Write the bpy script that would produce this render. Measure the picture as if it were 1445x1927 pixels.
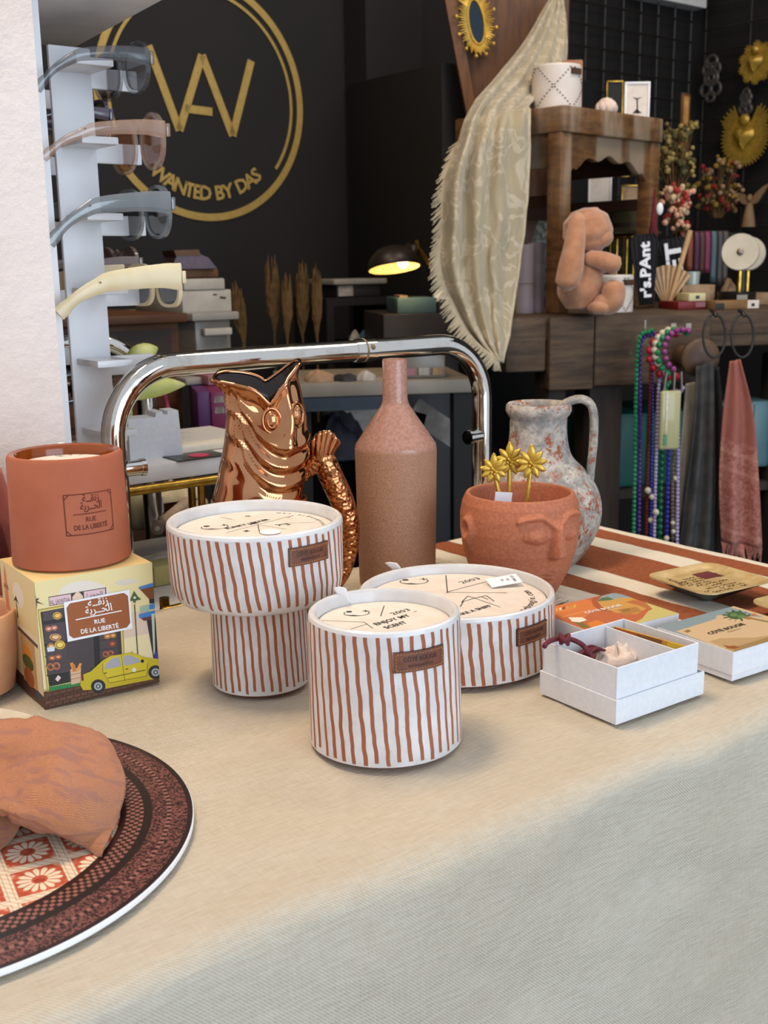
import bpy, bmesh, math, random
import numpy as np
from mathutils import Vector, Matrix, noise
random.seed(7)
for o in list(bpy.data.objects): bpy.data.objects.remove(o)
scn = bpy.context.scene
COL = scn.collection
R_ = math.radians
# ---------------------------------------------------------------- camera
T = 0.72                      # table top height
HC = T + 0.346                # camera height
FPX, CX, CY = 2100.0, 722.5, 963.5
cam_d = bpy.data.cameras.new('camera'); cam = bpy.data.objects.new('camera', cam_d); COL.objects.link(cam)
RM = Matrix.Rotation(R_(90 - 12.5), 3, 'X') @ Matrix.Rotation(R_(-0.9), 3, 'Z')
CAMP = Vector((0, 0, HC))
cam.matrix_world = Matrix.Translation(CAMP) @ RM.to_4x4()
cam_d.sensor_fit = 'VERTICAL'; cam_d.sensor_height = 36; cam_d.sensor_width = 27
cam_d.lens = 36 * FPX / 1927
cam_d.clip_start = 0.02
cam_d.dof.use_dof = True; cam_d.dof.focus_distance = 0.92; cam_d.dof.aperture_fstop = 15
scn.camera = cam
# ---------------------------------------------------------------- world, lights, exposure
wd = bpy.data.worlds.new('world'); scn.world = wd; wd.use_nodes = True
bg = wd.node_tree.nodes['Background']; bg.inputs[0].default_value = (0.88, 0.92, 1.0, 1); bg.inputs[1].default_value = 0.74
scn.view_settings.view_transform = 'Standard'; scn.view_settings.look = 'None'
scn.view_settings.exposure = 0.0; scn.view_settings.gamma = 1.0; scn.view_settings.use_curve_mapping = False
def area(name, loc, target, sx, sy, power, col):
    d = bpy.data.lights.new(name, 'AREA'); d.shape = 'RECTANGLE'; d.size = sx; d.size_y = sy; d.energy = power; d.color = col
    o = bpy.data.objects.new(name, d); COL.objects.link(o); o.location = loc
    o.rotation_euler = (Vector(target) - Vector(loc)).to_track_quat('-Z', 'Y').to_euler(); return o
# daylight of the street, in front and to the right of the table
area('street_daylight', (1.9, -1.5, 1.2), (0.15, 0.9, 0.6), 2.4, 2.0, 64, (0.68, 0.84, 1.0))
# added warm fill lights without fixtures, over the table and further in
area('warm_fill_light', (-0.48, 0.98, 2.25), (-0.05, 0.85, 0.72), 0.6, 0.45, 34, (1.0, 0.77, 0.52))  # added fill, stands in for warm bounce from inside the shop
area('warm_fill_light', (0.9, 1.8, 2.75), (0.9, 2.6, 1.0), 0.9, 0.5, 16, (1.0, 0.84, 0.64))  # added fill to brighten the bench and the right wall
area('warm_fill_light', (-0.75, 1.9, 2.75), (-0.60, 2.9, 1.7), 0.4, 0.2, 6, (1.0, 0.80, 0.58))  # added fill to warm the wall around the sign
# ---------------------------------------------------------------- where a pixel lands in the place
AW = R_(37.5)                 # the shop front, its table and its back wall run along U
U = Vector((math.cos(AW), math.sin(AW), 0)); V = Vector((-U.y, U.x, 0)); Z = Vector((0, 0, 1))
def ray(x, y): return RM @ Vector(((x - CX) / FPX, -(y - CY) / FPX, -1))
def pz(x, y, z): d = ray(x, y); return CAMP + d * ((z - HC) / d.z)
def py(x, y, Y): d = ray(x, y); return CAMP + d * (Y / d.y)
def pplane(x, y, p, n): d = ray(x, y); return CAMP + d * ((Vector(p) - CAMP).dot(n) / d.dot(n))
def pw(x, y, w): return pplane(x, y, V * w, V)
def ps(x, y, s): return pplane(x, y, U * s, U)
def sw(s, w, z=T): return U * s + V * w + Z * z
def ppm(p):                   # pixels per metre at a point
    return FPX / -((RM.transposed() @ (Vector(p) - CAMP)).z)
# ---------------------------------------------------------------- colour and node helpers
def lin(h):
    if isinstance(h, (tuple, list)): return tuple(h[:3])
    h = h.lstrip('#'); c = [int(h[i:i + 2], 16) / 255 for i in (0, 2, 4)]
    return tuple(x / 12.92 if x <= .04045 else ((x + .055) / 1.055) ** 2.4 for x in c)
class S:
    def __init__(s, nt, o): s.nt = nt; s.o = o
    def m(s, op, *a):
        n = s.nt.nodes.new('ShaderNodeMath'); n.operation = op; s.nt.links.new(s.o, n.inputs[0])
        for i, b in enumerate(a):
            if isinstance(b, S): s.nt.links.new(b.o, n.inputs[i + 1])
            else: n.inputs[i + 1].default_value = b
        return S(s.nt, n.outputs[0])
    def __add__(s, b): return s.m('ADD', b)
    __radd__ = __add__
    def __sub__(s, b): return s.m('SUBTRACT', b)
    def __rsub__(s, b): return (s * -1) + b
    def __mul__(s, b): return s.m('MULTIPLY', b)
    __rmul__ = __mul__
    def __truediv__(s, b): return s.m('DIVIDE', b)
    def lt(s, b): return s.m('LESS_THAN', b)
    def gt(s, b): return s.m('GREATER_THAN', b)
    def abs(s): return s.m('ABSOLUTE')
    def fl(s): return s.m('FLOOR')
    def fr(s): return s.m('FRACT')
    def sin(s): return s.m('SINE')
    def cos(s): return s.m('COSINE')
    def max(s, b): return s.m('MAXIMUM', b)
    def min(s, b): return s.m('MINIMUM', b)
    def ramp(s, a, b):
        n = s.nt.nodes.new('ShaderNodeMapRange'); n.interpolation_type = 'SMOOTHSTEP'; s.nt.links.new(s.o, n.inputs[0])
        n.inputs[1].default_value = a; n.inputs[2].default_value = b; return S(s.nt, n.outputs[0])
MATS = {}
class Mat:
    def __init__(s, name, base='#808080', rough=.5, metal=0., **kw):
        s.mat = bpy.data.materials.new(name); s.mat.use_nodes = True; s.nt = s.mat.node_tree; s.b = s.nt.nodes['Principled BSDF']
        s.tc = s.nt.nodes.new('ShaderNodeTexCoord')
        if isinstance(base, str): s.b.inputs['Base Color'].default_value = (*lin(base), 1)
        s.b.inputs['Roughness'].default_value = rough; s.b.inputs['Metallic'].default_value = metal
        for k, v in kw.items():
            k = k.replace('_', ' ')
            s.b.inputs[k].default_value = (*lin(v), 1) if isinstance(v, str) else v
        MATS[name] = s.mat
    def vec(s, kind='Object', scale=(1, 1, 1), rot=(0, 0, 0)):
        n = s.nt.nodes.new('ShaderNodeMapping'); s.nt.links.new(s.tc.outputs[kind], n.inputs[0])
        n.inputs['Scale'].default_value = scale; n.inputs['Rotation'].default_value = rot; return n.outputs[0]
    def xyz(s, v=None, kind='Object'):
        n = s.nt.nodes.new('ShaderNodeSeparateXYZ'); s.nt.links.new(v or s.tc.outputs[kind], n.inputs[0]); return [S(s.nt, o) for o in n.outputs]
    def comb(s, x, y, z=0.):
        n = s.nt.nodes.new('ShaderNodeCombineXYZ')
        for i, q in enumerate((x, y, z)):
            if isinstance(q, S): s.nt.links.new(q.o, n.inputs[i])
            else: n.inputs[i].default_value = q
        return n.outputs[0]
    def noise(s, scale=5, v=None, detail=3, rough=.5, dist=0.):
        n = s.nt.nodes.new('ShaderNodeTexNoise'); s.nt.links.new(v or s.tc.outputs['Object'], n.inputs['Vector'])
        n.inputs['Scale'].default_value = scale; n.inputs['Detail'].default_value = detail; n.inputs['Roughness'].default_value = rough; n.inputs['Distortion'].default_value = dist
        return S(s.nt, n.outputs[0])
    def vor(s, scale=5, v=None, out='Distance'):
        n = s.nt.nodes.new('ShaderNodeTexVoronoi'); s.nt.links.new(v or s.tc.outputs['Object'], n.inputs['Vector']); n.inputs['Scale'].default_value = scale
        return S(s.nt, n.outputs[out])
    def rnd(s, v):
        n = s.nt.nodes.new('ShaderNodeTexWhiteNoise'); n.noise_dimensions = '1D'; s.nt.links.new(v.o, n.inputs['W']); return S(s.nt, n.outputs['Value'])
    def mix(s, f, a, b):
        n = s.nt.nodes.new('ShaderNodeMix'); n.data_type = 'RGBA'
        for i, q in ((0, f), (6, a), (7, b)):
            if isinstance(q, S): s.nt.links.new(q.o, n.inputs[i])
            elif isinstance(q, (int, float)): n.inputs[i].default_value = q
            elif isinstance(q, (str, tuple)): n.inputs[i].default_value = (*lin(q), 1)
            else: s.nt.links.new(q, n.inputs[i])
        return n.outputs[2]
    def base(s, c): s.nt.links.new(c.o if isinstance(c, S) else c, s.b.inputs['Base Color']); return s
    def inp(s, k, v): s.nt.links.new(v.o, s.b.inputs[k]); return s
    def bump(s, h, strength=.3, dist=.001):
        n = s.nt.nodes.new('ShaderNodeBump'); s.nt.links.new(h.o, n.inputs['Height']); n.inputs['Strength'].default_value = strength; n.inputs['Distance'].default_value = dist
        s.nt.links.new(n.outputs[0], s.b.inputs['Normal']); return s
def plain(name, c1, c2=None, rough=.6, scale=30, bump=0., metal=0., stretch=(1, 1, 1), bscale=None, **kw):
    """a material with a little of its own colour variation and grain"""
    if name in MATS: return MATS[name]
    m = Mat(name, c1, rough, metal, **kw)
    if c2:
        n = m.noise(scale, m.vec('Object', stretch), 4)
        m.base(m.mix(n.ramp(.3, .7), c1, c2))
    if bump: m.bump(m.noise(bscale or scale * 3, m.vec('Object', stretch), 3), bump)
    return m.mat
# ---------------------------------------------------------------- mesh helpers
TXT = {}
def textmesh(s, bold=0.):
    k = (s, bold)
    if k not in TXT:
        c = bpy.data.curves.new('text', 'FONT'); c.body = s; c.size = 1; c.offset = bold; c.resolution_u = 2
        o = bpy.data.objects.new('text', c); COL.objects.link(o)
        me = o.evaluated_get(bpy.context.evaluated_depsgraph_get()).to_mesh()
        v = [(q.co.x, q.co.y) for q in me.vertices]; f = [tuple(p.vertices) for p in me.polygons]
        bpy.data.objects.remove(o); bpy.data.curves.remove(c)
        xs = [q[0] for q in v]; cx = (min(xs) + max(xs)) / 2
        TXT[k] = ([(x - cx, y) for x, y in v], f, max(xs) - min(xs))
    return TXT[k]
class MB:
    def __init__(s): s.v = []; s.f = []; s.mi = []; s.uv = {}; s.fc = {}
    def add(s, vs, fs, M=None, mi=0, c=None, uvs=None):
        b = len(s.v)
        for i, q in enumerate(vs):
            q = Vector(q); s.v.append(M @ q if M is not None else q)
            if uvs: s.uv[b + i] = uvs[i]
        for f in fs:
            if c is not None: s.fc[len(s.f)] = c
            s.f.append(tuple(b + i for i in f)); s.mi.append(mi)
        return s
    def box(s, x0, x1, y0, y1, z0, z1, M=None, mi=0, c=None):
        vs = [(x, y, z) for z in (z0, z1) for y in (y0, y1) for x in (x0, x1)]
        return s.add(vs, [(0, 2, 3, 1), (4, 5, 7, 6), (0, 1, 5, 4), (2, 6, 7, 3), (0, 4, 6, 2), (1, 3, 7, 5)], M, mi, c)
    def grid(s, fn, nu, nv, cu=False, M=None, mi=0, flip=False, c=None):
        """fn(u, v) for u, v in 0..1; uv kept"""
        vs, uvs, fs = [], [], []
        w = nu if cu else nu + 1
        for j in range(nv + 1):
            for i in range(w):
                u, v = i / nu, j / nv; vs.append(fn(u, v)); uvs.append((u, v))
        for j in range(nv):
            for i in range(nu):
                a, b_ = j * w + i, j * w + (i + 1) % w
                q = (a, b_, b_ + w, a + w); fs.append(q[::-1] if flip else q)
        return s.add(vs, fs, M, mi, c, uvs)
    def lathe(s, prof, n=48, M=None, mi=0, c=None, sx=1., sy=1.):
        vs, fs, idx = [], [], []
        for r, z in prof:
            if r < 1e-6: idx.append([len(vs)] * n); vs.append((0, 0, z))
            else:
                idx.append(list(range(len(vs), len(vs) + n)))
                vs += [(r * sx * math.cos(2 * math.pi * i / n), r * sy * math.sin(2 * math.pi * i / n), z) for i in range(n)]
        for a, b in zip(idx, idx[1:]):
            for i in range(n):
                j = (i + 1) % n; q = []
                for t in (a[i], a[j], b[j], b[i]):
                    if t not in q: q.append(t)
                if len(q) > 2: fs.append(tuple(q))
        return s.add(vs, fs, M, mi, c)
    def tube(s, path, r, n=10, closed=False, M=None, mi=0, c=None, flat=None):
        P = [Vector(p) for p in path]; k = len(P); rr = r if isinstance(r, (list, tuple)) else [r] * k
        vs, fs = [], []; up = None
        for i in range(k):
            t = (P[(i + 1) % k] - P[i - 1]) if closed or 0 < i < k - 1 else (P[1] - P[0] if i == 0 else P[-1] - P[-2])
            t.normalize()
            if up is None: up = t.orthogonal().normalized() if flat is None else (Vector(flat) - t * t.dot(Vector(flat))).normalized()
            else:
                up = up - t * up.dot(t); up = up.normalized() if up.length > 1e-6 else t.orthogonal().normalized()
            sd = t.cross(up); e = rr[i] if isinstance(rr[i], (tuple, list)) else (rr[i], rr[i])
            for j in range(n):
                a = 2 * math.pi * j / n; vs.append(P[i] + up * (e[0] * math.cos(a)) + sd * (e[1] * math.sin(a)))
        for i in range(k if closed else k - 1):
            a, b = i * n, ((i + 1) % k) * n
            for j in range(n): fs.append((a + j, a + (j + 1) % n, b + (j + 1) % n, b + j))
        if not closed: fs.append(tuple(range(n))[::-1]); fs.append(tuple((k - 1) * n + j for j in range(n)))
        return s.add(vs, fs, M, mi, c)
    def prism(s, poly, z0, z1, M=None, mi=0, c=None):
        k = len(poly); vs = [(x, y, z0) for x, y in poly] + [(x, y, z1) for x, y in poly]
        fs = [tuple(range(k))[::-1], tuple(range(k, 2 * k))] + [(i, (i + 1) % k, k + (i + 1) % k, k + i) for i in range(k)]
        return s.add(vs, fs, M, mi, c)
    def ball(s, ctr, r, nu=16, nv=10, M=None, mi=0, c=None):
        r = r if isinstance(r, (tuple, list)) else (r, r, r); ctr = Vector(ctr)
        vs = [ctr + Vector((0, 0, -r[2]))]; fs = []
        for j in range(1, nv):
            b = -math.pi / 2 + math.pi * j / nv
            vs += [ctr + Vector((r[0] * math.cos(b) * math.cos(2 * math.pi * i / nu), r[1] * math.cos(b) * math.sin(2 * math.pi * i / nu), r[2] * math.sin(b))) for i in range(nu)]
        vs.append(ctr + Vector((0, 0, r[2]))); t = len(vs) - 1
        for i in range(nu):
            fs.append((0, 1 + (i + 1) % nu, 1 + i)); fs.append((t, t - nu + i, t - nu + (i + 1) % nu))
        for j in range(nv - 2):
            a = 1 + j * nu
            for i in range(nu): fs.append((a + i, a + (i + 1) % nu, a + nu + (i + 1) % nu, a + nu + i))
        return s.add(vs, fs, M, mi, c)
    def text(s, body, size, fn, bold=0., mi=0, c=None, width=None, rot=0., at=(0, 0)):
        """fn maps flat (x, y) of the lettering to a point"""
        v, f, w = textmesh(body, bold); k = width / w if width else size
        ca, sa = math.cos(rot), math.sin(rot)
        return s.add([fn(at[0] + (x * k * ca - y * size * sa), at[1] + (x * k * sa + y * size * ca)) for x, y in v], f, None, mi, c)
    def flat(s, poly, fn, c=None, mi=0):
        return s.add([fn(x, y) for x, y in poly], [tuple(range(len(poly)))], None, mi, c)
    def line(s, pts, wd, fn, c=None, mi=0):
        for (x0, y0), (x1, y1) in zip(pts, pts[1:]):
            d = math.hypot(x1 - x0, y1 - y0) or 1; nx, ny = -(y1 - y0) / d * wd / 2, (x1 - x0) / d * wd / 2
            s.flat([(x0 + nx, y0 + ny), (x0 - nx, y0 - ny), (x1 - nx, y1 - ny), (x1 + nx, y1 + ny)], fn, c, mi)
        return s
    def build(s, name, mat, parent=None, smooth=35, bev=0, seg=2, label=None, kind=None, solid=0, sub=0):
        me = bpy.data.meshes.new(name); me.from_pydata([tuple(q) for q in s.v], [], s.f)
        for m in (mat if isinstance(mat, (list, tuple)) else [mat]): me.materials.append(MATS[m] if isinstance(m, str) else m)
        for p, i in zip(me.polygons, s.mi): p.material_index = i
        if s.uv:
            l = me.uv_layers.new(name='UVMap')
            for lp in me.loops: l.data[lp.index].uv = s.uv.get(lp.vertex_index, (0, 0))
        if s.fc:
            a = me.color_attributes.new('Col', 'FLOAT_COLOR', 'CORNER')
            for p in me.polygons:
                c = s.fc.get(p.index, (1, 1, 1)); c = lin(c)
                for li in p.loop_indices: a.data[li].color = (*c, 1)
        if bev:
            bm = bmesh.new(); bm.from_mesh(me)
            bmesh.ops.bevel(bm, geom=[e for e in bm.edges if e.is_manifold and e.calc_face_angle(0) > R_(30)], offset=bev, segments=seg, profile=.5, affect='EDGES', clamp_overlap=True)
            bm.to_mesh(me); bm.free()
        if smooth:
            me.polygons.foreach_set('use_smooth', [True] * len(me.polygons)); me.set_sharp_from_angle(angle=R_(smooth))
        me.update()
        o = bpy.data.objects.new(name, me); COL.objects.link(o)
        if parent: o.parent = parent
        if label: o['label'] = label
        if kind: o['kind'] = kind
        if solid: md = o.modifiers.new('thickness', 'SOLIDIFY'); md.thickness = solid; md.offset = 0
        if sub: md = o.modifiers.new('smooth', 'SUBSURF'); md.levels = sub; md.render_levels = sub
        return o
def tag(o, label, cat, group=None, loc=None, rz=0):
    o['label'] = label; o['category'] = cat
    if group: o['group'] = group
    if loc is not None: o.location = loc; o.rotation_euler = (0, 0, rz)
    return o
def thing(name, label, cat, loc=(0, 0, 0), rz=0, group=None):
    o = bpy.data.objects.new(name, None); COL.objects.link(o); o.empty_display_size = .02
    return tag(o, label, cat, group, loc, rz)
def dup(root, label, loc=None, rz=None, group=None):
    r = root.copy(); COL.objects.link(r); r['label'] = label
    if group: r['group'] = group
    if loc is not None: r.location = loc
    if rz is not None: r.rotation_euler = (0, 0, rz)
    for ch in list(root.children):
        c = ch.copy(); COL.objects.link(c); c.parent = r
        for g in ch.children:
            d = g.copy(); COL.objects.link(d); d.parent = c
    return r
def struct(o): o['kind'] = 'structure'; return o
def TR(x=0, y=0, z=0, rz=0, rx=0, ry=0): return Matrix.Translation((x, y, z)) @ Matrix.Rotation(rz, 4, 'Z') @ Matrix.Rotation(ry, 4, 'Y') @ Matrix.Rotation(rx, 4, 'X')
def cat(P, n=8, closed=False):
    """Catmull-Rom through points"""
    P = [Vector(p) for p in P]; k = len(P); out = []
    g = (lambda i: P[i % k]) if closed else (lambda i: P[0] * 2 - P[1] if i < 0 else (P[-1] * 2 - P[-2] if i >= k else P[i]))
    for i in range(k if closed else k - 1):
        a, b, c, d = g(i - 1), g(i), g(i + 1), g(i + 2)
        for j in range(n):
            t = j / n; out.append(.5 * (2 * b + (c - a) * t + (2 * a - 5 * b + 4 * c - d) * t * t + (3 * b - a - 3 * c + d) * t ** 3))
    if not closed: out.append(P[-1])
    return out
def cpatch(rows):
    """smooth surface fn(u, v) through rows of control points"""
    def c1(P, t):
        k = len(P) - 1; i = min(int(t * k), k - 1); f = t * k - i
        b, c = P[i], P[i + 1]; a = P[i - 1] if i else b * 2 - c; d = P[i + 2] if i + 2 <= k else c * 2 - b
        return .5 * (2 * b + (c - a) * f + (2 * a - 5 * b + 4 * c - d) * f * f + (3 * b - a - 3 * c + d) * f ** 3)
    rows = [[Vector(p) for p in r] for r in rows]
    return lambda u, v: c1([c1(r, u) for r in rows], v)
def homog(src, dst):
    A = []
    for (x, y), (u, v) in zip(src, dst):
        A += [[x, y, 1, 0, 0, 0, -u * x, -u * y], [0, 0, 0, x, y, 1, -v * x, -v * y]]
    h = np.linalg.solve(np.array(A, float), np.array([c for p in dst for c in p], float))
    return lambda x, y: ((h[0] * x + h[1] * y + h[2]) / (h[6] * x + h[7] * y + 1), (h[3] * x + h[4] * y + h[5]) / (h[6] * x + h[7] * y + 1))
def circ(x, y, r, n=16, ry=None, a0=0, a1=2 * math.pi):
    ry = ry or r; full = abs(a1 - a0 - 2 * math.pi) < 1e-6
    return [(x + r * math.cos(a0 + (a1 - a0) * i / (n if full else n - 1)), y + ry * math.sin(a0 + (a1 - a0) * i / (n if full else n - 1))) for i in range(n)]
m = Mat('print', rough=.55); n_ = m.nt.nodes.new('ShaderNodeVertexColor'); n_.layer_name = 'Col'; m.base(n_.outputs[0])
# ================================================================ materials of the table
m = Mat('linen_cloth', rough=.95, Specular_IOR_Level=.15)
uu, vv, _z = m.xyz(kind='UV')
k = 1.0
wv = ((uu * 5200).sin() * (vv * 2600 + uu * 2600).sin())
thick = m.noise(60, m.vec('UV', (1, 7, 1)), 4).ramp(.3, .75)
thick2 = m.noise(60, m.vec('UV', (9, 1, 1)), 4).ramp(.3, .75)
big = m.noise(6, m.vec('UV'), 3).ramp(.3, .7)
c0 = m.mix(big, '#dccfba', '#e2d8c6')
c0 = m.mix(thick * .35, c0, '#b8a68c'); c0 = m.mix(thick2 * .30, c0, '#ece4d6'); c0 = m.mix(wv.ramp(-.6, .8) * .5, c0, '#aa9a82')
m.base(c0).bump(wv * .5 + thick * .9 + thick2 * .8, .8, .0008)
m = Mat('rust_runner', rough=.95, Specular_IOR_Level=.1)
ox, oy, oz = m.xyz()
wob = (m.noise(14, None, 3) - .5) * .012
sx_ = ox + wob
def band(a, b): return (sx_ - a).ramp(-.0012, .0012) * (1 - (sx_ - b).ramp(-.0012, .0012))
wht = band(-.015, .01).max(band(-.088, -.050)).max(band(-.204, -.170)).max(band(-.30, -.243))
ribs = (ox * 1500).sin() * .5 + .5
knit = m.noise(160, m.vec('Object', (3, 1, 1)), 3)
cw = m.mix(ribs * .35 + knit * .3, '#f0e8d8', '#c3b59c'); cb = m.mix(knit.ramp(.35, .7), '#9a5b3e', '#834a32')
m.base(m.mix(wht, cb, cw)).bump(knit * .6 + wht * (ribs * .8 + .6), .7, .0016)
def striped(name, N, z0, z1, skew):
    m = Mat(name, rough=.3)
    x, y, z = m.xyz()
    a = y.m('ARCTAN2', x) * (N / (2 * math.pi)) + z * skew
    i = a.fl(); r1 = m.rnd(i + .5); r2 = m.rnd(i * 1.7 + 9.3); r3 = m.rnd(i * 2.3 + 77.1)
    nz = m.noise(1., m.comb(i * 3.7, z * 42, 0.), 2)
    d = (a.fr() - .5 + (nz - .5) * .42 + (r3 - .5) * .12).abs()
    w = r1 * .06 + .155
    msk = (w - d).ramp(-.014, .014)
    end = (z - (r2 * .0045 + z0)).ramp(-.0006, .0006) * (1 - (z - (z1 - r3 * .002)).ramp(-.0006, .0006))
    msk = msk * end
    spk = (.11 - m.vor(420, m.vec('Object', (1, 1, .6)))).ramp(-.02, .02) * m.noise(55, None, 2).ramp(.5, .62) * .8
    foot = (.0022 - z).ramp(-.0004, .0004)
    al = msk.max(foot).max(spk)
    gl = m.mix(m.noise(60, None, 3).ramp(.3, .7), '#dcdad9', '#cfcccb')
    m.base(m.mix(al, gl, m.mix(m.noise(150, None, 3), '#a9623f', '#935237')))
    m.inp('Roughness', al * .5 + .22).bump((1 - msk) + m.noise(90, None, 2) * .35, .35, .0007)
    return m.mat
striped('stripes_front', 43, .003, .0985, 9); striped('stripes_bowl', 56, .082, .1405, 16); striped('stripes_flat', 62, .002, .058, 9)
striped('stripes_column', 38, .0035, .0775, 8)
plain('white_glaze', '#d8d7d7', '#cdcbcb', .18, 40, .06)
plain('cover_card', '#dfd4ca', '#d8cbc0', .7, 80)
plain('paper_white', '#eeeef2', None, .6); plain('ink_black', '#231f20', '#2d2829', .6); plain('ink_brown', '#4a2c20', '#3c2118', .7)
plain('leather', '#74402a', '#5f3120', .45, 90, .25); plain('leather_edge', '#38190f', '#2c130b', .6)
plain('thread', '#c08a4e', '#a87440', .7, 200)
plain('leather_dark', '#371a10', '#2d140c', .6)
plain('terracotta', '#a3563a', '#ad6143', .75, 22, .12, bscale=260)
plain('terracotta_stamp', '#6f2d17', '#5e2412', .8)
plain('amber_glaze', '#8a4312', '#74360e', .12, 18, .05)
plain('peach_clay', '#cf9a72', '#c58e66', .85, 40, .15, bscale=300)
plain('carton_edge', '#d9b877', '#e2c78b', .6)
plain('white_card', '#dddee2', '#d6d8de', .55, 200)
plain('cream_ceramic', '#cfc4ae', '#c4b89e', .3, 40)
plain('gold_leaf', '#d3ae4c', '#bb9236', .4, 120, .3, metal=.45)
m = Mat('bottle_clay', rough=.6)
x, y, z = m.xyz(); gz = (z - .1535 + (m.noise(60, None, 2) - .5) * .004).ramp(-.002, .002)
sp = m.noise(800, None, 2).ramp(.35, .65)
low = m.mix(sp, '#966a4e', '#ab8065'); up = m.mix(m.noise(300, None, 2).ramp(.4, .6), '#ad8272', '#a07464')
m.base(m.mix(gz, low, up)).inp('Roughness', .62 - gz * .42).bump(m.noise(380, None, 2) * (1 - gz), .35, .0008)
m = Mat('planter_clay', rough=.72)
sp = m.noise(360, None, 3).ramp(.38, .66)
m.base(m.mix(sp, '#a66042', '#b36e50')).bump(m.noise(420, None, 3), .12, .0005)
m = Mat('weathered_plaster', rough=.85)
n1 = m.noise(48, None, 6, .7).ramp(.40, .62); n2 = m.noise(30, m.vec('Object', (1, 1, 1), (1, 2, 0)), 7, .72, .6); n3 = m.noise(55, m.vec('Object', (1, 1, 1), (2, 1, 1)), 6, .7)
c0 = m.mix(n1, '#83827f', '#b3aaa0'); c0 = m.mix(n3.ramp(.5, .62) * .6, c0, '#cfc6ba')
c0 = m.mix(n2.ramp(.47, .58) * m.noise(150, None, 4, .7).ramp(.49, .54), c0, '#95502f'); c0 = m.mix(n3.ramp(.62, .7) * .8, c0, '#55575c')
m.base(c0).bump(n1 + n2 * .8, .4, .0012)
m = Mat('copper_mirror', '#d08a60', .07, 1.0)
m.base(m.mix(m.noise(18, None, 3).ramp(.3, .7), '#cc9670', '#b0764e'))
m = Mat('copper_scales', '#c47f50', .14, 1.0)
m.base(m.mix(m.noise(30, None, 2), '#c98c5e', '#9a5a38')).bump(m.vor(230), .9, .0014)
plain('dark_glaze', '#120c0c', '#1c1213', .15, 30)
m = Mat('chrome', '#d8d8d4', .07, 1.0); m.base(m.mix(m.noise(35, None, 5).ramp(.5, .75) * .5, '#dcdcd8', '#b2aa98')); m.inp('Roughness', m.noise(50, None, 4).ramp(.5, .8) * .2 + .05)
plain('cord_red', '#6d1a2c', '#541021', .7, 300, .4); plain('plaster_cast', '#e4d2c6', '#d6c0b2', .7, 60, .15)
plain('black_lacquer', '#120f0d', '#1a1512', .3)
# ================================================================ the table under its cloth
SF, SB, SR, SL = .467, 1.02, 1.10, -.35     # front, back, right, left edge in table directions
tb = thing('display_table', 'long shop table hidden under the beige linen cloth', 'table', sw((SR + SL) / 2, (SF + SB) / 2, 0), AW)
hx, hy = (SR - SL) / 2 - .02, (SB - SF) / 2 - .03
plain('table_wood', '#8a6a48', '#73563a', .6, 12, .2, stretch=(1, 8, 8))
MB().box(-hx, hx, -hy, hy, T - .034, T - .006).build('table_top', 'table_wood', tb, bev=.003)
for sx in (-1, 1):
    for sy in (-1, 1): MB().box(sx * (hx - .05) - .025, sx * (hx - .05) + .025, sy * (hy - .05) - .025, sy * (hy - .05) + .025, 0, T - .034).build('leg', 'table_wood', tb, bev=.003)
def fbm(x, y, z=0, o=4): return noise.fractal(Vector((x, y, z)), 1, 2, o)
ROUND = .022
def cloth_fn(u, v):
    s = SL + (SR + .62 - SL) * u           # arc length along the table, then over its right end
    q = -.20 + (SB - SF + .20 + .66) * v   # arc length from behind over the top and down the front
    top = SB - SF; L = math.pi * ROUND / 2
    if q < 0: w, z, nw = SB + .004 + .02 * (-q), T + q, 1
    elif q < top - ROUND: w, z, nw = SB - q, T, 0
    elif q < top - ROUND + L:
        a = (q - (top - ROUND)) / ROUND; w, z, nw = SF + ROUND - ROUND * math.sin(a), T - ROUND + ROUND * math.cos(a), -math.sin(a)
    else: d = q - (top - ROUND + L); w, z, nw = SF - .03 * d, T - ROUND - d, -1
    flat = max(0., 1 - abs(nw))
    wr = fbm(s * 7 + q * 3.5, q * 26 - s * 9, 1.3) * .0019 + fbm(s * 2.2, q * 5, 4.) * .0014
    z += (wr - .0024) * flat
    if nw < 0: w += -nw * (fbm(s * 5 + 3, q * 9, 2.) * .0075 + fbm(s * 22, q * 30, 7.) * .0014 + math.sin(s * 13 + fbm(s, q) * 2) * .006 * min(1, max(0, (q - top) * 3)))
    if s > SR:                              # hanging over the right-hand end
        d = s - SR; r = .02; a = min(d / r, math.pi / 2)
        return sw(SR - r + r * math.sin(a) + .012 + fbm(w * 6, d * 5, 9.) * .006, w, min(z, T - r + r * math.cos(a) - max(0, d - r * math.pi / 2)) - .001)
    return sw(s, w, z)
mb = MB().grid(cloth_fn, 190, 170)
LS, LQ = SR + .62 - SL, SB - SF + .86
for kx, (a, b) in mb.uv.items(): mb.uv[kx] = (a * LS, b * LQ)
cl = tag(mb.build('tablecloth', 'linen_cloth', smooth=180), 'natural beige linen cloth spread over the table and hanging down its front', 'tablecloth')
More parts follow.
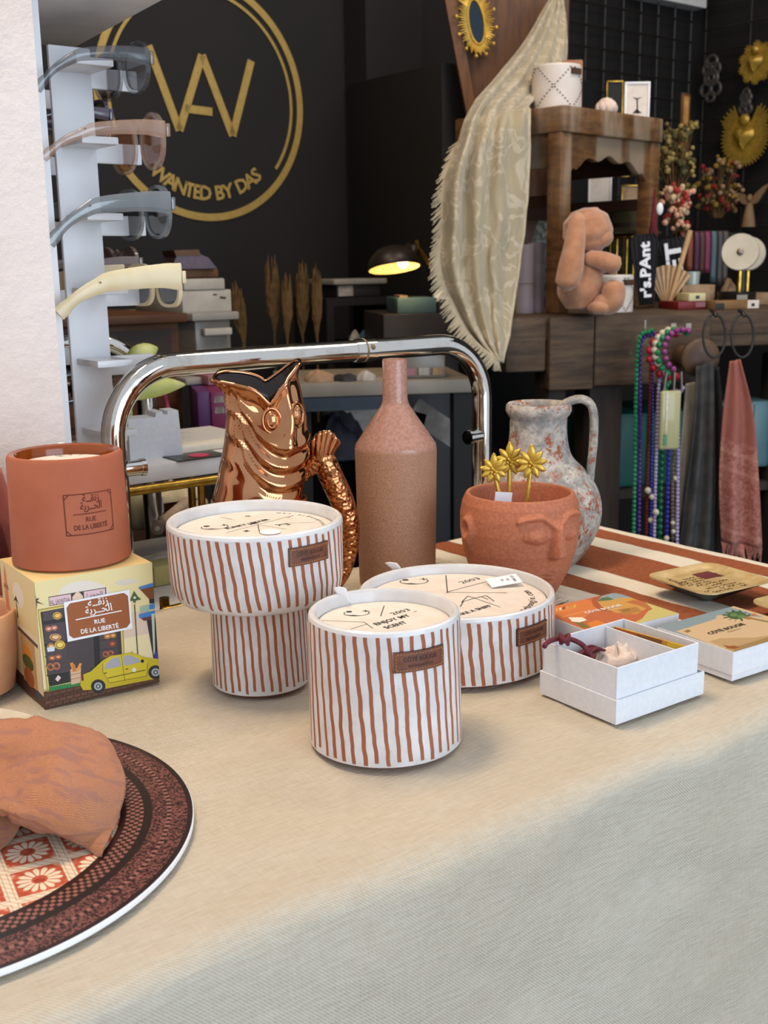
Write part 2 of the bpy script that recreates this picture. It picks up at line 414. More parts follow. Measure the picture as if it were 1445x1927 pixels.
# striped runner over the right end
def run_fn(u, v):
    s = .82 + .30 * u; w = SB + .015 - .435 * v
    d = s - (SR - .006); z = T + .0035 + fbm(s * 20, w * 14, 3) * .0009
    if d > 0: s = SR - .006 + d * .75; z -= d * d * 14
    return Vector((s - SR, w, z))
ro = thing('table_runner', 'rust and cream striped cotton runner across the back right of the table', 'runner', (0, 0, 0), 0)
rb = MB().grid(run_fn, 60, 90, flip=True).build('weave', 'rust_runner', ro, smooth=180, solid=.003)
rb.matrix_local = Matrix.Translation(U * SR) @ Matrix((U.to_4d(), V.to_4d(), Z.to_4d(), (0, 0, 0, 1))).transposed().to_3x3().to_4x4()
mb = MB()
for i in range(120):
    w = SB + .01 - .425 * i / 120; l = .018 + random.random() * .014; dx = random.uniform(-.006, .006)
    mb.tube([sw(.832, w, T + .0045), sw(.82 - l / 2, w + dx / 2, T + .004), sw(.82 - l, w + dx, T + .0015)], [.0013, .0012, .0007], 5)
plain('fringe_cotton', '#e6dcc8', '#d4c6ac', .95, 90)
mb.build('fringe', 'fringe_cotton', ro, kind='stuff')
# ================================================================ striped candles
def face_angle(p): return math.atan2(-p.y, -p.x)
def pot_profile(R, H, wall, depth, rb=None):
    rb = rb or R; b = .0035
    return [(0, .0), (rb - .004, 0), (rb, .0022), (R, H - b), (R - .0008, H - .0012), (R - .0025, H), (R - wall + .0015, H - .0003), (R - wall, H - .0025), (R - wall - .0005, H - depth - .004), (0, H - depth - .004)]
def leather_tag(par, R, phi, zc, w, h, txt=True):
    def fn(x, y, o=0.0): a = phi + x / R; r = R + o; return Vector((r * math.cos(a), r * math.sin(a), zc + y))
    mb = MB()
    P = [(-w / 2, -h / 2), (w / 2, -h / 2), (w / 2, h / 2), (-w / 2, h / 2)]
    n = 14
    for z0, z1, mi in ((-.0012, .0016, 0),):
        mb.grid(lambda u, v: fn(-w / 2 + w * u, -h / 2 + h * v, .0018), n, 1, mi=0)
        for k2 in (0, 1): mb.grid(lambda u, v: fn(-w / 2 + w * u, (-h / 2, h / 2)[k2], -.0012 + .003 * v), n, 1, mi=1, flip=bool(k2))
        for k2 in (0, 1): mb.grid(lambda u, v: fn((-w / 2, w / 2)[k2], -h / 2 + h * u, -.0012 + .003 * v), 1, 1, mi=1, flip=not k2)
    o = mb.build('leather_tag', ['leather', 'leather_edge'], par, label='brown stitched leather tag')
    mb = MB(); e = .0016
    per = [(-w / 2 + e, -h / 2 + e), (w / 2 - e, -h / 2 + e), (w / 2 - e, h / 2 - e), (-w / 2 + e, h / 2 - e)]
    for (x0, y0), (x1, y1) in zip(per, per[1:] + per[:1]):
        d = math.hypot(x1 - x0, y1 - y0); k2 = max(3, int(d / .0021))
        for i in range(k2):
            t0, t1 = (i + .12) / k2, (i + .78) / k2; sk = .00035
            mb.tube([fn(x0 + (x1 - x0) * t0 - sk * (y1 != y0), y0 + (y1 - y0) * t0 - sk * (x1 != x0), .002), fn(x0 + (x1 - x0) * t1 + sk * (y1 != y0), y0 + (y1 - y0) * t1 + sk * (x1 != x0), .002)], .00028, 5)
    mb.build('stitching', 'thread', o)
    mb = MB(); mb.text('CÔTÉ BOUGIE', h * .30, lambda x, y: fn(x, y, .00195), .012, width=w * .66, at=(0, h * .02)); mb.text('MARRAKECH', h * .19, lambda x, y: fn(x, y, .00195), .012, width=w * .47, at=(0, -h * .26))
    mb.build('lettering', 'leather_dark', o)
def logo_c(mb, fn, x, y, k, rot=0):
    ca, sa = math.cos(rot), math.sin(rot)
    g = lambda a, b: fn(x + (a * ca - b * sa) * k, y + (a * sa + b * ca) * k)
    n = 26
    for i in range(n):                       # a thick-and-thin C lying on its side
        a0, a1 = math.pi * (.86 + 1.28 * i / n), math.pi * (.86 + 1.28 * (i + 1) / n)
        t0, t1 = [.07 + .26 * math.exp(-((a - math.pi * 1.38) / .42) ** 2) for a in (a0, a1)]
        mb.add([g(math.cos(a0), .75 * math.sin(a0)), g(math.cos(a1), .75 * math.sin(a1)), g(math.cos(a1) * (1 - t1), .75 * math.sin(a1) * (1 - t1)), g(math.cos(a0) * (1 - t0), .75 * math.sin(a0) * (1 - t0))], [(0, 1, 2, 3)])
    mb.add([g(px_, py_) for px_, py_ in circ(-.55, .42, .24, 14, .2)], [tuple(range(14))])
    st = []
    for i in range(8): r = .36 if i % 2 == 0 else .08; st.append((.72 + r * math.cos(i * math.pi / 4), .42 + r * math.sin(i * math.pi / 4)))
    mb.add([g(*q) for q in st], [tuple(range(8))])
def cover(par, R, z, px2, items, tabpx=None):
    """paper dust cover with its print; px2 maps photo pixels onto its plane"""
    c = MB().lathe([(0, z - .0006), (R, z - .0006), (R, z), (0, z)], 64).build('dust_cover', 'cover_card', par)
    mb = MB(); fn = lambda x, y: Vector((x, y, z + .00025))
    for it in items:
        k = it[0]
        if k == 'text': x, y = px2(*it[2]); mb.text(it[1], it[3], fn, it[5] if len(it) > 5 else 0., rot=it[4], at=(x, y), width=it[6] if len(it) > 6 else None)
        if k == 'line': mb.line([px2(*q) for q in it[1]], it[2], fn)
        if k == 'logo': x, y = px2(*it[1]); logo_c(mb, fn, x, y, it[2], it[3])
        if k == 'arc':
            body, r, a0, a1, size = it[1:]
            for i, ch in enumerate(body):
                a = a0 + (a1 - a0) * i / (len(body) - 1); mb.text(ch, size, fn, .01, rot=a + math.pi / 2, at=(r * math.cos(a), r * math.sin(a)))
    mb.build('lettering', 'ink_black', c)
    return c
def pull_tab(par, base, tip, w, lift):
    b, t = Vector(base), Vector(tip); d = (t - b); sd = Vector((1, -.1, 0))
    def fn(u, v):
        ww = w * (.62 + .38 * v) * (1 if v < .82 else math.sqrt(max(.0, 1 - ((v - .82) / .18) ** 2)) * .97 + .03)
        return b + d * v + sd * (u - .5) * ww + Z * (lift * math.sin(v * math.pi))
    MB().grid(fn, 6, 14).build('pull_tab', 'paper_white', par, solid=.0005)
LA = R_(40)
# --- low round candle in front
P = pz(726, 1388, T); c1 = thing('striped_candle', 'mid-sized striped candle in white and rust glaze, foremost on the table', 'candle', (P.x, P.y, T), 0, 'striped ceramic candles')
MB().lathe(pot_profile(.0556, .101, .0058, .020, .0566)[:4] + [(.0556, .0975)], 96).build('pot_wall', 'stripes_front', c1)
MB().lathe(pot_profile(.0556, .101, .0058, .020)[3:], 96).build('rim', 'white_glaze', c1)
zd = .0912
f2 = lambda x, y, P=P, zd=zd: tuple((pz(x, y, T + zd) - P).xy)
cv = cover(c1, .0485, zd, f2, [('logo', (671, 1154), .0098, .1), ('line', [(723, 1140), (716, 1160)], .0006), ('text', '2003', (757, 1153), .0075, LA, .0, .0175),
    ('text', 'ENJOY MY', (742, 1168), .0075, LA, .02, .033), ('text', 'SCENT', (748, 1178), .0075, LA, .02, .020), ('line', [(605, 1168), (685, 1171)], .0005), ('line', [(685, 1171), (702, 1183)], .0005), ('line', [(778, 1152), (784, 1150)], .0005), ('line', [(660, 1184), (690, 1175)], .0005)])
a, b = pz(652, 1138, T + zd) - P, pz(638, 1104, T + .107) - P
pull_tab(c1, (a.x, a.y, zd + .0008), (b.x, b.y, .107), .0105, .0)
leather_tag(c1, .0556, face_angle(P) + R_(26), .0795, .0385, .0148)
# --- pedestal candle
P = pz(492, 1281, T); c2 = thing('striped_candle', 'tall striped pedestal candle with a wide bowl on a narrower foot', 'candle', (P.x, P.y, T), 0, 'striped ceramic candles')
Rb = .0727; zr = .144; zb = .076
MB().lathe([(0, 0), (.038, 0), (.0412, .0022), (.0408, .03), (.0402, .077), (.030, .0785)], 80).build('foot', 'stripes_column', c2)
MB().lathe([(.030, zb), (.058, zb), (.0665, zb + .0035), (.0705, zb + .0095), (.0722, zb + .02), (Rb, zr - .0035)], 96).build('bowl', 'stripes_bowl', c2)
MB().lathe([(Rb, zr - .0035), (Rb - .0008, zr - .0012), (Rb - .0025, zr), (Rb - .0045, zr - .0003), (Rb - .006, zr - .0025), (Rb - .0065, zr - .018), (0, zr - .018)], 96).build('rim', 'white_glaze', c2)
zd = zr - .0095
f2 = lambda x, y, P=P, zd=zd: tuple((pz(x, y, T + zd) - P).xy)
cv = cover(c2, .0648, zd, f2, [('logo', (404, 992), .0115, .25), ('text', 'FUNKY LEKKER', (470, 987), .0075, R_(46), .02, .046), ('text', 'ME', (480, 986), .0055, R_(46), .02, .009),
    ('line', [(425, 1003), (545, 972)], .0005), ('line', [(485, 988), (489, 1004)], .0007), ('line', [(485, 988), (540, 996)], .0004), ('line', [(414, 973), (437, 978)], .0005), ('line', [(535, 985), (594, 983)], .0005), ('line', [(540, 975), (552, 970)], .0005),
    ('text', 'Y', (536, 986), .012, R_(130), .0), ('text', 'E', (536, 986), .009, R_(220), .0), ('text', '03', (462, 972), .006, R_(-70), .0), ('text', '✦', (463, 1001), .008, 0., .0), ('arc', 'moc.eiguobetoc.www', .058, R_(75), R_(-15), .0058)])
a, b = pz(508, 1004, T + zd) - P, pz(503, 995, T + zd) - P
MB().lathe([(0, 0), (.0085, 0), (.0085, .0006), (0, .0006)], 24, TR(a.x, a.y + .002, zd + .0006)).build('pull_tab', 'paper_white', c2)
leather_tag(c2, .0724, face_angle(P) + R_(35), .1255, .0385, .0148)
# --- wide flat candle
P = pz(858, 1230, T); c3 = thing('striped_candle', 'widest and lowest striped candle, behind the foremost one', 'candle', (P.x, P.y, T), 0, 'striped ceramic candles')
Rf, zf = .0885, .0615
MB().lathe([(0, 0), (Rf - .004, 0), (Rf, .0022), (Rf - .0006, zf - .0035)], 120).build('pot_wall', 'stripes_flat', c3)
MB().lathe([(Rf - .0006, zf - .0035), (Rf - .0012, zf - .0012), (Rf - .003, zf), (Rf - .005, zf - .0003), (Rf - .0066, zf - .0025), (Rf - .007, zf - .018), (0, zf - .018)], 120).build('rim', 'white_glaze', c3)
zd = zf - .009
f2 = lambda x, y, P=P, zd=zd: tuple((pz(x, y, T + zd) - P).xy)
cv = cover(c3, .0805, zd, f2, [('logo', (779, 1094), .0138, .1), ('line', [(839, 1083), (842, 1116)], .0009), ('line', [(842, 1114), (919, 1094)], .0007), ('line', [(838, 1115), (954, 1116)], .0007), ('text', '2003', (888, 1094), .0098, LA, .0, .0245),
    ('text', 'TAKE A SNIFF', (893, 1151), .0078, LA, .02, .044), ('line', [(893, 1126), (942, 1143)], .0006), ('line', [(893, 1126), (872, 1132), (866, 1142)], .0008), ('line', [(893, 1126), (880, 1122), (868, 1134)], .0008), ('line', [(893, 1126), (905, 1123), (918, 1128)], .0008), ('line', [(893, 1126), (915, 1121), (930, 1132)], .0008),
    ('arc', 'www.cotebougie.com', .0705, R_(-62), R_(14), .0098)])
a, b = pz(754, 1083, T + zd) - P, pz(733, 1058, T + .0685) - P
pull_tab(c3, (a.x, a.y, zd + .0008), (b.x, b.y, .0685), .0125, .001)
a = pz(948, 1101, T + zd) - P
tg = MB().box(-.015, .015, -.0095, .0095, 0, .0006, TR(a.x, a.y, zd + .004, R_(12), R_(8), R_(-6))).build('price_tag', 'paper_white', c3)
mb = MB(); M_ = TR(a.x, a.y, zd + .0048, R_(12), R_(8), R_(-6))
for i, t_ in enumerate(('JOUBIA', 'AU', '59.-')): mb.text(t_, .0042, lambda x, y: M_ @ Vector((x, y, 0)), .0, rot=R_(-90), at=(.008 - .0055 * i, 0))
mb.build('lettering', 'ink_black', tg)
leather_tag(c3, .0884, face_angle(P) + R_(47), .0405, .0385, .0150)
# ================================================================ terracotta candle on its printed box
BL, BR = pz(85, 1335, T), pz(300, 1284, T)
e1 = (BR - BL); BW = e1.length; ab = math.atan2(e1.y, e1.x); BH = .1065; BD = .092
bx = thing('candle_box', 'square printed carton with a yellow taxi and bakery, under the terracotta candle', 'box', (BL.x, BL.y, T), ab)
MB().box(0, BW, 0, BD, 0, BH).build('carton', 'carton_edge', bx, bev=.0008)
H7 = homog([(235, 1015), (1020, 885), (1072, 1690), (305, 1875)], [(0, 1), (1, 1), (1, 0), (0, 0)])
LAY = [0]
def art(shapes, fnuv, name, par, step=.000004):
    mb = MB(); LAY[0] = 1
    for sh in shapes:
        LAY[0] += 1; o = .00015 + LAY[0] * step
        if sh[0] == 'p' and sh[2] is None: mb.add([(.0003, .0003, hL + .00012), (.1027, .0003, hL + .00012), (.1027, .0832, hL + .00012), (.0003, .0832, hL + .00012)], [(0, 1, 2, 3)], None, 0, sh[1])
        elif sh[0] == 'p': mb.flat(sh[2], lambda x, y: fnuv(x, y, o), sh[1])
        elif sh[0] == 'l': mb.line(sh[2], sh[3], lambda x, y: fnuv(x, y, o), sh[1])
        elif sh[0] == 't': mb.text(sh[2], sh[4], lambda x, y: fnuv(x, y, o), sh[6] if len(sh) > 6 else .01, c=sh[1], rot=sh[5], at=sh[3], width=sh[7] if len(sh) > 7 else None)
    return mb.build(name, 'print', par, smooth=0)
def bxf(x, y, o):
    u, v = H7(x, y); u = min(max(u, 0.), 1.); v = min(max(v, 0.), 1.); return Vector((u * BW, -o, v * BH))
def q4(x0, y0, x1, y1, x2, y2, x3, y3): return [(x0, y0), (x1, y1), (x2, y2), (x3, y3)]
sk = -.162                                  # the picture's own horizontals in these coordinates
def hq(x0, y0, w, h, c, s=sk): return ('p', c, [(x0, y0), (x0 + w, y0 + w * s), (x0 + w + h * .06, y0 + w * s + h), (x0 + h * .06, y0 + h)])
art_ = [('p', '#ead9a0', q4(235, 1015, 1020, 885, 1040, 1250, 262, 1400)), ('p', '#ecdcae', q4(262, 1400, 1040, 1250, 1060, 1560, 295, 1740)), ('p', '#5a3a2c', q4(296, 1755, 1062, 1560, 1072, 1690, 305, 1875)),
    ('p', '#e6dccd', circ(570, 1110, 175, 24, 105)), ('p', '#d8d2bd', circ(830, 1020, 60, 12, 18)), ('p', '#ddd6c4', circ(880, 1010, 45, 12, 14))]
art_ += [('p', '#e0c7b0', q4(800, 1240, 1000, 1200, 1010, 1360, 810, 1400)), hq(330, 1113, 385, 62, '#4a4440'), hq(334, 1118, 146, 52, '#e2bfc4'), hq(566, 1080, 142, 52, '#e2bfc4'), ('p', '#3d3633', q4(480, 1090, 566, 1076, 570, 1140, 484, 1156)), ('p', '#e8c9ae', [(490, 1150), (490, 1115), (508, 1092), (525, 1078), (542, 1088), (560, 1108), (564, 1140)]),
    ('t', '#3a3432', 'AL JAWDA', (408, 1152), -42, -sk * -1 + 0, .0, 140), ('t', '#3a3432', '\uFE93\uFEA9\uFEEE\uFEA0\uFEDF\uFE8D', (640, 1118), -40, sk, .0, 110)]
art_ = [x for x in art_ if not (x[0] == 't')] + [('t', '#3a3432', 'AL JAWDA', (408, 1156), -42, sk, .0, 138), ('t', '#3a3432', '\uFE93\uFEA9\uFEEE\uFEA0\uFEDF\uFE8D', (640, 1110), -40, sk, .0, 110)]
art_ += [('p', '#a8923c', q4(255, 1198, 820, 1098, 845, 1640, 318, 1755)), ('p', '#d9c477', q4(263, 1206, 812, 1108, 838, 1630, 322, 1740)), ('p', '#262628', q4(275, 1215, 800, 1118, 828, 1612, 332, 1720)),
    ('p', '#3a3335', q4(455, 1250, 800, 1190, 828, 1600, 470, 1680)), ('p', '#463d40', q4(455, 1400, 630, 1368, 640, 1620, 468, 1690)), ('p', '#1d1d20', q4(630, 1368, 668, 1362, 676, 1560, 640, 1600))]
for i, yy in enumerate((1235, 1325, 1390, 1470, 1535, 1600)): art_.append(hq(290 + i * 5, yy - 22, 148, 66, '#4a4144')); art_.append(('l', '#18181a', [(288 + i * 5, yy + 47), (440 + i * 5, yy + 22)], 6))
for i in range(3): art_.append(hq(668 + i * 3, 1352 + i * 62, 118, 54, '#4a4144'))
def bun(x, y, rx, ry, c, c2, n=1):
    out = []
    for i in range(n): out += [('p', c, circ(x + i * rx * 1.7, y - i * rx * .3, rx, 14, ry)), ('p', c2, circ(x + i * rx * 1.7, y - i * rx * .3, rx * .55, 10, ry * .5)), ('l', '#3a2418', circ(x + i * rx * 1.7, y - i * rx * .3, rx * .72, 9, ry * .7, 0, 5.2), 3.5)]
    return out
art_ += bun(388, 1240, 30, 26, '#d9a441', '#ecc266') + bun(330, 1328, 22, 18, '#d9806a', '#f0b89c', 2) + bun(375, 1384, 40, 24, '#d39a5e', '#e8c490') + bun(345, 1448, 26, 24, '#c98a4c', '#e8c48a') + bun(405, 1436, 36, 30, '#d8b53c', '#eed26a') + [('p', '#d9dbe6', q4(318, 1455, 372, 1448, 368, 1478, 322, 1484))]
art_ += bun(352, 1525, 24, 18, '#b0603a', '#e0a070', 2) + bun(342, 1586, 24, 26, '#cf7a4c', '#4a4144', 2) + bun(722, 1380, 22, 18, '#d88a3c', '#e8b070', 2) + bun(757, 1430, 22, 20, '#a8442c', '#c86a44') + bun(712, 1500, 20, 20, '#cf6a3c', '#4a4144', 2) + [('p', '#e9d5d0', q4(372, 1668, 392, 1640, 412, 1658, 390, 1686))]
art_ += [('p', '#2f8a4c', q4(330, 1722, 540, 1684, 543, 1710, 333, 1750))] + [('l', '#1f6a38', [(335 + i * 17, 1722 - i * 3), (337 + i * 17, 1748 - i * 3)], 3) for i in range(12)]
art_ += [('p', '#d8b493', q4(474, 1600, 545, 1588, 545, 1690, 480, 1705)), ('l', '#a8825f', [(476, 1640), (545, 1625)], 5), ('l', '#a8825f', [(478, 1670), (545, 1656)], 5), ('p', '#d98a44', q4(470, 1560, 490, 1552, 520, 1615, 490, 1620)), ('p', '#e09a50', q4(535, 1560, 552, 1560, 535, 1612, 510, 1612)), ('p', '#c97838', q4(490, 1570, 506, 1566, 512, 1612, 494, 1614))]
for i in range(5):
    for j in range(16): 
        x0 = 305 + j * 48 + (i % 2) * 24; y0 = 1772 + i * 24 - (x0 - 305) * .252
        if x0 + 42 < 1066: art_.append(('p', ('#63432f', '#6e4a38', '#553628')[(i * 5 + j * 3) % 3], q4(x0, y0, x0 + 43, y0 - 10, x0 + 43, y0 + 10, x0, y0 + 21)))
art_ += [('l', '#2d3f2a', [(902, 1150), (925, 1500)], 6), ('p', '#44603a', [(900, 1075), (922, 1110), (948, 1132), (912, 1140), (905, 1172), (893, 1140), (870, 1145), (885, 1112)]), ('p', '#e6d9a8', circ(903, 1120, 9, 8)), ('p', '#e6d9a8', circ(901, 1160, 6, 8))]
art_ += [('p', '#3f7fc4', q4(930, 1050, 1028, 1022, 1029, 1045, 935, 1066)), ('p', '#7a4216', [(940, 1066), (1029, 1046), (1033, 1130), (1000, 1130)]), ('p', '#2a1a18', q4(1000, 1130, 1033, 1128, 1034, 1158, 1003, 1160)), ('p', '#9fb8a4', q4(940, 1180, 1000, 1170, 1000, 1212, 942, 1222)), ('p', '#3f7fc4', q4(1000, 1168, 1036, 1160, 1037, 1195, 1000, 1200)), ('p', '#3f7fc4', q4(933, 1232, 1038, 1205, 1038, 1240, 936, 1258)), ('p', '#6a3030', q4(945, 1258, 1038, 1240, 1040, 1262, 965, 1275)), ('p', '#2a2136', q4(985, 1272, 1042, 1260, 1060, 1530, 1030, 1530)), ('p', '#b9cbb4', q4(1014, 1230, 1034, 1226, 1040, 1500, 1030, 1500)), ('p', '#33428a', q4(1034, 1488, 1058, 1482, 1062, 1540, 1038, 1545))]
art_ += [('p', '#c9b423', [(540, 1710), (545, 1640), (610, 1615), (690, 1540), (740, 1510), (870, 1490), (900, 1492), (975, 1520), (1065, 1530), (1070, 1660), (1000, 1672), (690, 1735), (560, 1742)]), ('p', '#d6c22c', [(690, 1560), (745, 1518), (870, 1498), (930, 1508), (985, 1545), (985, 1650), (735, 1690), (695, 1640)]), ('p', '#a9abb2', [(702, 1592), (715, 1560), (755, 1526), (802, 1516), (815, 1578), (705, 1604)]), ('p', '#a9abb2', [(824, 1512), (875, 1504), (930, 1530), (945, 1552), (850, 1574), (835, 1574)]),
    ('l', '#3b3716', [(815, 1505), (838, 1676)], 3), ('l', '#3b3716', [(725, 1660), (975, 1605)], 5), ('l', '#3b3716', [(690, 1560), (692, 1620), (722, 1668), (735, 1692), (985, 1646), (990, 1560)], 3), ('p', '#7a2c22', q4(545, 1642, 560, 1632, 564, 1675, 548, 1680)), ('p', '#1d1c18', circ(955, 1545, 12, 8)), ('l', '#26241a', [(698, 1628), (718, 1624)], 6), ('l', '#26241a', [(842, 1600), (862, 1596)], 6), ('p', '#f0f0f0', circ(900, 1605, 14, 14)), ('t', '#4a4a48', '777', (900, 1610), -11, sk, .0), ('p', '#c9b423', [(875, 1492), (888, 1478), (898, 1492)])]
for x0, y0 in ((660, 1715), (1043, 1620)): art_ += [('p', '#2a2a2c', circ(x0, y0, 49, 18, 47)), ('p', '#a9b4bc', circ(x0, y0, 28, 16, 27)), ('p', '#4a5258', circ(x0, y0, 17, 12, 16)), ('p', '#c0c8cc', circ(x0, y0, 8, 10, 8))]
art_ += [('p', '#24261f', [(225, 1105), (238, 1088), (246, 1125), (268, 1120), (250, 1138), (300, 1165), (252, 1150), (246, 1200), (238, 1155)])]
art_ = [x if x[0] != 'p' else x for x in art_]
art(art_, bxf, 'printed_front', bx)
# the street sign printed over it
def oct_(c, x0, y0, x1, y1, x2, y2, x3, y3, k):
    P = [(x0, y0), (x1, y1), (x2, y2), (x3, y3)]; out = []
    for i in range(4):
        a, b, c_ = P[i], P[i - 1], P[(i + 1) % 4]
        for q in (b, c_): d = math.hypot(q[0] - a[0], q[1] - a[1]); out.append((a[0] + (q[0] - a[0]) / d * k, a[1] + (q[1] - a[1]) / d * k))
    return ('p', c, out)
AR1, AR2 = '\uFE94\u0640\u0640\uFED8\uFEE7\uFEAF', '\uFE94\uFEF3\uFEAE\u0640\u0640\uFEA4\uFEDF\uFE8D'
art([('p', '#eef0f4', q4(428, 1148, 868, 1065, 888, 1325, 455, 1415)), oct_('#9c5628', 445, 1160, 856, 1082, 876, 1314, 468, 1396, 26), ('t', '#f2f2f4', AR1, (660, 1168), -72, sk, .012, 135), ('t', '#f2f2f4', AR2, (665, 1216), -70, sk, .012, 180), ('l', '#f2f2f4', [(510, 1266), (816, 1206)], 7), ('t', '#f2f2f4', 'RUE', (672, 1288), -40, sk, .02, 72), ('t', '#f2f2f4', 'DE LA LIBERTÉ', (672, 1340), -42, sk, .02, 255)], lambda x, y, o: bxf(x, y, o + .0010), 'printed_sign', bx)
# left face
lf = lambda u, v, o: Vector((-o, BD * (1 - u), v * BH))
art([('p', '#e8d29a', q4(0, .55, 1, .5, 1, 1, 0, 1)), ('p', '#ecd9b4', q4(0, .12, 1, .08, 1, .56, 0, .56)), ('p', '#5a3a2c', q4(0, 0, 1, 0, 1, .1, 0, .14)), ('p', '#d98a5c', q4(.08, .6, .2, .6, .18, .9, .1, .9)), ('p', '#b06a44', q4(.06, .78, .22, .78, .2, .82, .08, .82)), ('p', '#d98a5c', [(.1, .9), (.14, .99), (.18, .9)]), ('p', '#efe3cc', circ(.5, .8, .16, 12, .1)), ('p', '#2c3a24', [(.34, .72), (.42, .78), (.5, .72), (.43, .74), (.44, .6), (.41, .6), (.41, .74)]), ('p', '#caa06a', q4(.45, .1, .85, .1, .85, .5, .45, .52)), ('p', '#5a4a3c', q4(.4, .5, .95, .47, .95, .5, .4, .53)), ('p', '#e08a2c', circ(.62, .36, .12, 10, .06)), ('p', '#4f5a2a', circ(.62, .28, .16, 12, .06)), ('p', '#a85a2c', circ(.62, .16, .14, 12, .08)), ('p', '#2f4a6a', circ(.85, .07, .06, 8, .04))], lf, 'printed_side', bx)
# the candle cup
P = pz(137, 1051, T + BH); tc = thing('terracotta_candle', 'reddish terracotta cup candle standing on the printed box', 'candle', (P.x, P.y, T + BH + .0006), 0)
kx = ppm(P); rb_ = 108.5 / kx; ct = py(119, 850, P.y).z - T - BH; kt = ppm((P.x, P.y, T + BH + ct)); rt = 106 / kt
MB().lathe([(0, 0), (rb_ - .003, 0), (rb_, .002), (rt, ct - .003), (rt - .0015, ct - .0004), (rt - .003, ct)], 96).build('cup_wall', 'terracotta', tc)
MB().lathe([(rt - .003, ct), (rt - .0065, ct - .001), (rt - .008, ct - .004), (rt - .0085, ct - .024), (0, ct - .024)], 96).build('glazed_inside', 'amber_glaze', tc)
zd = ct - .009
f2 = lambda x, y, P=P, zd=zd: tuple((pz(x, y, T + BH + zd) - P).xy)
cover(tc, rt - .0095, zd, f2, [('logo', (120, 858), .007, .1), ('line', [(148, 858), (182, 851)], .0006)])
a = f2(115, 852); MB().lathe([(0, 0), (.0055, 0), (.0055, .0008), (0, .0008)], 20, TR(a[0], a[1], zd + .0035, 0, R_(50))).build('pull_tab', 'paper_white', tc)
phi0 = face_angle(P) + math.asin(37 / 107); zc = py(172, 968, P.y - .04).z - T - BH
def cupfn(x, y, o=.0003):
    r = rb_ + (rt - rb_) * ((zc + y) / ct) + o; a = phi0 + x / r; return Vector((r * math.cos(a), r * math.sin(a), zc + y))
mb = MB(); W2, H2 = .0205, .0165
fr = [(-W2, -H2), (W2, -H2), (W2, H2), (-W2, H2)]
for (x0, y0), (x1, y1) in zip(fr, fr[1:] + fr[:1]):
    for i in range(8): mb.line([(x0 + (x1 - x0) * i / 8, y0 + (y1 - y0) * i / 8), (x0 + (x1 - x0) * (i + 1) / 8, y0 + (y1 - y0) * (i + 1) / 8)], .0008, cupfn)
for sx in (-1, 1):
    for sy in (-1, 1): mb.line([(sx * W2, sy * (H2 - .004)), (sx * (W2 - .004), sy * H2)], .0007, cupfn)
for i in range(6): mb.line([(-.014 + .028 * i / 6, .0002), (-.014 + .028 * (i + 1) / 6, .0002)], .0008, cupfn)
mb.text(AR1, .0085, cupfn, .02, width=.0145, at=(.001, .0098)); mb.text(AR2, .0085, cupfn, .02, width=.0185, at=(.001, .0034))
mb.text('RUE', .0052, cupfn, .02, width=.0085, at=(0, -.0062)); mb.text('DE LA LIBERTÉ', .0056, cupfn, .02, width=.0285, at=(0, -.0125))
mb.build('stamped_sign', 'terracotta_stamp', tc, label='street-sign stamp pressed into the clay')
# ================================================================ peach cup, charger, plate, napkin at the left
P = pz(-62, 1302, T); kx = ppm(P); pc = thing('clay_cup', 'peach clay cup cut off by the left edge of the picture', 'cup', (P.x, P.y, T), 0)
zr = py(-62, 1150, P.y).z - T; kt = ppm((P.x, P.y, T + zr)); r1, r0 = 104 / kt, 88 / kx
MB().lathe([(0, 0), (r0 - .006, 0), (r0, .004), (r0 + (r1 - r0) * .6, zr * .45), (r1, zr - .004), (r1 - .001, zr - .001), (r1 - .0025, zr), (r1 - .004, zr - .001), (r1 - .0048, zr - .004), (r0 - .004, .01), (0, .008)], 72).build('cup_body', 'peach_clay', pc)
m = Mat('charger_print', rough=.32, Specular_IOR_Level=.4)
x, y, z = m.xyz(); r = (x * x + y * y).m('SQRT'); an = y.m('ARCTAN2', x)
RC = .165
def ring(a, b): return (r - a).ramp(-.0002, .0002) * (1 - (r - b).ramp(-.0002, .0002))
# inner tile print
ca, sa = math.cos(R_(28)), math.sin(R_(28))
tx = (x * ca + y * sa) / .035; ty = (y * ca - x * sa) / .035
fx, fy = tx.fr() - .5, ty.fr() - .5
bars = fx.abs().max(fy.abs()); rr = (fx * fx + fy * fy).m('SQRT'); fa = fy.m('ARCTAN2', fx)
pet = ((fa * 7).sin().abs() * .10 + .27); petal = (pet - rr).ramp(-.02, .02) * (rr - .13).ramp(-.015, .015) * ((fa * 7).sin().abs() - .35).ramp(-.1, .1)
eye = (.115 - rr).ramp(-.012, .012)
nz = m.noise(260, None, 3)
tile = m.mix(nz.ramp(.3, .7), '#b04a34', '#c4644a')
tile = m.mix(petal, tile, '#e3d2b8'); tile = m.mix(eye, tile, m.mix(nz.ramp(.4, .6), '#b85640', '#98402e'))
tile = m.mix((rr * 3.2 - 1.4).ramp(0, .1) * nz.ramp(.45, .6) * .5, tile, '#e0c6a8')
barm = (bars - .405).ramp(-.008, .008); barl = 1 - ((bars - .452).abs() - .008).ramp(-.004, .004)
barc = m.mix(((tx + ty) * 40).sin().ramp(-.2, .6) * .5, '#e6d8bf', '#c9a68c'); barc = m.mix(barl * .6, barc, '#a86a52')
tile = m.mix(barm, tile, barc)
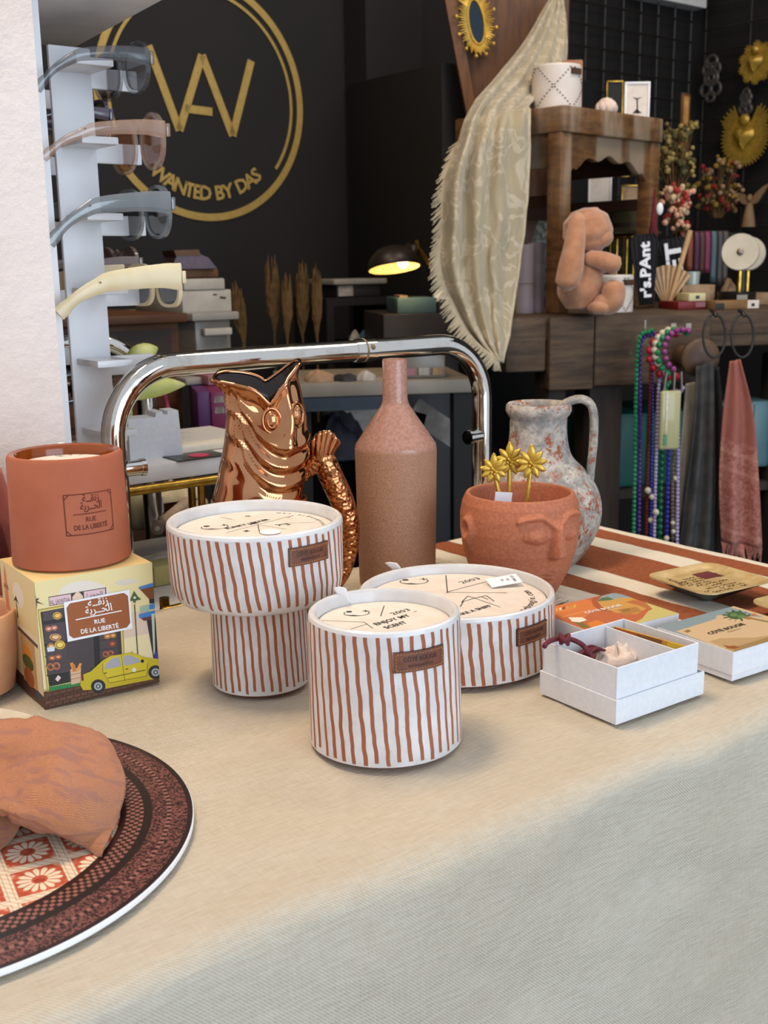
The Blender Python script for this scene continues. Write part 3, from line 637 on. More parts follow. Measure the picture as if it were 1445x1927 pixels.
# border prints
lace = ((an * 92).sin().abs() - ((r - .1495) * 620).abs()).ramp(-.1, .25); dots = ((an * 92).cos().abs() - .6 - ((r - .1495) * 300).abs() * .9).ramp(-.1, .1)
bnoise = m.noise(700, None, 2).ramp(.42, .6)
bd = m.mix(bnoise * ring(.139, .161), '#24100f', '#7a4a44'); bd = m.mix(lace * ring(.1415, .1575) * .9, bd, '#95625a'); bd = m.mix(dots * ring(.1415, .1575), bd, '#1c0b0b')
inn = m.mix(((an * 150).sin() * ((r - .128) * 1100).sin()).ramp(-.1, .3) * ring(.1225, .1335), '#2a1412', '#8d5d52')
bd = m.mix(ring(.118, .1362), bd, inn); bd = m.mix(ring(.1335, .1385), bd, '#160b0a')
m.base(m.mix((r - .1185).ramp(-.0003, .0003), tile, bd))
plain('charger_edge', '#eceef0', None, .5)
cp = thing('charger_plate', 'round placemat printed with rust daisies and a dark lace border', 'placemat', (-.288, .632, T), 0)
MB().lathe([(0, .0005), (RC - .001, .0005), (RC, .0015), (RC, .0042), (RC - .0006, .005)], 160).build('board', 'charger_edge', cp)
MB().lathe([(RC - .0006, .005), (RC - .02, .0052), (.118, .0052), (0, .0052)], 160).build('printed_top', 'charger_print', cp)
pl = thing('side_plate', 'pale cream stoneware plate half hidden under the linen napkin', 'plate', (-.318, .690, T + .0056), 0)
pr = .098
MB().lathe([(0, 0), (.06, 0), (.065, .002), (.085, .012), (pr, .0185), (pr + .001, .0205), (pr - .001, .0215), (pr - .004, .020), (.08, .0135), (.06, .006), (0, .005)], 96).build('dish', 'cream_ceramic', pl)
m = Mat('rust_linen', rough=.95, Specular_IOR_Level=.1, Sheen_Weight=.2)
u_, v_, _ = m.xyz(kind='UV'); wv = (u_ * 760).sin().max((v_ * 640).sin()); th = m.noise(40, m.vec('UV', (1, 14, 1)), 3).ramp(.35, .7); th2 = m.noise(40, m.vec('UV', (14, 1, 1)), 3).ramp(.35, .7)
c0 = m.mix(th, '#c47f56', '#d79a70'); c0 = m.mix(th2 * .5, c0, '#b06c48'); c0 = m.mix(m.noise(5, m.vec('UV', (1, 3, 1)), 2).ramp(.5, .62) * .6, c0, '#a5706a')
m.base(m.mix(wv.ramp(-.4, .8) * .55 + .45, '#8d4f32', c0)).bump(wv + th * .6, .6, .0007)
def nz_(px_, py_, h): q = pz(px_, py_, T + h); return q
rows = [[(-120, 1362, .030), (-60, 1352, .034), (0, 1350, .036), (60, 1352, .037), (130, 1362, .034), (190, 1382, .024), (214, 1408, .012)],
        [(-120, 1392, .040), (-60, 1390, .041), (0, 1392, .042), (62, 1390, .045), (125, 1398, .040), (195, 1415, .027), (229, 1442, .013)],
        [(-120, 1432, .040), (-60, 1435, .038), (0, 1440, .034), (60, 1428, .045), (120, 1438, .044), (190, 1458, .030), (236, 1472, .016)],
        [(-120, 1482, .036), (-60, 1485, .036), (0, 1488, .038), (60, 1475, .046), (125, 1488, .042), (185, 1502, .028), (232, 1506, .013)],
        [(-120, 1512, .032), (-60, 1515, .034), (0, 1520, .038), (60, 1532, .036), (125, 1555, .026), (182, 1562, .016), (217, 1548, .010)],
        [(-120, 1530, .024), (-60, 1528, .026), (0, 1526, .034), (38, 1548, .028), (105, 1562, .020), (158, 1585, .011), (200, 1592, .0075)],
        [(-120, 1545, .016), (-60, 1540, .020), (0, 1533, .028), (34, 1549, .024), (100, 1566, .016), (152, 1592, .0085), (190, 1612, .0065)]]
N0 = [[nz_(*q) for q in r_] for r_ in rows]; fnap = cpatch(N0)
def napf(u, v):
    p = fnap(u, v); return p + Z * (fbm(u * 9, v * 7, 5) * .0020 + fbm(u * 4, v * 4, 8) * .0042)
mb = MB().grid(napf, 72, 60, flip=True)
tag(mb.build('linen_napkin', 'rust_linen', smooth=180, solid=.0012), 'crumpled rust linen napkin draped over the plate and placemat', 'napkin')
mb = MB().grid(cpatch([[nz_(-120, 1520, .022), nz_(-40, 1525, .022), nz_(10, 1530, .021), nz_(40, 1550, .015)], [nz_(-120, 1560, .016), nz_(-40, 1572, .013), nz_(5, 1578, .010), nz_(28, 1572, .009)], [nz_(-120, 1600, .009), nz_(-60, 1598, .008), (nz_(-10, 1602, .0072)), nz_(12, 1590, .0068)]]), 24, 20, flip=True)
o = mb.build('folded_corner', 'rust_linen', bpy.data.objects['linen_napkin'], smooth=180, solid=.0012)
# ================================================================ copper fish jug
P = pz(505, 1152, T); fj = thing('fish_jug', 'shiny copper jug in the shape of a gaping fish with a tail handle', 'jug', (P.x, P.y, T), 0)
fc = face_angle(P)                         # direction to the viewer
def zpx(y_): return py(505, y_, P.y).z - T
kx = ppm((P.x, P.y, T + .16)); px2m = lambda d: d / kx
# outline: height, half width to the left, to the right (pixels), from the foot up
prof = [(0, 62, 70), (.03, 76, 86), (.06, 92, 96), (.095, 100, 90), (zpx(935), 96, 74), (zpx(880), 82, 80), (zpx(830), 70, 86), (zpx(785), 64, 86), (zpx(740), 66, 78), (zpx(712), 78, 72), (zpx(683), 86, 71)]
def pw_(t, k):
    for (a, *A), (b, *B) in zip(prof, prof[1:]):
        if t <= b: f = (t - a) / (b - a); f = f * f * (3 - 2 * f) * .5 + f * .5; return A[k] + (B[k] - A[k]) * f
    return prof[-1][1 + k]
def rimz(th):                              # th = 0 to the right of the picture, pi to the left, -pi/2 towards the viewer
    c = math.cos(th); s = math.sin(th)
    zz = zpx(742) + (zpx(683) - zpx(742)) * max(0, (c - .12) / .88) ** 1.35 + (zpx(712) - zpx(742)) * min(1, max(0, .12 - c) / 1.0) ** .55
    if s < 0: zz -= .008 * math.exp(-((c - .12) / .22) ** 2)
    else: zz += .010 * s
    return zz
def bodyp(th, z, off=0):
    c, s = math.cos(th), math.sin(th)
    hr, hl = px2m(pw_(z, 1)), px2m(pw_(z, 0)); cx = (hr - hl) / 2; a = (hr + hl) / 2; b = a * (.80 if z < .12 else .80 - .22 * min(1, (z - .12) / .09))
    # relief on the viewer's side: gill folds, snout
    d = 0
    fx = th + math.pi / 2                   # 0 = facing the viewer, + to the right
    if -1.9 < fx < 1.5 and z > .06:
        for z0, amp in ((zpx(905), .0032), (zpx(872), .0042), (zpx(838), .0036)):
            cz = z0 + .030 * (fx - .55) ** 2 * (1 if fx < .55 else .4)
            d += amp * math.exp(-((z - cz) / .0042) ** 2) * (1 if fx > -1.6 else .4) - amp * .6 * math.exp(-((z - cz + .0085) / .004) ** 2)
        d += .008 * math.exp(-((fx - .52) / .16) ** 2) * math.exp(-((z - zpx(800)) / .026) ** 2)      # snout
        d += .004 * math.exp(-((fx - .6) / .10) ** 2) * math.exp(-((z - zpx(745)) / .03) ** 2)
        d -= .006 * math.exp(-((fx + .15) / .35) ** 2) * math.exp(-((z - zpx(770)) / .016) ** 2)
        d += .0025 * math.sin(z * 260 + fx * 3.5) * math.exp(-((fx + .9) / .5) ** 2) * math.exp(-((z - zpx(790)) / .05) ** 2)
    lf_ = math.exp(-((z - rimz(th)) / .008) ** 2) * .0035 if z > .15 else 0
    a, b = a + d + lf_ + off, b + d + lf_ + off
    x, y_ = cx + a * c, b * s
    # turn so that 'right' is across the view
    q = fc + math.pi / 2
    return Vector((x * math.cos(q) - y_ * math.sin(q), x * math.sin(q) + y_ * math.cos(q), z))
def fjf(u, v): th = -math.pi + 2 * math.pi * u; return bodyp(th, rimz(th) * v)
mb = MB().grid(fjf, 128, 96, cu=True); mb.f.append(tuple(range(128))[::-1]); mb.mi.append(0)
mb.build('fish_body', 'copper_mirror', fj, smooth=180)
MB().grid(lambda u, v: bodyp(-math.pi + 2 * math.pi * u, rimz(-math.pi + 2 * math.pi * u) * (1 - .62 * v), -.0012 - .004 * min(1, v * 6)), 96, 20, cu=True, flip=True).build('glazed_inside', 'dark_glaze', fj, smooth=180)
mb = MB(); mb.tube([bodyp(-math.pi + 2 * math.pi * i / 96, rimz(-math.pi + 2 * math.pi * i / 96), -.0004) for i in range(96)], .0022, 8, True); mb.build('lip', 'copper_mirror', fj, smooth=180)
# belly scales
mb = MB()
for j in range(7):
    for i in range(30):
        th = -math.pi + (i + .5 * (j % 2)) * 2 * math.pi / 30; z = .018 + j * .0155
        q = bodyp(th, z); o_ = bodyp(th, z, .01) - q; e2 = bodyp(th + .1, z) - q
        M_ = Matrix.Translation(q) @ Matrix((e2.normalized(), Z, o_.normalized())).transposed().to_4x4()
        mb.ball((0, 0, 0), (.0085, .0095, .0022), 10, 6, M_)
mb.build('scales', 'copper_mirror', fj, smooth=180, kind='stuff')
for fx, yy in ((.12, 786), (.80, 778)):
    th = fx - math.pi / 2; q = bodyp(th, zpx(yy)); o_ = (bodyp(th, zpx(yy), .01) - q).normalized(); e2 = Z.cross(o_).normalized()
    M_ = Matrix.Translation(q) @ Matrix((e2, o_.cross(e2), o_)).transposed().to_4x4()
    mb = MB(); mb.ball((0, 0, .001), (.0075, .0105, .0055), 18, 10, M_)
    mb.tube([(.0088 * math.cos(a), .012 * math.sin(a), .0015) for a in [2 * math.pi * i / 26 for i in range(26)]], .0017, 8, True, M_)
    mb.tube([(.0045 * math.cos(a) , .0065 * math.sin(a), .005) for a in [2 * math.pi * i / 22 for i in range(22)]], .001, 8, True, M_)
    mb.build('eye', 'copper_mirror', fj, smooth=180)
RX = Vector((math.cos(fc + math.pi / 2), math.sin(fc + math.pi / 2), 0)); BK = Vector((-math.cos(fc), -math.sin(fc), 0))
def fpt(x_, y_, b=0.): q = py(x_, y_, P.y) - Vector((P.x, P.y, T)); return RX * q.dot(RX) + Z * q.z + BK * b
hp = cat([fpt(560, 905, .012), fpt(590, 880, .012), fpt(608, 868, .012), fpt(626, 905, .012), fpt(648, 955, .014), fpt(660, 1005, .016), fpt(657, 1055, .016), fpt(640, 1100, .012), fpt(600, 1130, .004)], 6)
rr_ = [px2m(15 + 9 * math.sin(math.pi * min(1, i / (len(hp) - 1) * 1.15))) for i in range(len(hp))]
MB().tube(hp, rr_, 16).build('tail_handle', 'copper_scales', fj, smooth=180)
def finf(u, v):
    a = (u - .5); base = fpt(603 + a * 34, 872, .012); tip = fpt(612 + a * 62, 812 + 34 * a * a * 4 - 12 * (a > 0) * a, .012)
    p = base.lerp(tip, v); return p + BK * (-.010 * math.cos(a * 3.0) + .0015 * math.sin(u * 34) * v)
MB().grid(finf, 40, 12).build('tail_fin', 'copper_mirror', fj, smooth=180, solid=.004)
# ================================================================ bottle vase
P = pz(748, 1098, T)
bt = MB().lathe([(0, 0), (.039, 0), (.0415, .002), (.0422, .01), (.0443, .150), (.0440, .1545), (.0432, .1575), (.0155, .1985), (.0142, .202), (.0134, .206), (.0131, .246), (.0124, .248), (.0108, .2482), (.0100, .246), (.0100, .20), (.030, .16), (.030, .02), (0, .02)], 96).build('bottle_vase', 'bottle_clay')
tag(bt, 'tall brown speckled bottle vase with a narrow glazed neck', 'vase', None, (P.x, P.y, T))
# ================================================================ face planter and its palm picks
P = pz(976, 1122, T); fp = thing('face_planter', 'round terracotta planter with a sleeping face in relief', 'planter', (P.x, P.y, T), 0)
kx = ppm((P.x, P.y, T + .09)); zr = py(976, 927, P.y).z - T; rm = 112 / kx
pf = [(0, .036), (.12, .044), (.3, .0545), (.5, .0612), (.68, .0640), (.82, .0640), (.93, .0618), (1, .0582)]
def prad(t):
    for (a, A), (b, B) in zip(pf, pf[1:]):
        if t <= b: f = (t - a) / (b - a); return A + (B - A) * f
    return pf[-1][1]
pk = rm / .064
nose = face_angle(P) + R_(36)
def G(x, s): return math.exp(-(x / s) ** 2)
def sg(x): return 1 / (1 + math.exp(max(-60, min(60, x))))
def facer(a, t):
    d = 0; h = t * zr
    def at(px_y): return py(976, px_y, P.y - .05).z - T
    x = (a - nose + math.pi) % (2 * math.pi) - math.pi; arc = x * rm
    zb_, ze, zn, zm = at(980), at(1010), at(1050), at(1083)
    if abs(x) < 1.3:
        tn = min(1, max(0, (zb_ - h) / (zb_ - zn)))
        wn = .0042 + .0022 * tn
        inn = sg((h - zb_ + .004) / .0022) * sg((zn - h) / .0011)
        d += (.0075 + .0085 * tn) * inn * sg((abs(arc) - wn) / .0009)
        for sgn in (-1, 1):
            e = arc * sgn - .0215
            br = zb_ + .0045 - .55 * (e / .02) ** 2 * .008 - max(0, -e - .006) * .55
            if -.019 < e < .019: d += .0042 * G(h - br, .0028) * (1 if e > -.015 else .7)
            d += .0066 * math.exp(-(e / .0100) ** 2 - ((h - ze - .001) / .0075) ** 2) * sg((ze - .0030 - .003 * (1 - (e / .0105) ** 2) - h) / .0004)
        d += .0062 * math.exp(-(arc / .0085) ** 2 - ((h - zm - .0015) / .0022) ** 2) + .0060 * math.exp(-(arc / .007) ** 2 - ((h - zm + .0032) / .0022) ** 2) - .0012 * math.exp(-(arc / .011) ** 2 - ((h - zm + .0006) / .0008) ** 2)
    for sgn in (-1, 1):
        e = (x - sgn * 1.62) * rm
        if abs(e) < .03:
            tt = math.hypot(e * (1 if sgn > 0 else 1) / .0085, (h - ze - .004) / .0115)
            d += .0050 * G(tt - .85, .38) + .003 * math.exp(-(e / .006) ** 2 - ((h - ze + .012) / .008) ** 2)
    return d
def plf(u, v): a = 2 * math.pi * u; r_ = prad(v) * pk + facer(a, v); return Vector((r_ * math.cos(a), r_ * math.sin(a), zr * v))
mb = MB().grid(plf, 260, 150, cu=True); mb.f.append(tuple(range(260))[::-1]); mb.mi.append(0)
mb.build('bowl', 'planter_clay', fp, smooth=180)
rt_ = prad(1) * pk
MB().lathe([(rt_, zr), (rt_ - .001, zr + .0012), (rt_ - .004, zr + .001), (rt_ - .0055, zr - .002), (rt_ - .003, zr - .03), (.03, .02), (0, .02)], 96).build('rim_inside', 'planter_clay', fp)
plain('gold_pick', '#d2ac48', '#c09838', .4, 200, .15, metal=.6)
lm = None
def make_leaf():
    mb = MB()
    def fn(u, v): w = .0036 * math.sin(math.pi * min(1, v * .93 + .07)) ** .8; return Vector(((u - .5) * 2 * w, .0155 * v + .001, .0012 * (1 - abs(u - .5) * 2) - .0008 + .0016 * math.sin(v * 2.5)))
    mb.grid(fn, 6, 10); return mb
pk_l = []
for i, (tx_, ty_, bx_, by_, sc, dy, lb) in enumerate([(929, 884, 940, 934, .95, -.008, 'gold palm-tree pick furthest left in the face planter, price tag at its stem'), (959, 866, 958, 934, 1.05, .006, 'tallest gold palm-tree pick, middle of three in the face planter'), (1000, 872, 992, 940, 1.08, -.004, 'gold palm-tree pick furthest right in the face planter')]):
    Y_ = P.y + dy; top = py(tx_, ty_, Y_); bot = py(bx_, by_, Y_); d = (bot - top); low = top + d * 2.1
    pkk = thing('palm_pick', lb, 'pick', top, 0, 'gold palm picks in the planter'); M0 = Matrix.Translation(top)
    MB().tube([Vector((0, .0015, 0)), low - top], [.0024, .0026], 10).build('stem', 'gold_pick', pkk)
    for k in range(9):
        a = R_([0, 42, 80, 118, 155, 205, 242, 280, 318][k]); me = make_leaf() if lm is None else None
        if me: l0 = me.build('leaf', 'gold_pick', pkk, smooth=60, solid=.0012); lm = l0
        else:
            l0 = lm.copy(); COL.objects.link(l0); l0.parent = pkk
        sc_k = sc * (1.12 if k == 0 else .92)
        l0.matrix_local = Matrix.Rotation(R_(90), 4, 'X') @ Matrix.Rotation(-a, 4, 'Z') @ Matrix.Scale(sc_k, 4)
    mb = MB()
    for q in ((0, 0), (.0022, -.002), (-.0022, -.0022), (.0008, -.0042), (-.0014, .0014)): mb.ball((q[0], -.003, q[1]), .0017, 8, 6)
    mb.build('dates', 'gold_pick', pkk)
    if i == 0:
        q = py(947, 937, P.y - .012) - top
        MB().box(-.009, .009, -.0004, .0004, -.006, .006, TR(q.x, q.y, q.z, R_(10), 0, R_(6))).build('price_tag', 'paper_white', pkk)
# ================================================================ weathered jug
P = pz(1018, 1062, T); wj = thing('weathered_jug', 'grey weathered earthenware jug with one big looped handle', 'jug', (P.x, P.y, T), 0)
fz = lambda y_: py(1018, y_, P.y).z - T
kx = ppm((P.x, P.y, T + .1)); g = lambda d: d / kx
jp = [(0, 0), (g(58), 0), (g(66), .004), (g(88), fz(1030)), (g(110), fz(990)), (g(116), fz(955)), (g(110), fz(920)), (g(88), fz(885)), (g(66), fz(862)), (g(57), fz(840)), (g(53), fz(810)), (g(53), fz(785)), (g(57), fz(780)), (g(61), fz(772)), (g(60), fz(762)), (g(57), fz(758)), (g(52), fz(760)), (g(48), fz(775)), (g(46), fz(840)), (g(80), fz(900)), (g(90), fz(960)), (0, .03)]
sm = cat([(r_, 0, z_) for r_, z_ in jp[:12]], 5)
dx_ = g(-9)
prf = [(p_.x, p_.z) for p_ in sm] + jp[12:]
mb = MB(); n = 80
mb.lathe(prf, n)
mb.v = [Vector((q.x + dx_ * min(1, max(0, q.z / fz(850))), q.y, q.z)) for q in mb.v]
mb.build('jug_body', 'weathered_plaster', wj, smooth=60)
q = face_angle(P); RX = Vector((math.cos(q + math.pi / 2), math.sin(q + math.pi / 2), 0))
def jpt(x_, y_): d = py(x_, y_, P.y) - Vector((P.x, P.y, T)); return RX * d.dot(RX) + Z * d.z
hp = cat([jpt(1058, 762), jpt(1075, 753), jpt(1095, 750), jpt(1111, 760), jpt(1117, 785), jpt(1116, 830), jpt(1112, 870), jpt(1108, 905), jpt(1098, 930)], 6)
MB().tube(hp, [(g(8), g(15))] * len(hp), 14, flat=RX).build('handle', 'weathered_plaster', wj, smooth=60)
# ================================================================ white gift boxes
F0 = pz(1158.6, 1366, T); Rr = pz(1323.7, 1306.7, T); ang = math.atan2(Rr.y - F0.y, Rr.x - F0.x); BWx = (Rr - F0).length; BDx = .0835
gb = thing('gift_box', 'open white gift box with a divider, holding a plaster charm on a red cord', 'box', (F0.x, F0.y, T), ang)
def trayb(mb, x0, x1, y0, y1, z0, z1, t=.0014):
    mb.box(x0, x1, y0, y0 + t, z0, z1).box(x0, x1, y1 - t, y1, z0, z1).box(x0, x0 + t, y0 + t, y1 - t, z0, z1).box(x1 - t, x1, y0 + t, y1 - t, z0, z1).box(x0 + t, x1 - t, y0 + t, y1 - t, z0, z0 + t); return mb
trayb(MB(), 0, BWx, 0, BDx, .0004, .0202).build('outer_lid', 'white_card', gb, bev=.0003, seg=1)
i_ = .0018
trayb(MB(), i_, BWx - i_ - .005, i_, BDx - i_, .002, .0455).build('tray', 'white_card', gb, bev=.0003, seg=1)
MB().box(BWx * .70, BWx * .70 + .0014, i_ + .0015, BDx - i_ - .0015, .004, .0435).build('divider', 'white_card', gb)
def wb(x, y, z): return Matrix.Translation((F0.x, F0.y, T)) @ Matrix.Rotation(ang, 4, 'Z') @ Vector((x, y, z))
plain('card_ochre', '#d7a93c', '#c08a3a', .5, 60)
cd = thing('scent_card', 'thin ochre card standing in the narrow slot of the open gift box', 'card', wb(BWx * .82, BDx * .5, .004), ang + R_(-90 + 6))
MB().box(-.036, .036, -.001, .001, 0, .0385).build('card', 'card_ochre', cd)
art([('p', '#b4622c', q4(-.036, .026, -.01, .026, -.01, .0384, -.036, .0384)), ('p', '#e0c040', q4(.012, .02, .036, .02, .036, .0384, .018, .0384)), ('p', '#8a5a2c', q4(-.012, .028, .010, .024, .012, .0384, -.012, .0384))], lambda x, y, o: Vector((x, -.001 - o, y)), 'print', cd)
ch = thing('plaster_charm', 'white moulded plaster charm with a wound dark-red cord in the open gift box', 'charm', wb(.038, .030, .0040), ang)
MiC = (Matrix.Translation(wb(.038, .030, .0040)) @ Matrix.Rotation(ang, 4, 'Z')).inverted()
def cz(x, y, z): return MiC @ pz(x, y, T + z)
c0_ = cz(1160, 1238, .026)
def chf(u, v):
    a = 2 * math.pi * u; b = math.pi * v - math.pi / 2; r_ = 1 + .05 * math.sin(3 * a) + .06 * fbm(math.cos(a) * 3, math.sin(a) * 3 + v * 5, 1)
    return Vector((c0_.x + .0215 * math.cos(b) * math.cos(a) * r_, c0_.y + .0145 * math.cos(b) * math.sin(a) * r_, .021 + (.0095 + .007 * fbm(u * 11, v * 7, 3)) * math.sin(b)))
MB().grid(chf, 48, 24, cu=True).build('cast', 'plaster_cast', ch, smooth=180)
mb = MB()
for i in range(15):
    k_ = i / 14; p0 = cz(1086 + 22 * k_, 1232 + 9 * k_, .026 + .003 * (i % 4)); p1 = cz(1126 + 14 * k_, 1220 + 5 * k_, .026 + .0035 * (i % 4))
    mb.tube(cat([p0, p0.lerp(p1, .5) + Z * (.003 + .001 * (i % 3)), p1], 5), .0012, 7)
mb.build('wound_cord', 'cord_red', ch, smooth=180)
lp = cat([cz(1118, 1240, .036), cz(1108, 1228, .040), cz(1096, 1214, .045), cz(1080, 1205, .049), cz(1062, 1201, .051), cz(1044, 1203, .051), cz(1030, 1209, .049), cz(1024, 1217, .047)], 8)
MB().tube(lp, .0021, 9).build('cord_loop', 'cord_red', ch, smooth=180)
mb = MB(); kn = cz(1062, 1203, .052)
for i in range(4): mb.tube([kn + Vector((.0034 * math.cos(a) * (.6 + .15 * i), .0034 * math.sin(a), .0022 * math.sin(a * 2 + i) + (i - 1.5) * .0011)) for a in [2 * math.pi * j / 14 for j in range(14)]], .0016, 7, True)
mb.build('knot', 'cord_red', ch, smooth=180)
def closed_box(label, F0, angx, w, d, h, step):
    b = thing('gift_box', label, 'box', (F0.x, F0.y, T), angx)
    MB().box(.001, w - .001, .001, d - .001, .0004, step + .004).build('base', 'white_card', b)
    MB().box(0, w, 0, d, step, h).build('lid', 'white_card', b, bev=.0004, seg=1)
    return b
hL = .0265
F2 = pz(1377, 1284, T); a2 = math.atan2(*(pz(1445, 1262, T) - F2).yx); cb = closed_box('closed white gift box, blue-grey and sand oasis picture on its lid', F2, ang - R_(2), .103, .0835, hL, .0056)
Mw = Matrix.Translation((F2.x, F2.y, T)) @ Matrix.Rotation(ang - R_(2), 4, 'Z'); Mi = Mw.inverted()
def l2(x, y, o): q = Mi @ pz(1180 + x * 265 / 1445, 980 + y * 320 / 1745, T + hL); return Vector((min(max(q.x, 0), .103), min(max(q.y, 0), .0835), hL + o))
BIG = q4(-.0, 0, .103, 0, .103, .0835, 0, .0835)
art([('p', '#c6ab87', None), ('p', '#c6ab87', [(840, 1260), (520, 1140), (900, 1010), (920, 975), (1000, 970), (1030, 1000), (2200, 1300), (1600, 1500), (1100, 1345)]), ('p', '#7f9199', [(250, 1095), (1010, 875), (1400, 990), (1000, 965), (920, 972), (905, 1010), (500, 1135), (840, 1262)]), ('p', '#b0926a', [(840, 1240), (960, 1205), (1300, 1200), (1500, 1170), (1500, 1260), (1100, 1350)]), ('p', '#957a4c', [(1130, 1290), (1445, 1195), (1500, 1240), (1110, 1350), (1090, 1330)]), ('p', '#8a6b3c', q4(580, 1135, 625, 1118, 660, 1132, 620, 1152)), ('p', '#8d4f22', [(985, 1272), (1040, 1288), (1100, 1283), (1155, 1300), (1090, 1318), (1030, 1312)])]
    + [('p', ('#3d5a34', '#56733f', '#2f4a2c')[i % 3], [(1120 + 10 * i, 975), (1120 + 130 * math.cos(i * .55) + 8, 975 + 52 * math.sin(i * .55) - 6), (1120 + 150 * math.cos(i * .55), 975 + 62 * math.sin(i * .55)), (1120 + 130 * math.cos(i * .55) - 8, 975 + 50 * math.sin(i * .55) + 10)]) for i in range(12)] + [('p', '#3d5a34', circ(1120, 972, 95, 16, 40)), ('p', '#5d7d48', circ(1095, 968, 40, 12, 18)), ('p', '#5d7d48', circ(1170, 985, 40, 12, 18)), ('p', '#c4672c', circ(1250, 1000, 36, 10, 14)), ('p', '#c4672c', circ(1300, 965, 26, 10, 10)), ('l', '#8a7346', [(1210, 990), (1600, 1070)], 14)], l2, 'printed_lid', cb)
tl = lambda x, y, o: Vector((x, y, hL + o))
mb = MB(); q = l2(1040, 1120, 0); mb.text('CÔTÉ BOUGIE', .0072, lambda x, y: tl(x, y, .0006), .02, rot=0, at=(q.x, q.y), width=.047, c='#2a2622'); mb.text('MARRAKECH', .003, lambda x, y: tl(x, y, .0006), 0., at=(q.x + .002, q.y - .0055), width=.017, c='#6b5a40'); mb.build('lettering', 'print', cb, smooth=0)
# orange lid
Rc = pz(1278, 1155, T + hL); Fc = pz(1182, 1183, T + hL); a1_ = ang + R_(-4)
F1 = Rc - Vector((math.cos(a1_), math.sin(a1_), 0)) * .103
ob = closed_box('closed white gift box, orange medina picture on its lid', Vector((F1.x, F1.y, T)), a1_, .103, .0835, hL, .0056)
Mw1 = Matrix.Translation((F1.x, F1.y, T)) @ Matrix.Rotation(a1_, 4, 'Z'); Mi1 = Mw1.inverted()
def l1(x, y, o): q = Mi1 @ pz(1040 + x * 405 / 1445, 1100 + y * 160 / 571, T + hL); return Vector((min(max(q.x, 0), .103), min(max(q.y, 0), .0835), hL + o))
art([('p', '#b5623a', None), ('p', '#b5623a', [(-400, 150), (330, 30), (860, 180), (560, 290), (250, 300)]), ('p', '#c9753f', [(-300, 150), (160, 80), (330, 120), (200, 240), (0, 200)]), ('p', '#a3562f', circ(390, 110, 130, 18, 75)), ('p', '#8697a0', [(300, 110), (330, 78), (400, 58), (470, 62), (540, 85), (430, 105)]), ('p', '#4f6a4a', [(300, 110), (330, 90), (370, 84), (410, 100), (350, 112)]), ('p', '#c2924a', [(300, 115), (400, 105), (430, 92), (540, 86), (650, 150), (560, 200), (420, 190), (330, 150)]), ('p', '#a8763c', [(430, 170), (560, 150), (600, 180), (480, 205)]), ('p', '#b06a3c', [(490, 120), (540, 104), (620, 122), (670, 150), (640, 165), (570, 140)]), ('p', '#8d6a34', q4(460, 172, 510, 160, 525, 175, 475, 190)), ('p', '#bfb26e', [(620, 120), (900, 190), (540, 290), (520, 270), (600, 230), (640, 180), (670, 165)]), ('p', '#d3792f', [(230, 260), (300, 240), (360, 265), (270, 300)]), ('p', '#6d6a34', [(130, 245), (190, 250), (250, 290), (200, 290)]), ('p', '#e6ddd2', [(105, 222), (200, 222), (230, 240), (180, 255), (130, 250)])]
    + [('l', '#d98a4c', [(-20, 195), (160, 155)], 7), ('l', '#d98a4c', [(60, 220), (220, 180)], 7)] + [('p', ('#c9b23c', '#d9d0c0', '#7d3b2a', '#b8a060', '#c98a3c')[i % 5], q4(20 + 24 * i, 180 - 5 * i, 34 + 24 * i, 177 - 5 * i, 34 + 24 * i, 160 - 5 * i, 20 + 24 * i, 163 - 5 * i)) for i in range(6)], l1, 'printed_lid', ob)
mb = MB(); q = l1(350, 172, 0); mb.text('CÔTÉ BOUGIE', .0072, lambda x, y: tl(x, y, .0006), .02, at=(q.x, q.y), width=.045, c='#f2ece6'); mb.text('MARRAKECH', .0028, lambda x, y: tl(x, y, .0006), .0, at=(q.x + .006, q.y - .005), width=.015, c='#e8d8c8'); mb.build('lettering', 'print', ob, smooth=0)
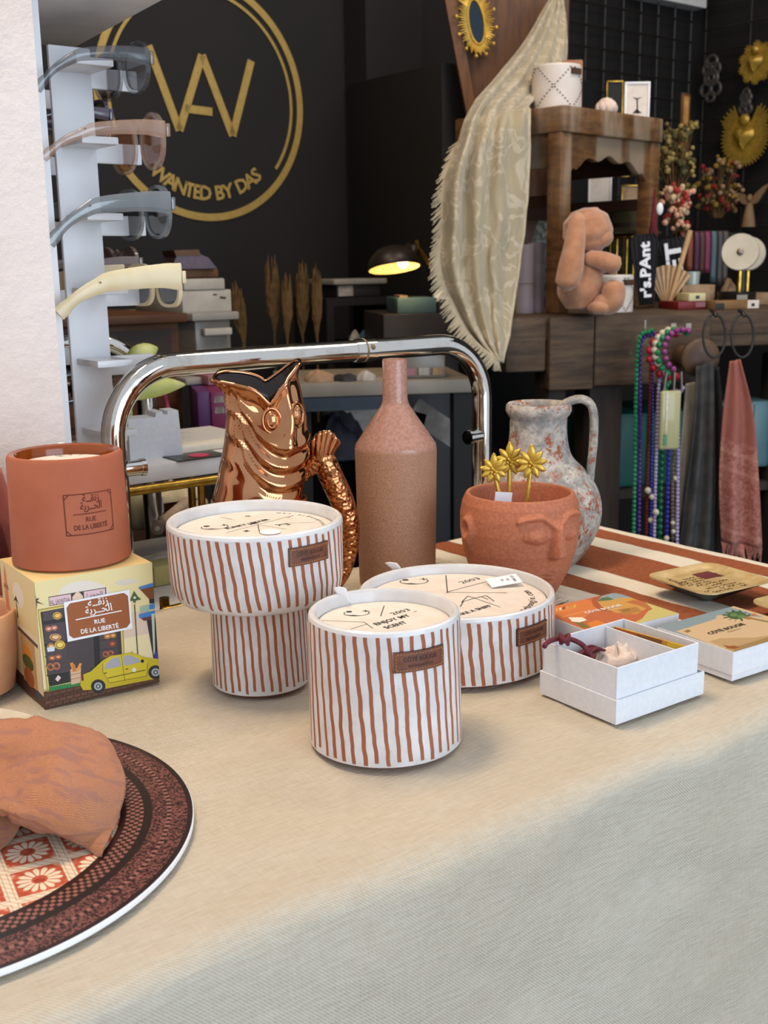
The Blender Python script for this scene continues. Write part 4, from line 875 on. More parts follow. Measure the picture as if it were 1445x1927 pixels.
# ================================================================ gilt plates with handwriting
m = Mat('gilt_plate', rough=.4, metal=.25); n1 = m.noise(60, None, 5, .6); m.base(m.mix(n1.ramp(.35, .65), '#d2b988', '#bd9f6a'))
def gilt(label, L0, F0_, R0, zt, script):
    """L0 left, F0_ front, R0 right rim corner on the rim plane"""
    ex = (R0 - F0_); ey = (L0 - F0_); w, d = ex.length, ey.length; a = math.atan2(ex.y, ex.x)
    o = thing('gilt_plate', label, 'plate', (F0_.x, F0_.y, T + .0062), a, 'gilt trays with handwriting'); H_ = zt - .0062
    def rr(ins, z, k=.016, n=6):
        k = max(.004, k - ins * .3); pts = []
        for cx_, cy_, a0 in ((w - ins - k, ins + k, -90), (w - ins - k, d - ins - k, 0), (ins + k, d - ins - k, 90), (ins + k, ins + k, 180)):
            for i in range(n + 1): t = R_(a0 + 90 * i / n); pts.append(Vector((cx_ + k * math.cos(t), cy_ + k * math.sin(t), z)))
        return pts
    def shell(rings, name, mat, par, cap=False):
        mb = MB(); n = len(rings[0])
        for r_ in rings: mb.v += r_
        for j in range(len(rings) - 1):
            for i in range(n): mb.f.append((j * n + i, j * n + (i + 1) % n, (j + 1) * n + (i + 1) % n, (j + 1) * n + i)); mb.mi.append(0)
        if cap: b = (len(rings) - 1) * n; mb.f.append(tuple(b + i for i in range(n))); mb.mi.append(0)
        return mb.build(name, mat, par, smooth=60)
    shell([rr(.035, 0), rr(.034, .0004), rr(.004, H_ - .003), rr(0, H_ - .0012)], 'underside', 'black_lacquer', o)
    shell([rr(0, H_ - .0012), rr(.0002, H_), rr(.0015, H_), rr(.006, H_ - .003), rr(.010, H_ - .0045), rr(.013, H_ - .005)], 'face', 'gilt_plate', o, True)
    return o, w, d, H_
zt = .027
L0, F0_, R0 = pz(1198, 1084, T + zt), pz(1333, 1121, T + zt), pz(1462, 1092, T + zt)
gp, w, d, H_ = gilt('gilt square plate covered in old handwriting with a dark red stamp', L0, F0_, R0, zt, True)
mb = MB(); random.seed(5); fn = lambda x, y: Vector((x, y, H_ - .0047))
for row in range(9):
    yy = .017 + row * (d - .036) / 9; xx = .017 + random.random() * .012
    while xx < w - .02:
        L = random.uniform(.006, .016); n = max(3, int(L / .0016)); pts = [(xx + L * i / n, yy + .0022 * math.sin(i * 2.1 + row) * random.uniform(.3, 1.1)) for i in range(n + 1)]
        if xx + L < w - .016 and random.random() < .86: mb.line(pts, .0010, fn)
        xx += L + .003
mb.text('Hand N 1.18', .008, lambda x, y: Vector((x, y, H_ - .0046)), .0, rot=R_(80), at=(.024, d * .78))
mb.build('handwriting', 'ink_brown', gp, smooth=0)
plain('stamp_red', '#6b2f35', '#5a2229', .4)
MB().box(w * .56, w * .80, d * .60, d * .82, H_ - .0049, H_ - .0044).build('stamp', 'stamp_red', gp)
zt = .022
F3 = pz(1392, 1148, T + zt)
exd = (R0 - F0_).normalized(); eyd = (L0 - F0_).normalized()
L3 = pz(1385, 1135, T + zt); Fx = L3 - eyd * .15
gp2, w2_, d2_, H2_ = gilt('pale gilt plate cut off by the right edge of the picture', L3, Fx, Fx + exd * .16, zt, False)
# ================================================================ the shop behind the table
m = Mat('black_wall', rough=.75); m.base(m.mix(m.noise(3, None, 4).ramp(.3, .7), '#131010', '#181413')).bump(m.noise(180, None, 3), .15, .001)
m = Mat('white_plaster', rough=.9); m.base(m.mix(m.noise(9, None, 5).ramp(.3, .7), '#e3d3ca', '#eaddd5')).bump(m.noise(55, None, 5, .65) + m.noise(9, None, 3) * 1.4, .5, .004)
plain('gold_paint', '#b5944c', '#bf9f58', .45, 60, .1, metal=.3)
plain('dark_floor', '#221d1a', '#2c2622', .5, 6, .1)
plain('dark_ceiling', '#a8a098', '#9a928a', .9, 4)
plain('brass', '#b08d3e', '#8f6f2c', .25, 80, .15, metal=1.)
plain('white_lacquer', '#e3e2e0', '#dcdad8', .35, 30); plain('white_acrylic', '#e4e4e6', '#dddee2', .3, 20)
WB = 2.66
def wallbox(name, s0, s1, w0, w1, z0, z1, mat):
    mb = MB(); c = [sw(s, w, z) for z in (z0, z1) for w in (w0, w1) for s in (s0, s1)]
    mb.add(c, [(0, 2, 3, 1), (4, 5, 7, 6), (0, 1, 5, 4), (2, 6, 7, 3), (0, 4, 6, 2), (1, 3, 7, 5)]); return struct(mb.build(name, mat, smooth=0))
wallbox('wall_back', -1.2, 3.62, WB, WB + .12, 0, 2.9, 'black_wall')
wallbox('wall_right', 3.5, 3.62, -.6, WB, 0, 2.9, 'black_wall')
wallbox('wall_left', -1.2, -1.08, 1.30, WB, 0, 2.9, 'black_wall')
wallbox('floor', -1.2, 3.62, -1.2, WB, -.06, 0, 'dark_floor')
wallbox('ceiling', -1.2, 3.62, 1.04, WB, 2.9, 2.98, 'dark_ceiling')
jw = wallbox('wall_front', -1.2, .4096, 1.04, 1.30, 0, 2.9, 'white_plaster')
# dark pillar on the back wall between the sign and the open shelf area
a, b = pw(650, 200, WB), pw(728, 200, WB)
wallbox('trim_1', a.dot(U), b.dot(U) + .05, WB - .10, WB - .001, 0, 2.9, 'black_wall')
a, b = pw(775, 200, WB - .3), pw(1000, 200, WB - .3)
plain('black_panel', '#080707', '#0c0a0a', .7, 20)
cab = thing('tall_cabinet', 'tall black cabinet against the back wall, behind the desk lamp', 'cabinet', sw(a.dot(U), WB - .42, 0), AW)
MB().box(0, .56, 0, .40, 0, py(750, 160, 3.3).z).build('carcass', 'black_panel', cab, bev=.004)
# painted sign
LC = sw(1.4825, WB, 1.484); lg = thing('wall_sign', 'round gold logo with lettering painted on the black back wall', 'sign', LC - V * .002, AW)
def wf(x, y): return Vector((x, -.001, y))
def ringmb(r0, r1, a0, a1, n=90):
    mb = MB()
    for i in range(n):
        t0, t1 = a0 + (a1 - a0) * i / n, a0 + (a1 - a0) * (i + 1) / n
        mb.add([Vector((r * math.cos(t), y_, r * math.sin(t))) for y_ in (0, -.0015) for r, t in ((r0, t0), (r1, t0), (r1, t1), (r0, t1))], [(3, 2, 1, 0), (4, 5, 6, 7), (1, 2, 6, 5), (0, 4, 7, 3)])
    return mb
ringmb(.2815, .3, 0, 2 * math.pi, 120).build('outer_ring', 'gold_paint', lg, smooth=0)
ringmb(.2585, .2665, R_(-38), R_(200), 100).build('inner_ring', 'gold_paint', lg, smooth=0)
def wl(x, y): q = pw(130 + x * 470 / 1445, y * 430 / 1322, WB) - LC; return q.dot(U), q.z
def stroke(mb, A, B, w):
    (x0, y0), (x1, y1) = A, B; d = math.hypot(x1 - x0, y1 - y0); nx, ny = -(y1 - y0) / d * w / 2, (x1 - x0) / d * w / 2
    mb.add([Vector((x, y_, z)) for y_ in (0, -.0016) for x, z in ((x0 + nx, y0 + ny), (x0 - nx, y0 - ny), (x1 - nx, y1 - ny), (x1 + nx, y1 + ny))], [(0, 1, 2, 3), (7, 6, 5, 4), (0, 4, 5, 1), (2, 6, 7, 3)])
mb = MB()
pts = [wl(455, 265), wl(635, 755), wl(765, 320), wl(942, 785), wl(1050, 352)]
for A, B in zip(pts, pts[1:]): stroke(mb, A, B, .021)
stroke(mb, wl(668, 628), wl(825, 648), .020)
mb.build('monogram', 'gold_paint', lg, smooth=0)
mb = MB(); body = 'WANTED BY DAS'; rt2 = .247
wds = [textmesh(ch, .02)[2] if ch != ' ' else .35 for ch in body]; tot = sum(wds) + .18 * len(wds); a0 = R_(-131); a1 = R_(-48); acc = 0
for ch, wd in zip(body, wds):
    t = a0 + (a1 - a0) * (acc + wd / 2) / tot; acc += wd + .18
    if ch != ' ': mb.text(ch, .050, lambda x, y: Vector((x, -.0012, y)), .03, rot=t + math.pi / 2, at=(rt2 * math.cos(t), rt2 * math.sin(t)))
mb.build('lettering', 'gold_paint', lg, smooth=0)
# ================================================================ chrome frames
WF = 1.10
def chrome_u(name, label, sl, sr, w, zt, rad, tr, zb=.0):
    o = thing(name, label, 'frame', sw(sl, w, zb), AW); L = sr - sl; p = [Vector((0, 0, 0)), Vector((0, 0, (zt - zb) * .5)), Vector((0, 0, zt - zb - rad))]
    p += [Vector((rad - rad * math.cos(t), 0, zt - zb - rad + rad * math.sin(t))) for t in [math.pi / 2 * i / 14 for i in range(1, 15)]]
    p += [Vector((L - rad + rad * math.sin(t), 0, zt - zb - rad + rad * math.cos(t))) for t in [math.pi / 2 * i / 14 for i in range(0, 15)]]
    p += [Vector((L, 0, (zt - zb) * .5)), Vector((L, 0, 0))]
    MB().tube(p, tr, 24).build('bent_tube', 'chrome', o, smooth=60); return o, L
sl, sr = pw(216, 860, WF).dot(U), pw(906, 850, WF).dot(U)
zt_ = pw(560, 668, WF).z
cf, L = chrome_u('chrome_frame', 'bent chrome tube frame arching behind the fish jug and bottle vase', sl, sr, WF, zt_, .075, .0133)
plain('rust', '#6a5236', '#8d7a5a', .8, 150, .3)
MB().tube([(L * .598, 0, zt_), (L * .655, 0, zt_)], .0142, 24).build('sleeve', 'chrome', cf)
MB().tube([(L * .622, 0, zt_), (L * .627, 0, zt_)], .0146, 24).build('rust_ring', 'rust', cf)
MB().ball((L * .638, -.0125, zt_ + .004), (.004, .003, .004), 10, 6).build('screw', 'rust', cf)
for x_, d_, yy in ((0, 1, 884), (L, -1, 818)):
    z_ = pw((216, 906)[d_ < 0], yy, WF).z
    mb = MB().tube([(x_ + d_ * .008, -.004, z_), (x_ + d_ * .030, -.006, z_)], .0085, 18)
    mb.tube([(x_ + d_ * .026, -.0055, z_), (x_ + d_ * .031, -.006, z_)], .0095, 18); mb.build('peg', 'chrome', cf)
s2 = pw(288, 770, 1.40).dot(U)
chrome_u('chrome_frame', 'second chrome tube frame further back, behind the sunglasses stand', s2 - .45, s2, 1.42, pw(150, 645, 1.42).z, .075, .0133)
# ================================================================ brass trolley behind the table
ZS = .848
s0, s1 = .425, .66
tr = thing('brass_trolley', 'brass-tubed trolley with a white top board carrying the sunglasses stands', 'trolley', sw(s0, 1.15, 0), AW)
LT = s1 - s0 + .10; DT = .24
MB().box(-.0, LT, 0, DT, ZS - .020, ZS).build('top_board', 'white_lacquer', tr, bev=.002)
zl = .700; f0 = 1.055 - 1.15
for x_ in (.088, LT - .04):
    for y_ in (f0 + .004, DT - .01):
        if x_ < .1 and y_ > 0: x_ = .004
        MB().tube([(x_, y_, 0.), (x_, y_, ZS - .02)] if y_ > 0 else [(x_, y_, 0), (x_, y_, zl + .02)], .0055, 12).build('post', 'brass', tr)
MB().tube([(.07, -.004, ZS - .026), (LT, -.004, ZS - .026)], .0055, 12).build('rail', 'brass', tr)
MB().tube([(LT * .56, .0, zl), (LT * .56, .0, ZS - .03)], .0045, 12).build('post', 'brass', tr)
MB().tube([(.082, f0, zl + .006), (LT, f0, zl + .006)], .0055, 12).build('rail', 'brass', tr)
plain('grey_board', '#cfccc6', '#d8d4cc', .8, 40)
MB().box(.080, LT, f0 + .005, DT, zl - .014, zl).build('lower_board', 'grey_board', tr, bev=.002)
def onl(x, y, z=zl): return pz(x, y, z)
plain('olive_soap', '#c6c080', '#d0ca8e', .6, 50, .1)
q = onl(352, 1094); sp = thing('soap_bar', 'olive green block of soap on the trolley below the shelf', 'soap', (q.x, q.y, zl), AW)
MB().box(-.042, 0, 0, .034, .0005, .0245).build('bar', 'olive_soap', sp, bev=.002)
q = onl(292, 1096); tag(MB().ball((0, 0, .0065), (.0075, .0065, .0065), 14, 10).build('brass_bead', 'brass'), 'small dull brass bead beside the olive soap', 'bead', None, (q.x, q.y, zl))
plain('scroll_cloth', '#a08c78', '#b09c88', .9, 60, .2); plain('cream_linen', '#e8e2d4', '#dad2c0', .95, 40, .3); plain('sand_linen', '#c9b68e', '#d4c29c', .95, 40, .3); plain('olive_cloth', '#ccc7a4', '#bfb990', .9, 30, .2)
for (x_, y_), lb in (((297, 1008), 'rolled taupe cloth on the brass trolley, nearer the olive pouch'), ((326, 1008), 'rolled taupe cloth on the brass trolley, nearer the pedestal candle')):
    q = onl(x_, y_); ro_ = thing('cloth_roll', lb, 'cloth roll', (q.x, q.y, zl), R_(20), 'rolled cloths on the trolley')
    d_ = (pz(x_ + 52, y_ - 46, zl + .0105) - pz(x_, y_, zl + .0105)) * 1.1; d_ = Matrix.Rotation(-R_(20), 3, 'Z') @ d_; MB().tube([(0, 0, .0105), d_ + Z * .0105], .0095, 18).build('roll', 'scroll_cloth', ro_); MB().tube([d_ * -.02 + Z * .0105, d_ * .03 + Z * .0105], .0032, 12).build('core', 'cream_linen', ro_)
def heap(name, label, cat_, px_, rx, ry, rz, mat, ang=0, seed=0):
    q = onl(*px_); mb = MB()
    def fn(u, v):
        a = 2 * math.pi * u; b = math.pi / 2 * v; k_ = 1 + .18 * fbm(math.cos(a) * 2 + seed, math.sin(a) * 2, seed)
        return Vector((rx * math.cos(b) * math.cos(a) * k_, ry * math.cos(b) * math.sin(a) * k_, rz * math.sin(b) * (1 + .35 * fbm(math.cos(a) * math.cos(b) * 2.5, math.sin(a) * math.cos(b) * 2.5, seed + 2)) + .0005))
    mb.grid(fn, 40, 14, cu=True); return tag(mb.build(name, mat, smooth=180), label, cat_, None, (q.x, q.y, zl), ang)
heap('folded_cloth', 'rumpled cream cloth lying on the lower trolley board', 'cloth', (335, 1050), .070, .026, .010, 'cream_linen', AW, 3)
heap('folded_cloth', 'crumpled sand-coloured cloth behind the taupe rolls', 'cloth', (330, 938), .050, .030, .026, 'sand_linen', AW, 8)
q = onl(270, 992); pu = thing('cloth_pouch', 'round olive cloth pouch with a white tag on the brass trolley', 'pouch', (q.x, q.y, zl), 0)
MB().lathe([(0, 0), (.020, 0), (.028, .012), (.030, .030), (.024, .046), (.012, .056), (0, .060)], 30).build('pouch', 'olive_cloth', pu, smooth=180)
MB().box(.012, .030, -.028, -.0272, .026, .048, TR(0, 0, 0, R_(12))).build('tag', 'paper_white', pu)
# things on the white top board
def ont(x, y): return pz(x, y, ZS)
q = ont(246, 868); q2 = ont(345, 858); wbx = thing('white_carton', 'plain white carton standing on the trolley top behind the chrome frame', 'box', (q.x, q.y, ZS), math.atan2(q2.y - q.y, q2.x - q.x)); ll = (q2 - q).length; hh = py(330, 772, q2.y).z - ZS
mb = MB().prism([(0, 0), (ll, 0), (ll - .003, hh), (ll - .016, hh), (ll - .016, hh - .004), (ll - .022, hh - .004), (ll - .022, hh), (ll - .030, hh - .001), (ll - .031, hh - .006), (0, hh - .006)], 0, .03, Matrix.Rotation(R_(90), 4, 'X') @ Matrix.Translation((0, 0, -.031)))
mb.build('carton', 'white_card', wbx, smooth=0)
q = ont(372, 862); fl = thing('flyer', 'black flyer with a pink oval lying on the trolley top', 'flyer', (q.x, q.y, ZS), AW)
MB().box(-.03, .035, -.012, .03, .0004, .0016).build('sheet', 'black_lacquer', fl); plain('pink_print', '#d8416c', None, .5)
MB().lathe([(0, .0017), (.012, .0017), (.012, .0021), (0, .0021)], 24, TR(.006, .008, 0)).build('oval', 'pink_print', fl)
q = ont(385, 846); nk = tag(MB().box(-.04, .05, -.012, .02, .0003, .009).build('folded_paper', 'cream_linen', bev=.003), 'folded cream paper behind the black flyer', 'paper', None, (q.x, q.y, ZS), AW)
# artificial flower
plain('flower_green', '#b9c46a', '#d6d59a', .5, 30); plain('stem_red', '#8a1b44', '#701238', .5)
fw = thing('silk_flower', 'pale green silk flower with two buds behind the chrome frame', 'flower', sw(.56, 1.34, ZS), 0); B0 = sw(.56, 1.34, ZS)
def bud(p0, p1, r): 
    a, b = Vector(p0) - B0, Vector(p1) - B0; n = 10; return MB().tube([a.lerp(b, i / n) + Z * (.006 * math.sin(math.pi * i / n)) for i in range(n + 1)], [max(.0008, r * math.sin(math.pi * (i / n * .9 + .06))) for i in range(n + 1)], 12)
bud(pw(234, 705, 1.34), pw(296, 655, 1.34), .016).build('bud', 'flower_green', fw, smooth=180); bud(pw(245, 752, 1.34), pw(348, 724, 1.34), .012).build('bud', 'flower_green', fw, smooth=180)
bud(pw(140, 600, 1.34), pw(150, 650, 1.34), .010).build('petal', 'flower_green', fw, smooth=180)
MB().tube([q - B0 for q in cat([pw(234, 705, 1.34), pw(230, 760, 1.34), sw(.56, 1.34, ZS + .002)], 6)], .0022, 8).build('stem', 'flower_green', fw); MB().tube([q - B0 for q in cat([pw(245, 752, 1.34), pw(240, 800, 1.34), sw(.565, 1.34, ZS + .002)], 6)], .0022, 8).build('stem', 'flower_green', fw)
cbl = thing('red_cable', 'dark red cable with a pale blue plug hanging behind the white carton', 'cable', (0, 0, 0), 0); plain('plug_blue', '#6ab0c8', None, .5)
MB().tube(cat([pw(308, 735, 1.40), pw(315, 765, 1.40), pw(322, 790, 1.38), pw(338, 815, 1.38), pw(348, 835, 1.36)], 6), .0035, 8).build('cable', 'stem_red', cbl)
MB().tube([pw(348, 826, 1.36), pw(350, 840, 1.355)], .005, 10).build('plug', 'plug_blue', cbl)
# ================================================================ sunglasses stands
WBD = 1.176
def stand(name, label, s, w):
    o = thing(name, label, 'display stand', sw(s, w, ZS + .0005), AW); zt = 1.292 - ZS
    MB().box(0, .046, 0, .006, 0, zt).build('back_board', 'white_acrylic', o, bev=.0015)
    MB().box(-.004, .050, -.018, .010, 0, .006).build('foot', 'white_acrylic', o, bev=.001)
    for i in range(6):
        z = 1.266 - i * .0757 - ZS; 
        MB().box(.006, .046, -.055, 0, z, z + .0075).build('shelf_plate', 'white_acrylic', o, bev=.0012)
        MB().box(.040, .098 if i < 5 else .06, .0002, .0058, z - .014, z + .0075).build('arm', 'white_acrylic', o, bev=.0015)
    return o
st1 = stand('sunglasses_stand', 'white tiered sunglasses stand nearest the plaster wall corner, holding four pairs', .477, WBD)
st2 = stand('sunglasses_stand', 'second white tiered stand partly hidden behind the front sunglasses stand', .462, WBD + .17)
hb = MB().box(-.062, .085, 0, .30, 0, .012).build('header_board', 'white_lacquer', st1, bev=.001, label='wide white overhead board')
hb.matrix_local = TR(-.007, 1.06 - WBD, 1.325 - ZS - .0005, R_(-5))
sp_ = pw(99, 400, 1.10).dot(U) - .477
MB().box(sp_ - .006, sp_ + .0015, 1.10 - WBD, 1.106 - WBD, .0 - ZS, 1.3245 - ZS).build('header_post', 'white_acrylic', st1)
def glassmat(name, c, alpha, rough=.08, tr=0):
    m = Mat(name, c, rough, 0, Alpha=alpha, Specular_IOR_Level=1., Coat_Weight=.6); m.base(m.mix(m.noise(40, None, 2), c, c)); return m.mat
glassmat('acetate_grey', '#565a60', .42); glassmat('acetate_champagne', '#b89680', .42); glassmat('acetate_smoke', '#7d8488', .62); plain('acetate_cream', '#e3d3ae', '#dcc99f', .3, 30)
glassmat('acetate_purple', '#4a4256', .85); glassmat('acetate_taupe', '#7a6a66', .7); glassmat('acetate_black', '#1a1718', .97); glassmat('acetate_maroon', '#3a1518', .97)
glassmat('lens_smoke', '#3a3236', .62, .04); glassmat('lens_amber', '#9a5a34', .55, .04); glassmat('lens_dark', '#23211f', .8, .04); glassmat('lens_rose', '#8d6a62', .5, .04)
plain('hinge_metal', '#c0b090', None, .25, metal=1.)
def sunglasses(label, S_, w, z, fm, lm_, rw=.026, rh=.021, thick=.0085, drop=.045, square=2.4, tl=.118, lift=.014):
    o = thing('sunglasses', label, 'sunglasses', sw(S_, w, z), AW, 'sunglasses on the tiered stands')
    def lens(yc, k, sc=1.):
        a = 2 * math.pi * k; c, s = math.cos(a), math.sin(a); e = 2 / square
        y = rw * sc * math.copysign(abs(c) ** e, c); zz = rh * sc * math.copysign(abs(s) ** e, s) - rh + .006 + lift
        return Vector((-.10 * (y + yc - .0675) ** 2 * 6, yc + y, zz))
    for yc in (.033, .102):
        f = MB(); n = 40
        f.grid(lambda u, v: lens(yc, u, 1 + (.0, .0, .17, .17, .0)[round(v * 4)]) + Vector(((.0022, -.0022, -.0022, .0022, .0022)[round(v * 4)], 0, 0)), n, 4, cu=True); r_ = f.build('rim', fm, o, smooth=40)
        g_ = MB(); g_.add([lens(yc, i / n, 1.02) for i in range(n)], [tuple(range(n))]); g_.build('lens', lm_, r_, smooth=0, solid=.0016)
    MB().tube([lens(.033, 0.09, 1.1), Vector((.001, .0675, .004 + lift)), lens(.102, .41, 1.1)], .0026, 8).build('bridge', fm, o)
    for y_, sg_ in ((-.001, -1), (.136, 1)):
        P = cat([Vector((-.004, y_, .004)), Vector((-.03, y_ - sg_ * .001, .005)), Vector((-tl * .58, y_ - sg_ * .002, .001)), Vector((-tl * .70, y_ - sg_ * .003, -.004)), Vector((-tl * .86, y_ - sg_ * .005, -.004 - drop * .4)), Vector((-tl, y_ - sg_ * .007, -.004 - drop))], 5)
        k_ = len(P) - 1
        MB().tube(P, [(thick * (1 - .58 * min(1, i / k_ * 1.25)) + (.0012 if i > k_ - 3 else 0), .0024) for i in range(k_ + 1)], 10, flat=(0, 0, 1)).build('temple', fm, o, smooth=60)
        MB().box(-.003, .0015, y_ - .002, y_ + .002, -.003, .010).build('end_piece', fm, o, bev=.001); MB().ball((-tl * .69, y_ - .002, .0), .0012, 6, 4).build('rivet', 'hinge_metal', o)
    return o
wg = 1.072
def gz(px_, y_): q = pw(px_, y_, wg); return q.dot(U), q.z
s_, z_ = gz(286, 112); sunglasses('grey transparent sunglasses on the top tier of the front stand', s_, wg, z_ - .002, 'acetate_grey', 'lens_smoke', thick=.0085, drop=.030)
s_, z_ = gz(316, 248); sunglasses('champagne transparent round sunglasses on the second tier', s_, wg, z_ - .002, 'acetate_champagne', 'lens_amber', rw=.0245, rh=.0245, square=2.1, thick=.0085, drop=.024, tl=.13)
s_, z_ = gz(326, 386); sunglasses('smoky blue-grey sunglasses on the third tier, below the champagne pair', s_, wg, z_ - .002, 'acetate_smoke', 'lens_dark', rw=.026, rh=.0235, square=2.3, thick=.0115, drop=.032, tl=.132)
s_, z_ = gz(346, 526); sunglasses('cream opaque sunglasses with thick temples on the fourth tier', s_, wg, z_ - .001, 'acetate_cream', 'lens_dark', rw=.025, rh=.020, square=2.8, thick=.014, drop=.026, tl=.136, lift=.009)
wg2 = wg + .20
for px_, y_, fm, lm_, lb in ((210, 222, 'acetate_purple', 'lens_dark', 'dark purple sunglasses on the rear stand, behind the front stand at the top'), (266, 500, 'acetate_taupe', 'lens_rose', 'taupe translucent sunglasses on the rear stand, above the cream pair'), (215, 704, 'acetate_black', 'lens_dark', 'black sunglasses low on the rear stand'), (220, 752, 'acetate_maroon', 'lens_dark', 'dark maroon sunglasses at the foot of the rear stand'), (180, 408, 'acetate_smoke', 'lens_smoke', 'blue-grey sunglasses on the rear stand, mid height')):
    q = pw(px_, y_, wg2); sunglasses(lb, q.dot(U), wg2, q.z, fm, lm_, thick=.007, drop=.02)
# red and white packet seen between the stands
plain('packet_red', '#b3241c', '#9a1d17', .5, 20)
pkq = thing('snack_packet', 'red and white packet seen between the two sunglasses stands', 'packet', sw(.475, 1.356, ZS), AW)
MB().box(-.03, .03, 0, .03, 0.0005, .20).build('bag', 'paper_white', pkq, bev=.008); MB().box(-.031, .031, -.001, .031, .06, .15).build('band', 'packet_red', pkq, bev=.008)
# pink towel at the far left
plain('towel_pink', '#b0685c', '#a05a50', .95, 40, .3); plain('towel_maroon', '#4a1518', '#5a1c1e', .95, 60, .3)
tw = thing('hand_towel', 'rose towel with a maroon patch hanging at the left edge of the picture', 'towel', (0, 0, 0), 0)
MB().grid(cpatch([[pw(x, 880, 1.03) for x in (-60, -30, -10, 2)], [pw(x, 960, 1.03) - V * .008 * (i % 2) for i, x in enumerate((-60, -30, 0, 18))], [pw(x, 1060, 1.03) for x in (-60, -25, 5, 30)], [pw(x, 1120, 1.03) for x in (-60, -25, 8, 34)]]), 16, 20).build('cloth', 'towel_pink', tw, smooth=180, solid=.003)
MB().grid(cpatch([[pw(x, 985, 1.022) for x in (-60, -20, 2)], [pw(x, 1030, 1.020) for x in (-60, -15, 14)], [pw(x, 1060, 1.022) for x in (-60, -15, 22)]]), 8, 8).build('patch', 'towel_maroon', tw, smooth=180, solid=.002)
# ================================================================ back of the shop, left: cabinets, boxes, desk
def at(x, y, Y): return py(x, y, Y)
def pbox(name, label, cat_, x0, y0, x1, y1, Y, dep, mat, rz=AW, part='carton', bev=.003, group=None, ztop=None):
    """box whose front lower left corner shows at pixel (x0, y1) at depth Y and whose front spans to x1 and y0"""
    A = at(x0, y1, Y); n = Vector((-math.sin(rz), math.cos(rz), 0)); B = pplane(x1, y1, A, n); C_ = pplane(x0, y0, A, n)
    o = thing(name, label, cat_, A, rz, group); w = (B - A).xy.length; h = C_.z - A.z
    MB().box(0, w, 0, dep, 0, h).build(part, mat, o, bev=bev); return o, w, h
plain('old_oak', '#5c3517', '#472710', .55, 10, .25, stretch=(1, 6, 6)); plain('old_oak_dark', '#301a0b', '#231207', .6, 10)
dk = 1.95
A = at(215, 690, dk); n = V; zc_ = at(215, 612, dk).z
wc = thing('drawer_cabinet', 'brown wooden drawer cabinet under the white cartons', 'cabinet', Vector((A.x, A.y, 0)), AW); B = pplane(345, 690, A, n); wd_ = (B - A).xy.length
MB().box(-.55, wd_, .01, .45, 0, zc_).build('carcass', 'old_oak', wc, bev=.003); MB().box(-.57, wd_ + .008, -.012, .46, zc_, zc_ + .016).build('top', 'old_oak', wc, bev=.003)
for i in range(5):
    z1 = zc_ - .012 - i * .085
    if i != 0:
        d_ = MB().box(-.53, wd_ - .018, -.004, .015, z1 - .075, z1).build('drawer', 'old_oak', wc, bev=.002); MB().ball((-.14, -.014, z1 - .038), (.014, .012, .008), 12, 8).build('knob', 'old_oak_dark', d_)
    else: MB().box(-.53, wd_ - .018, .006, .012, z1 - .075, z1).build('slot_shade_panel', 'old_oak_dark', wc)  # dark panel stands in for the shade inside an open slot
MB().box(-.5, -.02, .03, .42, zc_ + .0162, zc_ + .030).build('woven_mat', plain('rattan', '#4f3a20', '#6a4f2c', .8, 120, .5), wc)
plain('box_white', '#b9b0a4', '#a89f94', .7, 20); plain('box_grey', '#9a938a', '#8b847c', .6, 20)
plain('clear_plastic', '#8f877c', '#7a7268', .25, 15, Alpha=.75)
o, w, h = pbox('storage_tub', 'clear plastic storage tub under the two white cartons', 'tub', 372, 600, 440, 720, 2.30, .30, 'clear_plastic', part='tub', bev=.008)
MB().box(-.012, w + .012, -.014, .315, h - .004, h + .012).build('lid', 'box_grey', o, bev=.003); MB().box(w * .15, w * .9, -.018, -.004, h - .034, h - .020).build('clip', 'box_white', o, bev=.002)
o, w, h = pbox('shoe_carton', 'larger white carton with a small printed mark, lower of the two on the tub', 'carton', 344, 547, 437, 590, 2.30, .22, 'box_white')
mb = MB(); fn = lambda x, y: Vector((x, -.0006, y)); mb.line([(w * .76, h * .62), (w * .80, h * .68), (w * .83, h * .60), (w * .88, h * .64)], .004, fn); mb.line([(w * .62, h * .78), (w * .70, h * .78)], .003, fn); mb.build('printed_mark', 'ink_brown', o, smooth=0)
pbox('shoe_carton', 'smaller white carton, upper of the two on the plastic tub', 'carton', 346, 525, 424, 546.6, 2.30, .17, 'box_white')
plain('tray_wood', '#6b4422', '#553315', .6, 12); plain('violet_foil', '#2e1622', '#4f3040', .35, 25, .3)
o, w, h = pbox('wooden_tray', 'flat brown wooden tray on top of the white cartons', 'tray', 332, 507, 412, 523, 2.31, .14, 'tray_wood', part='tray')
o2 = thing('gift_bag', 'crumpled brown and violet paper bag lying on the wooden tray', 'bag', at(322, 506.5, 2.33), AW - R_(10))
mb = MB().prism([(0, 0), (.088, 0), (.07, .022), (.05, .030), (.006, .030), (-.004, .010)], -.05, .03, Matrix.Rotation(R_(90), 4, 'X')); mb.build('bag', 'violet_foil', o2, smooth=0)
MB().prism([(.002, .026), (.054, .026), (.050, .038), (-.002, .037)], -.052, .032, Matrix.Rotation(R_(90), 4, 'X')).build('flap', 'tray_wood', o2, smooth=0)
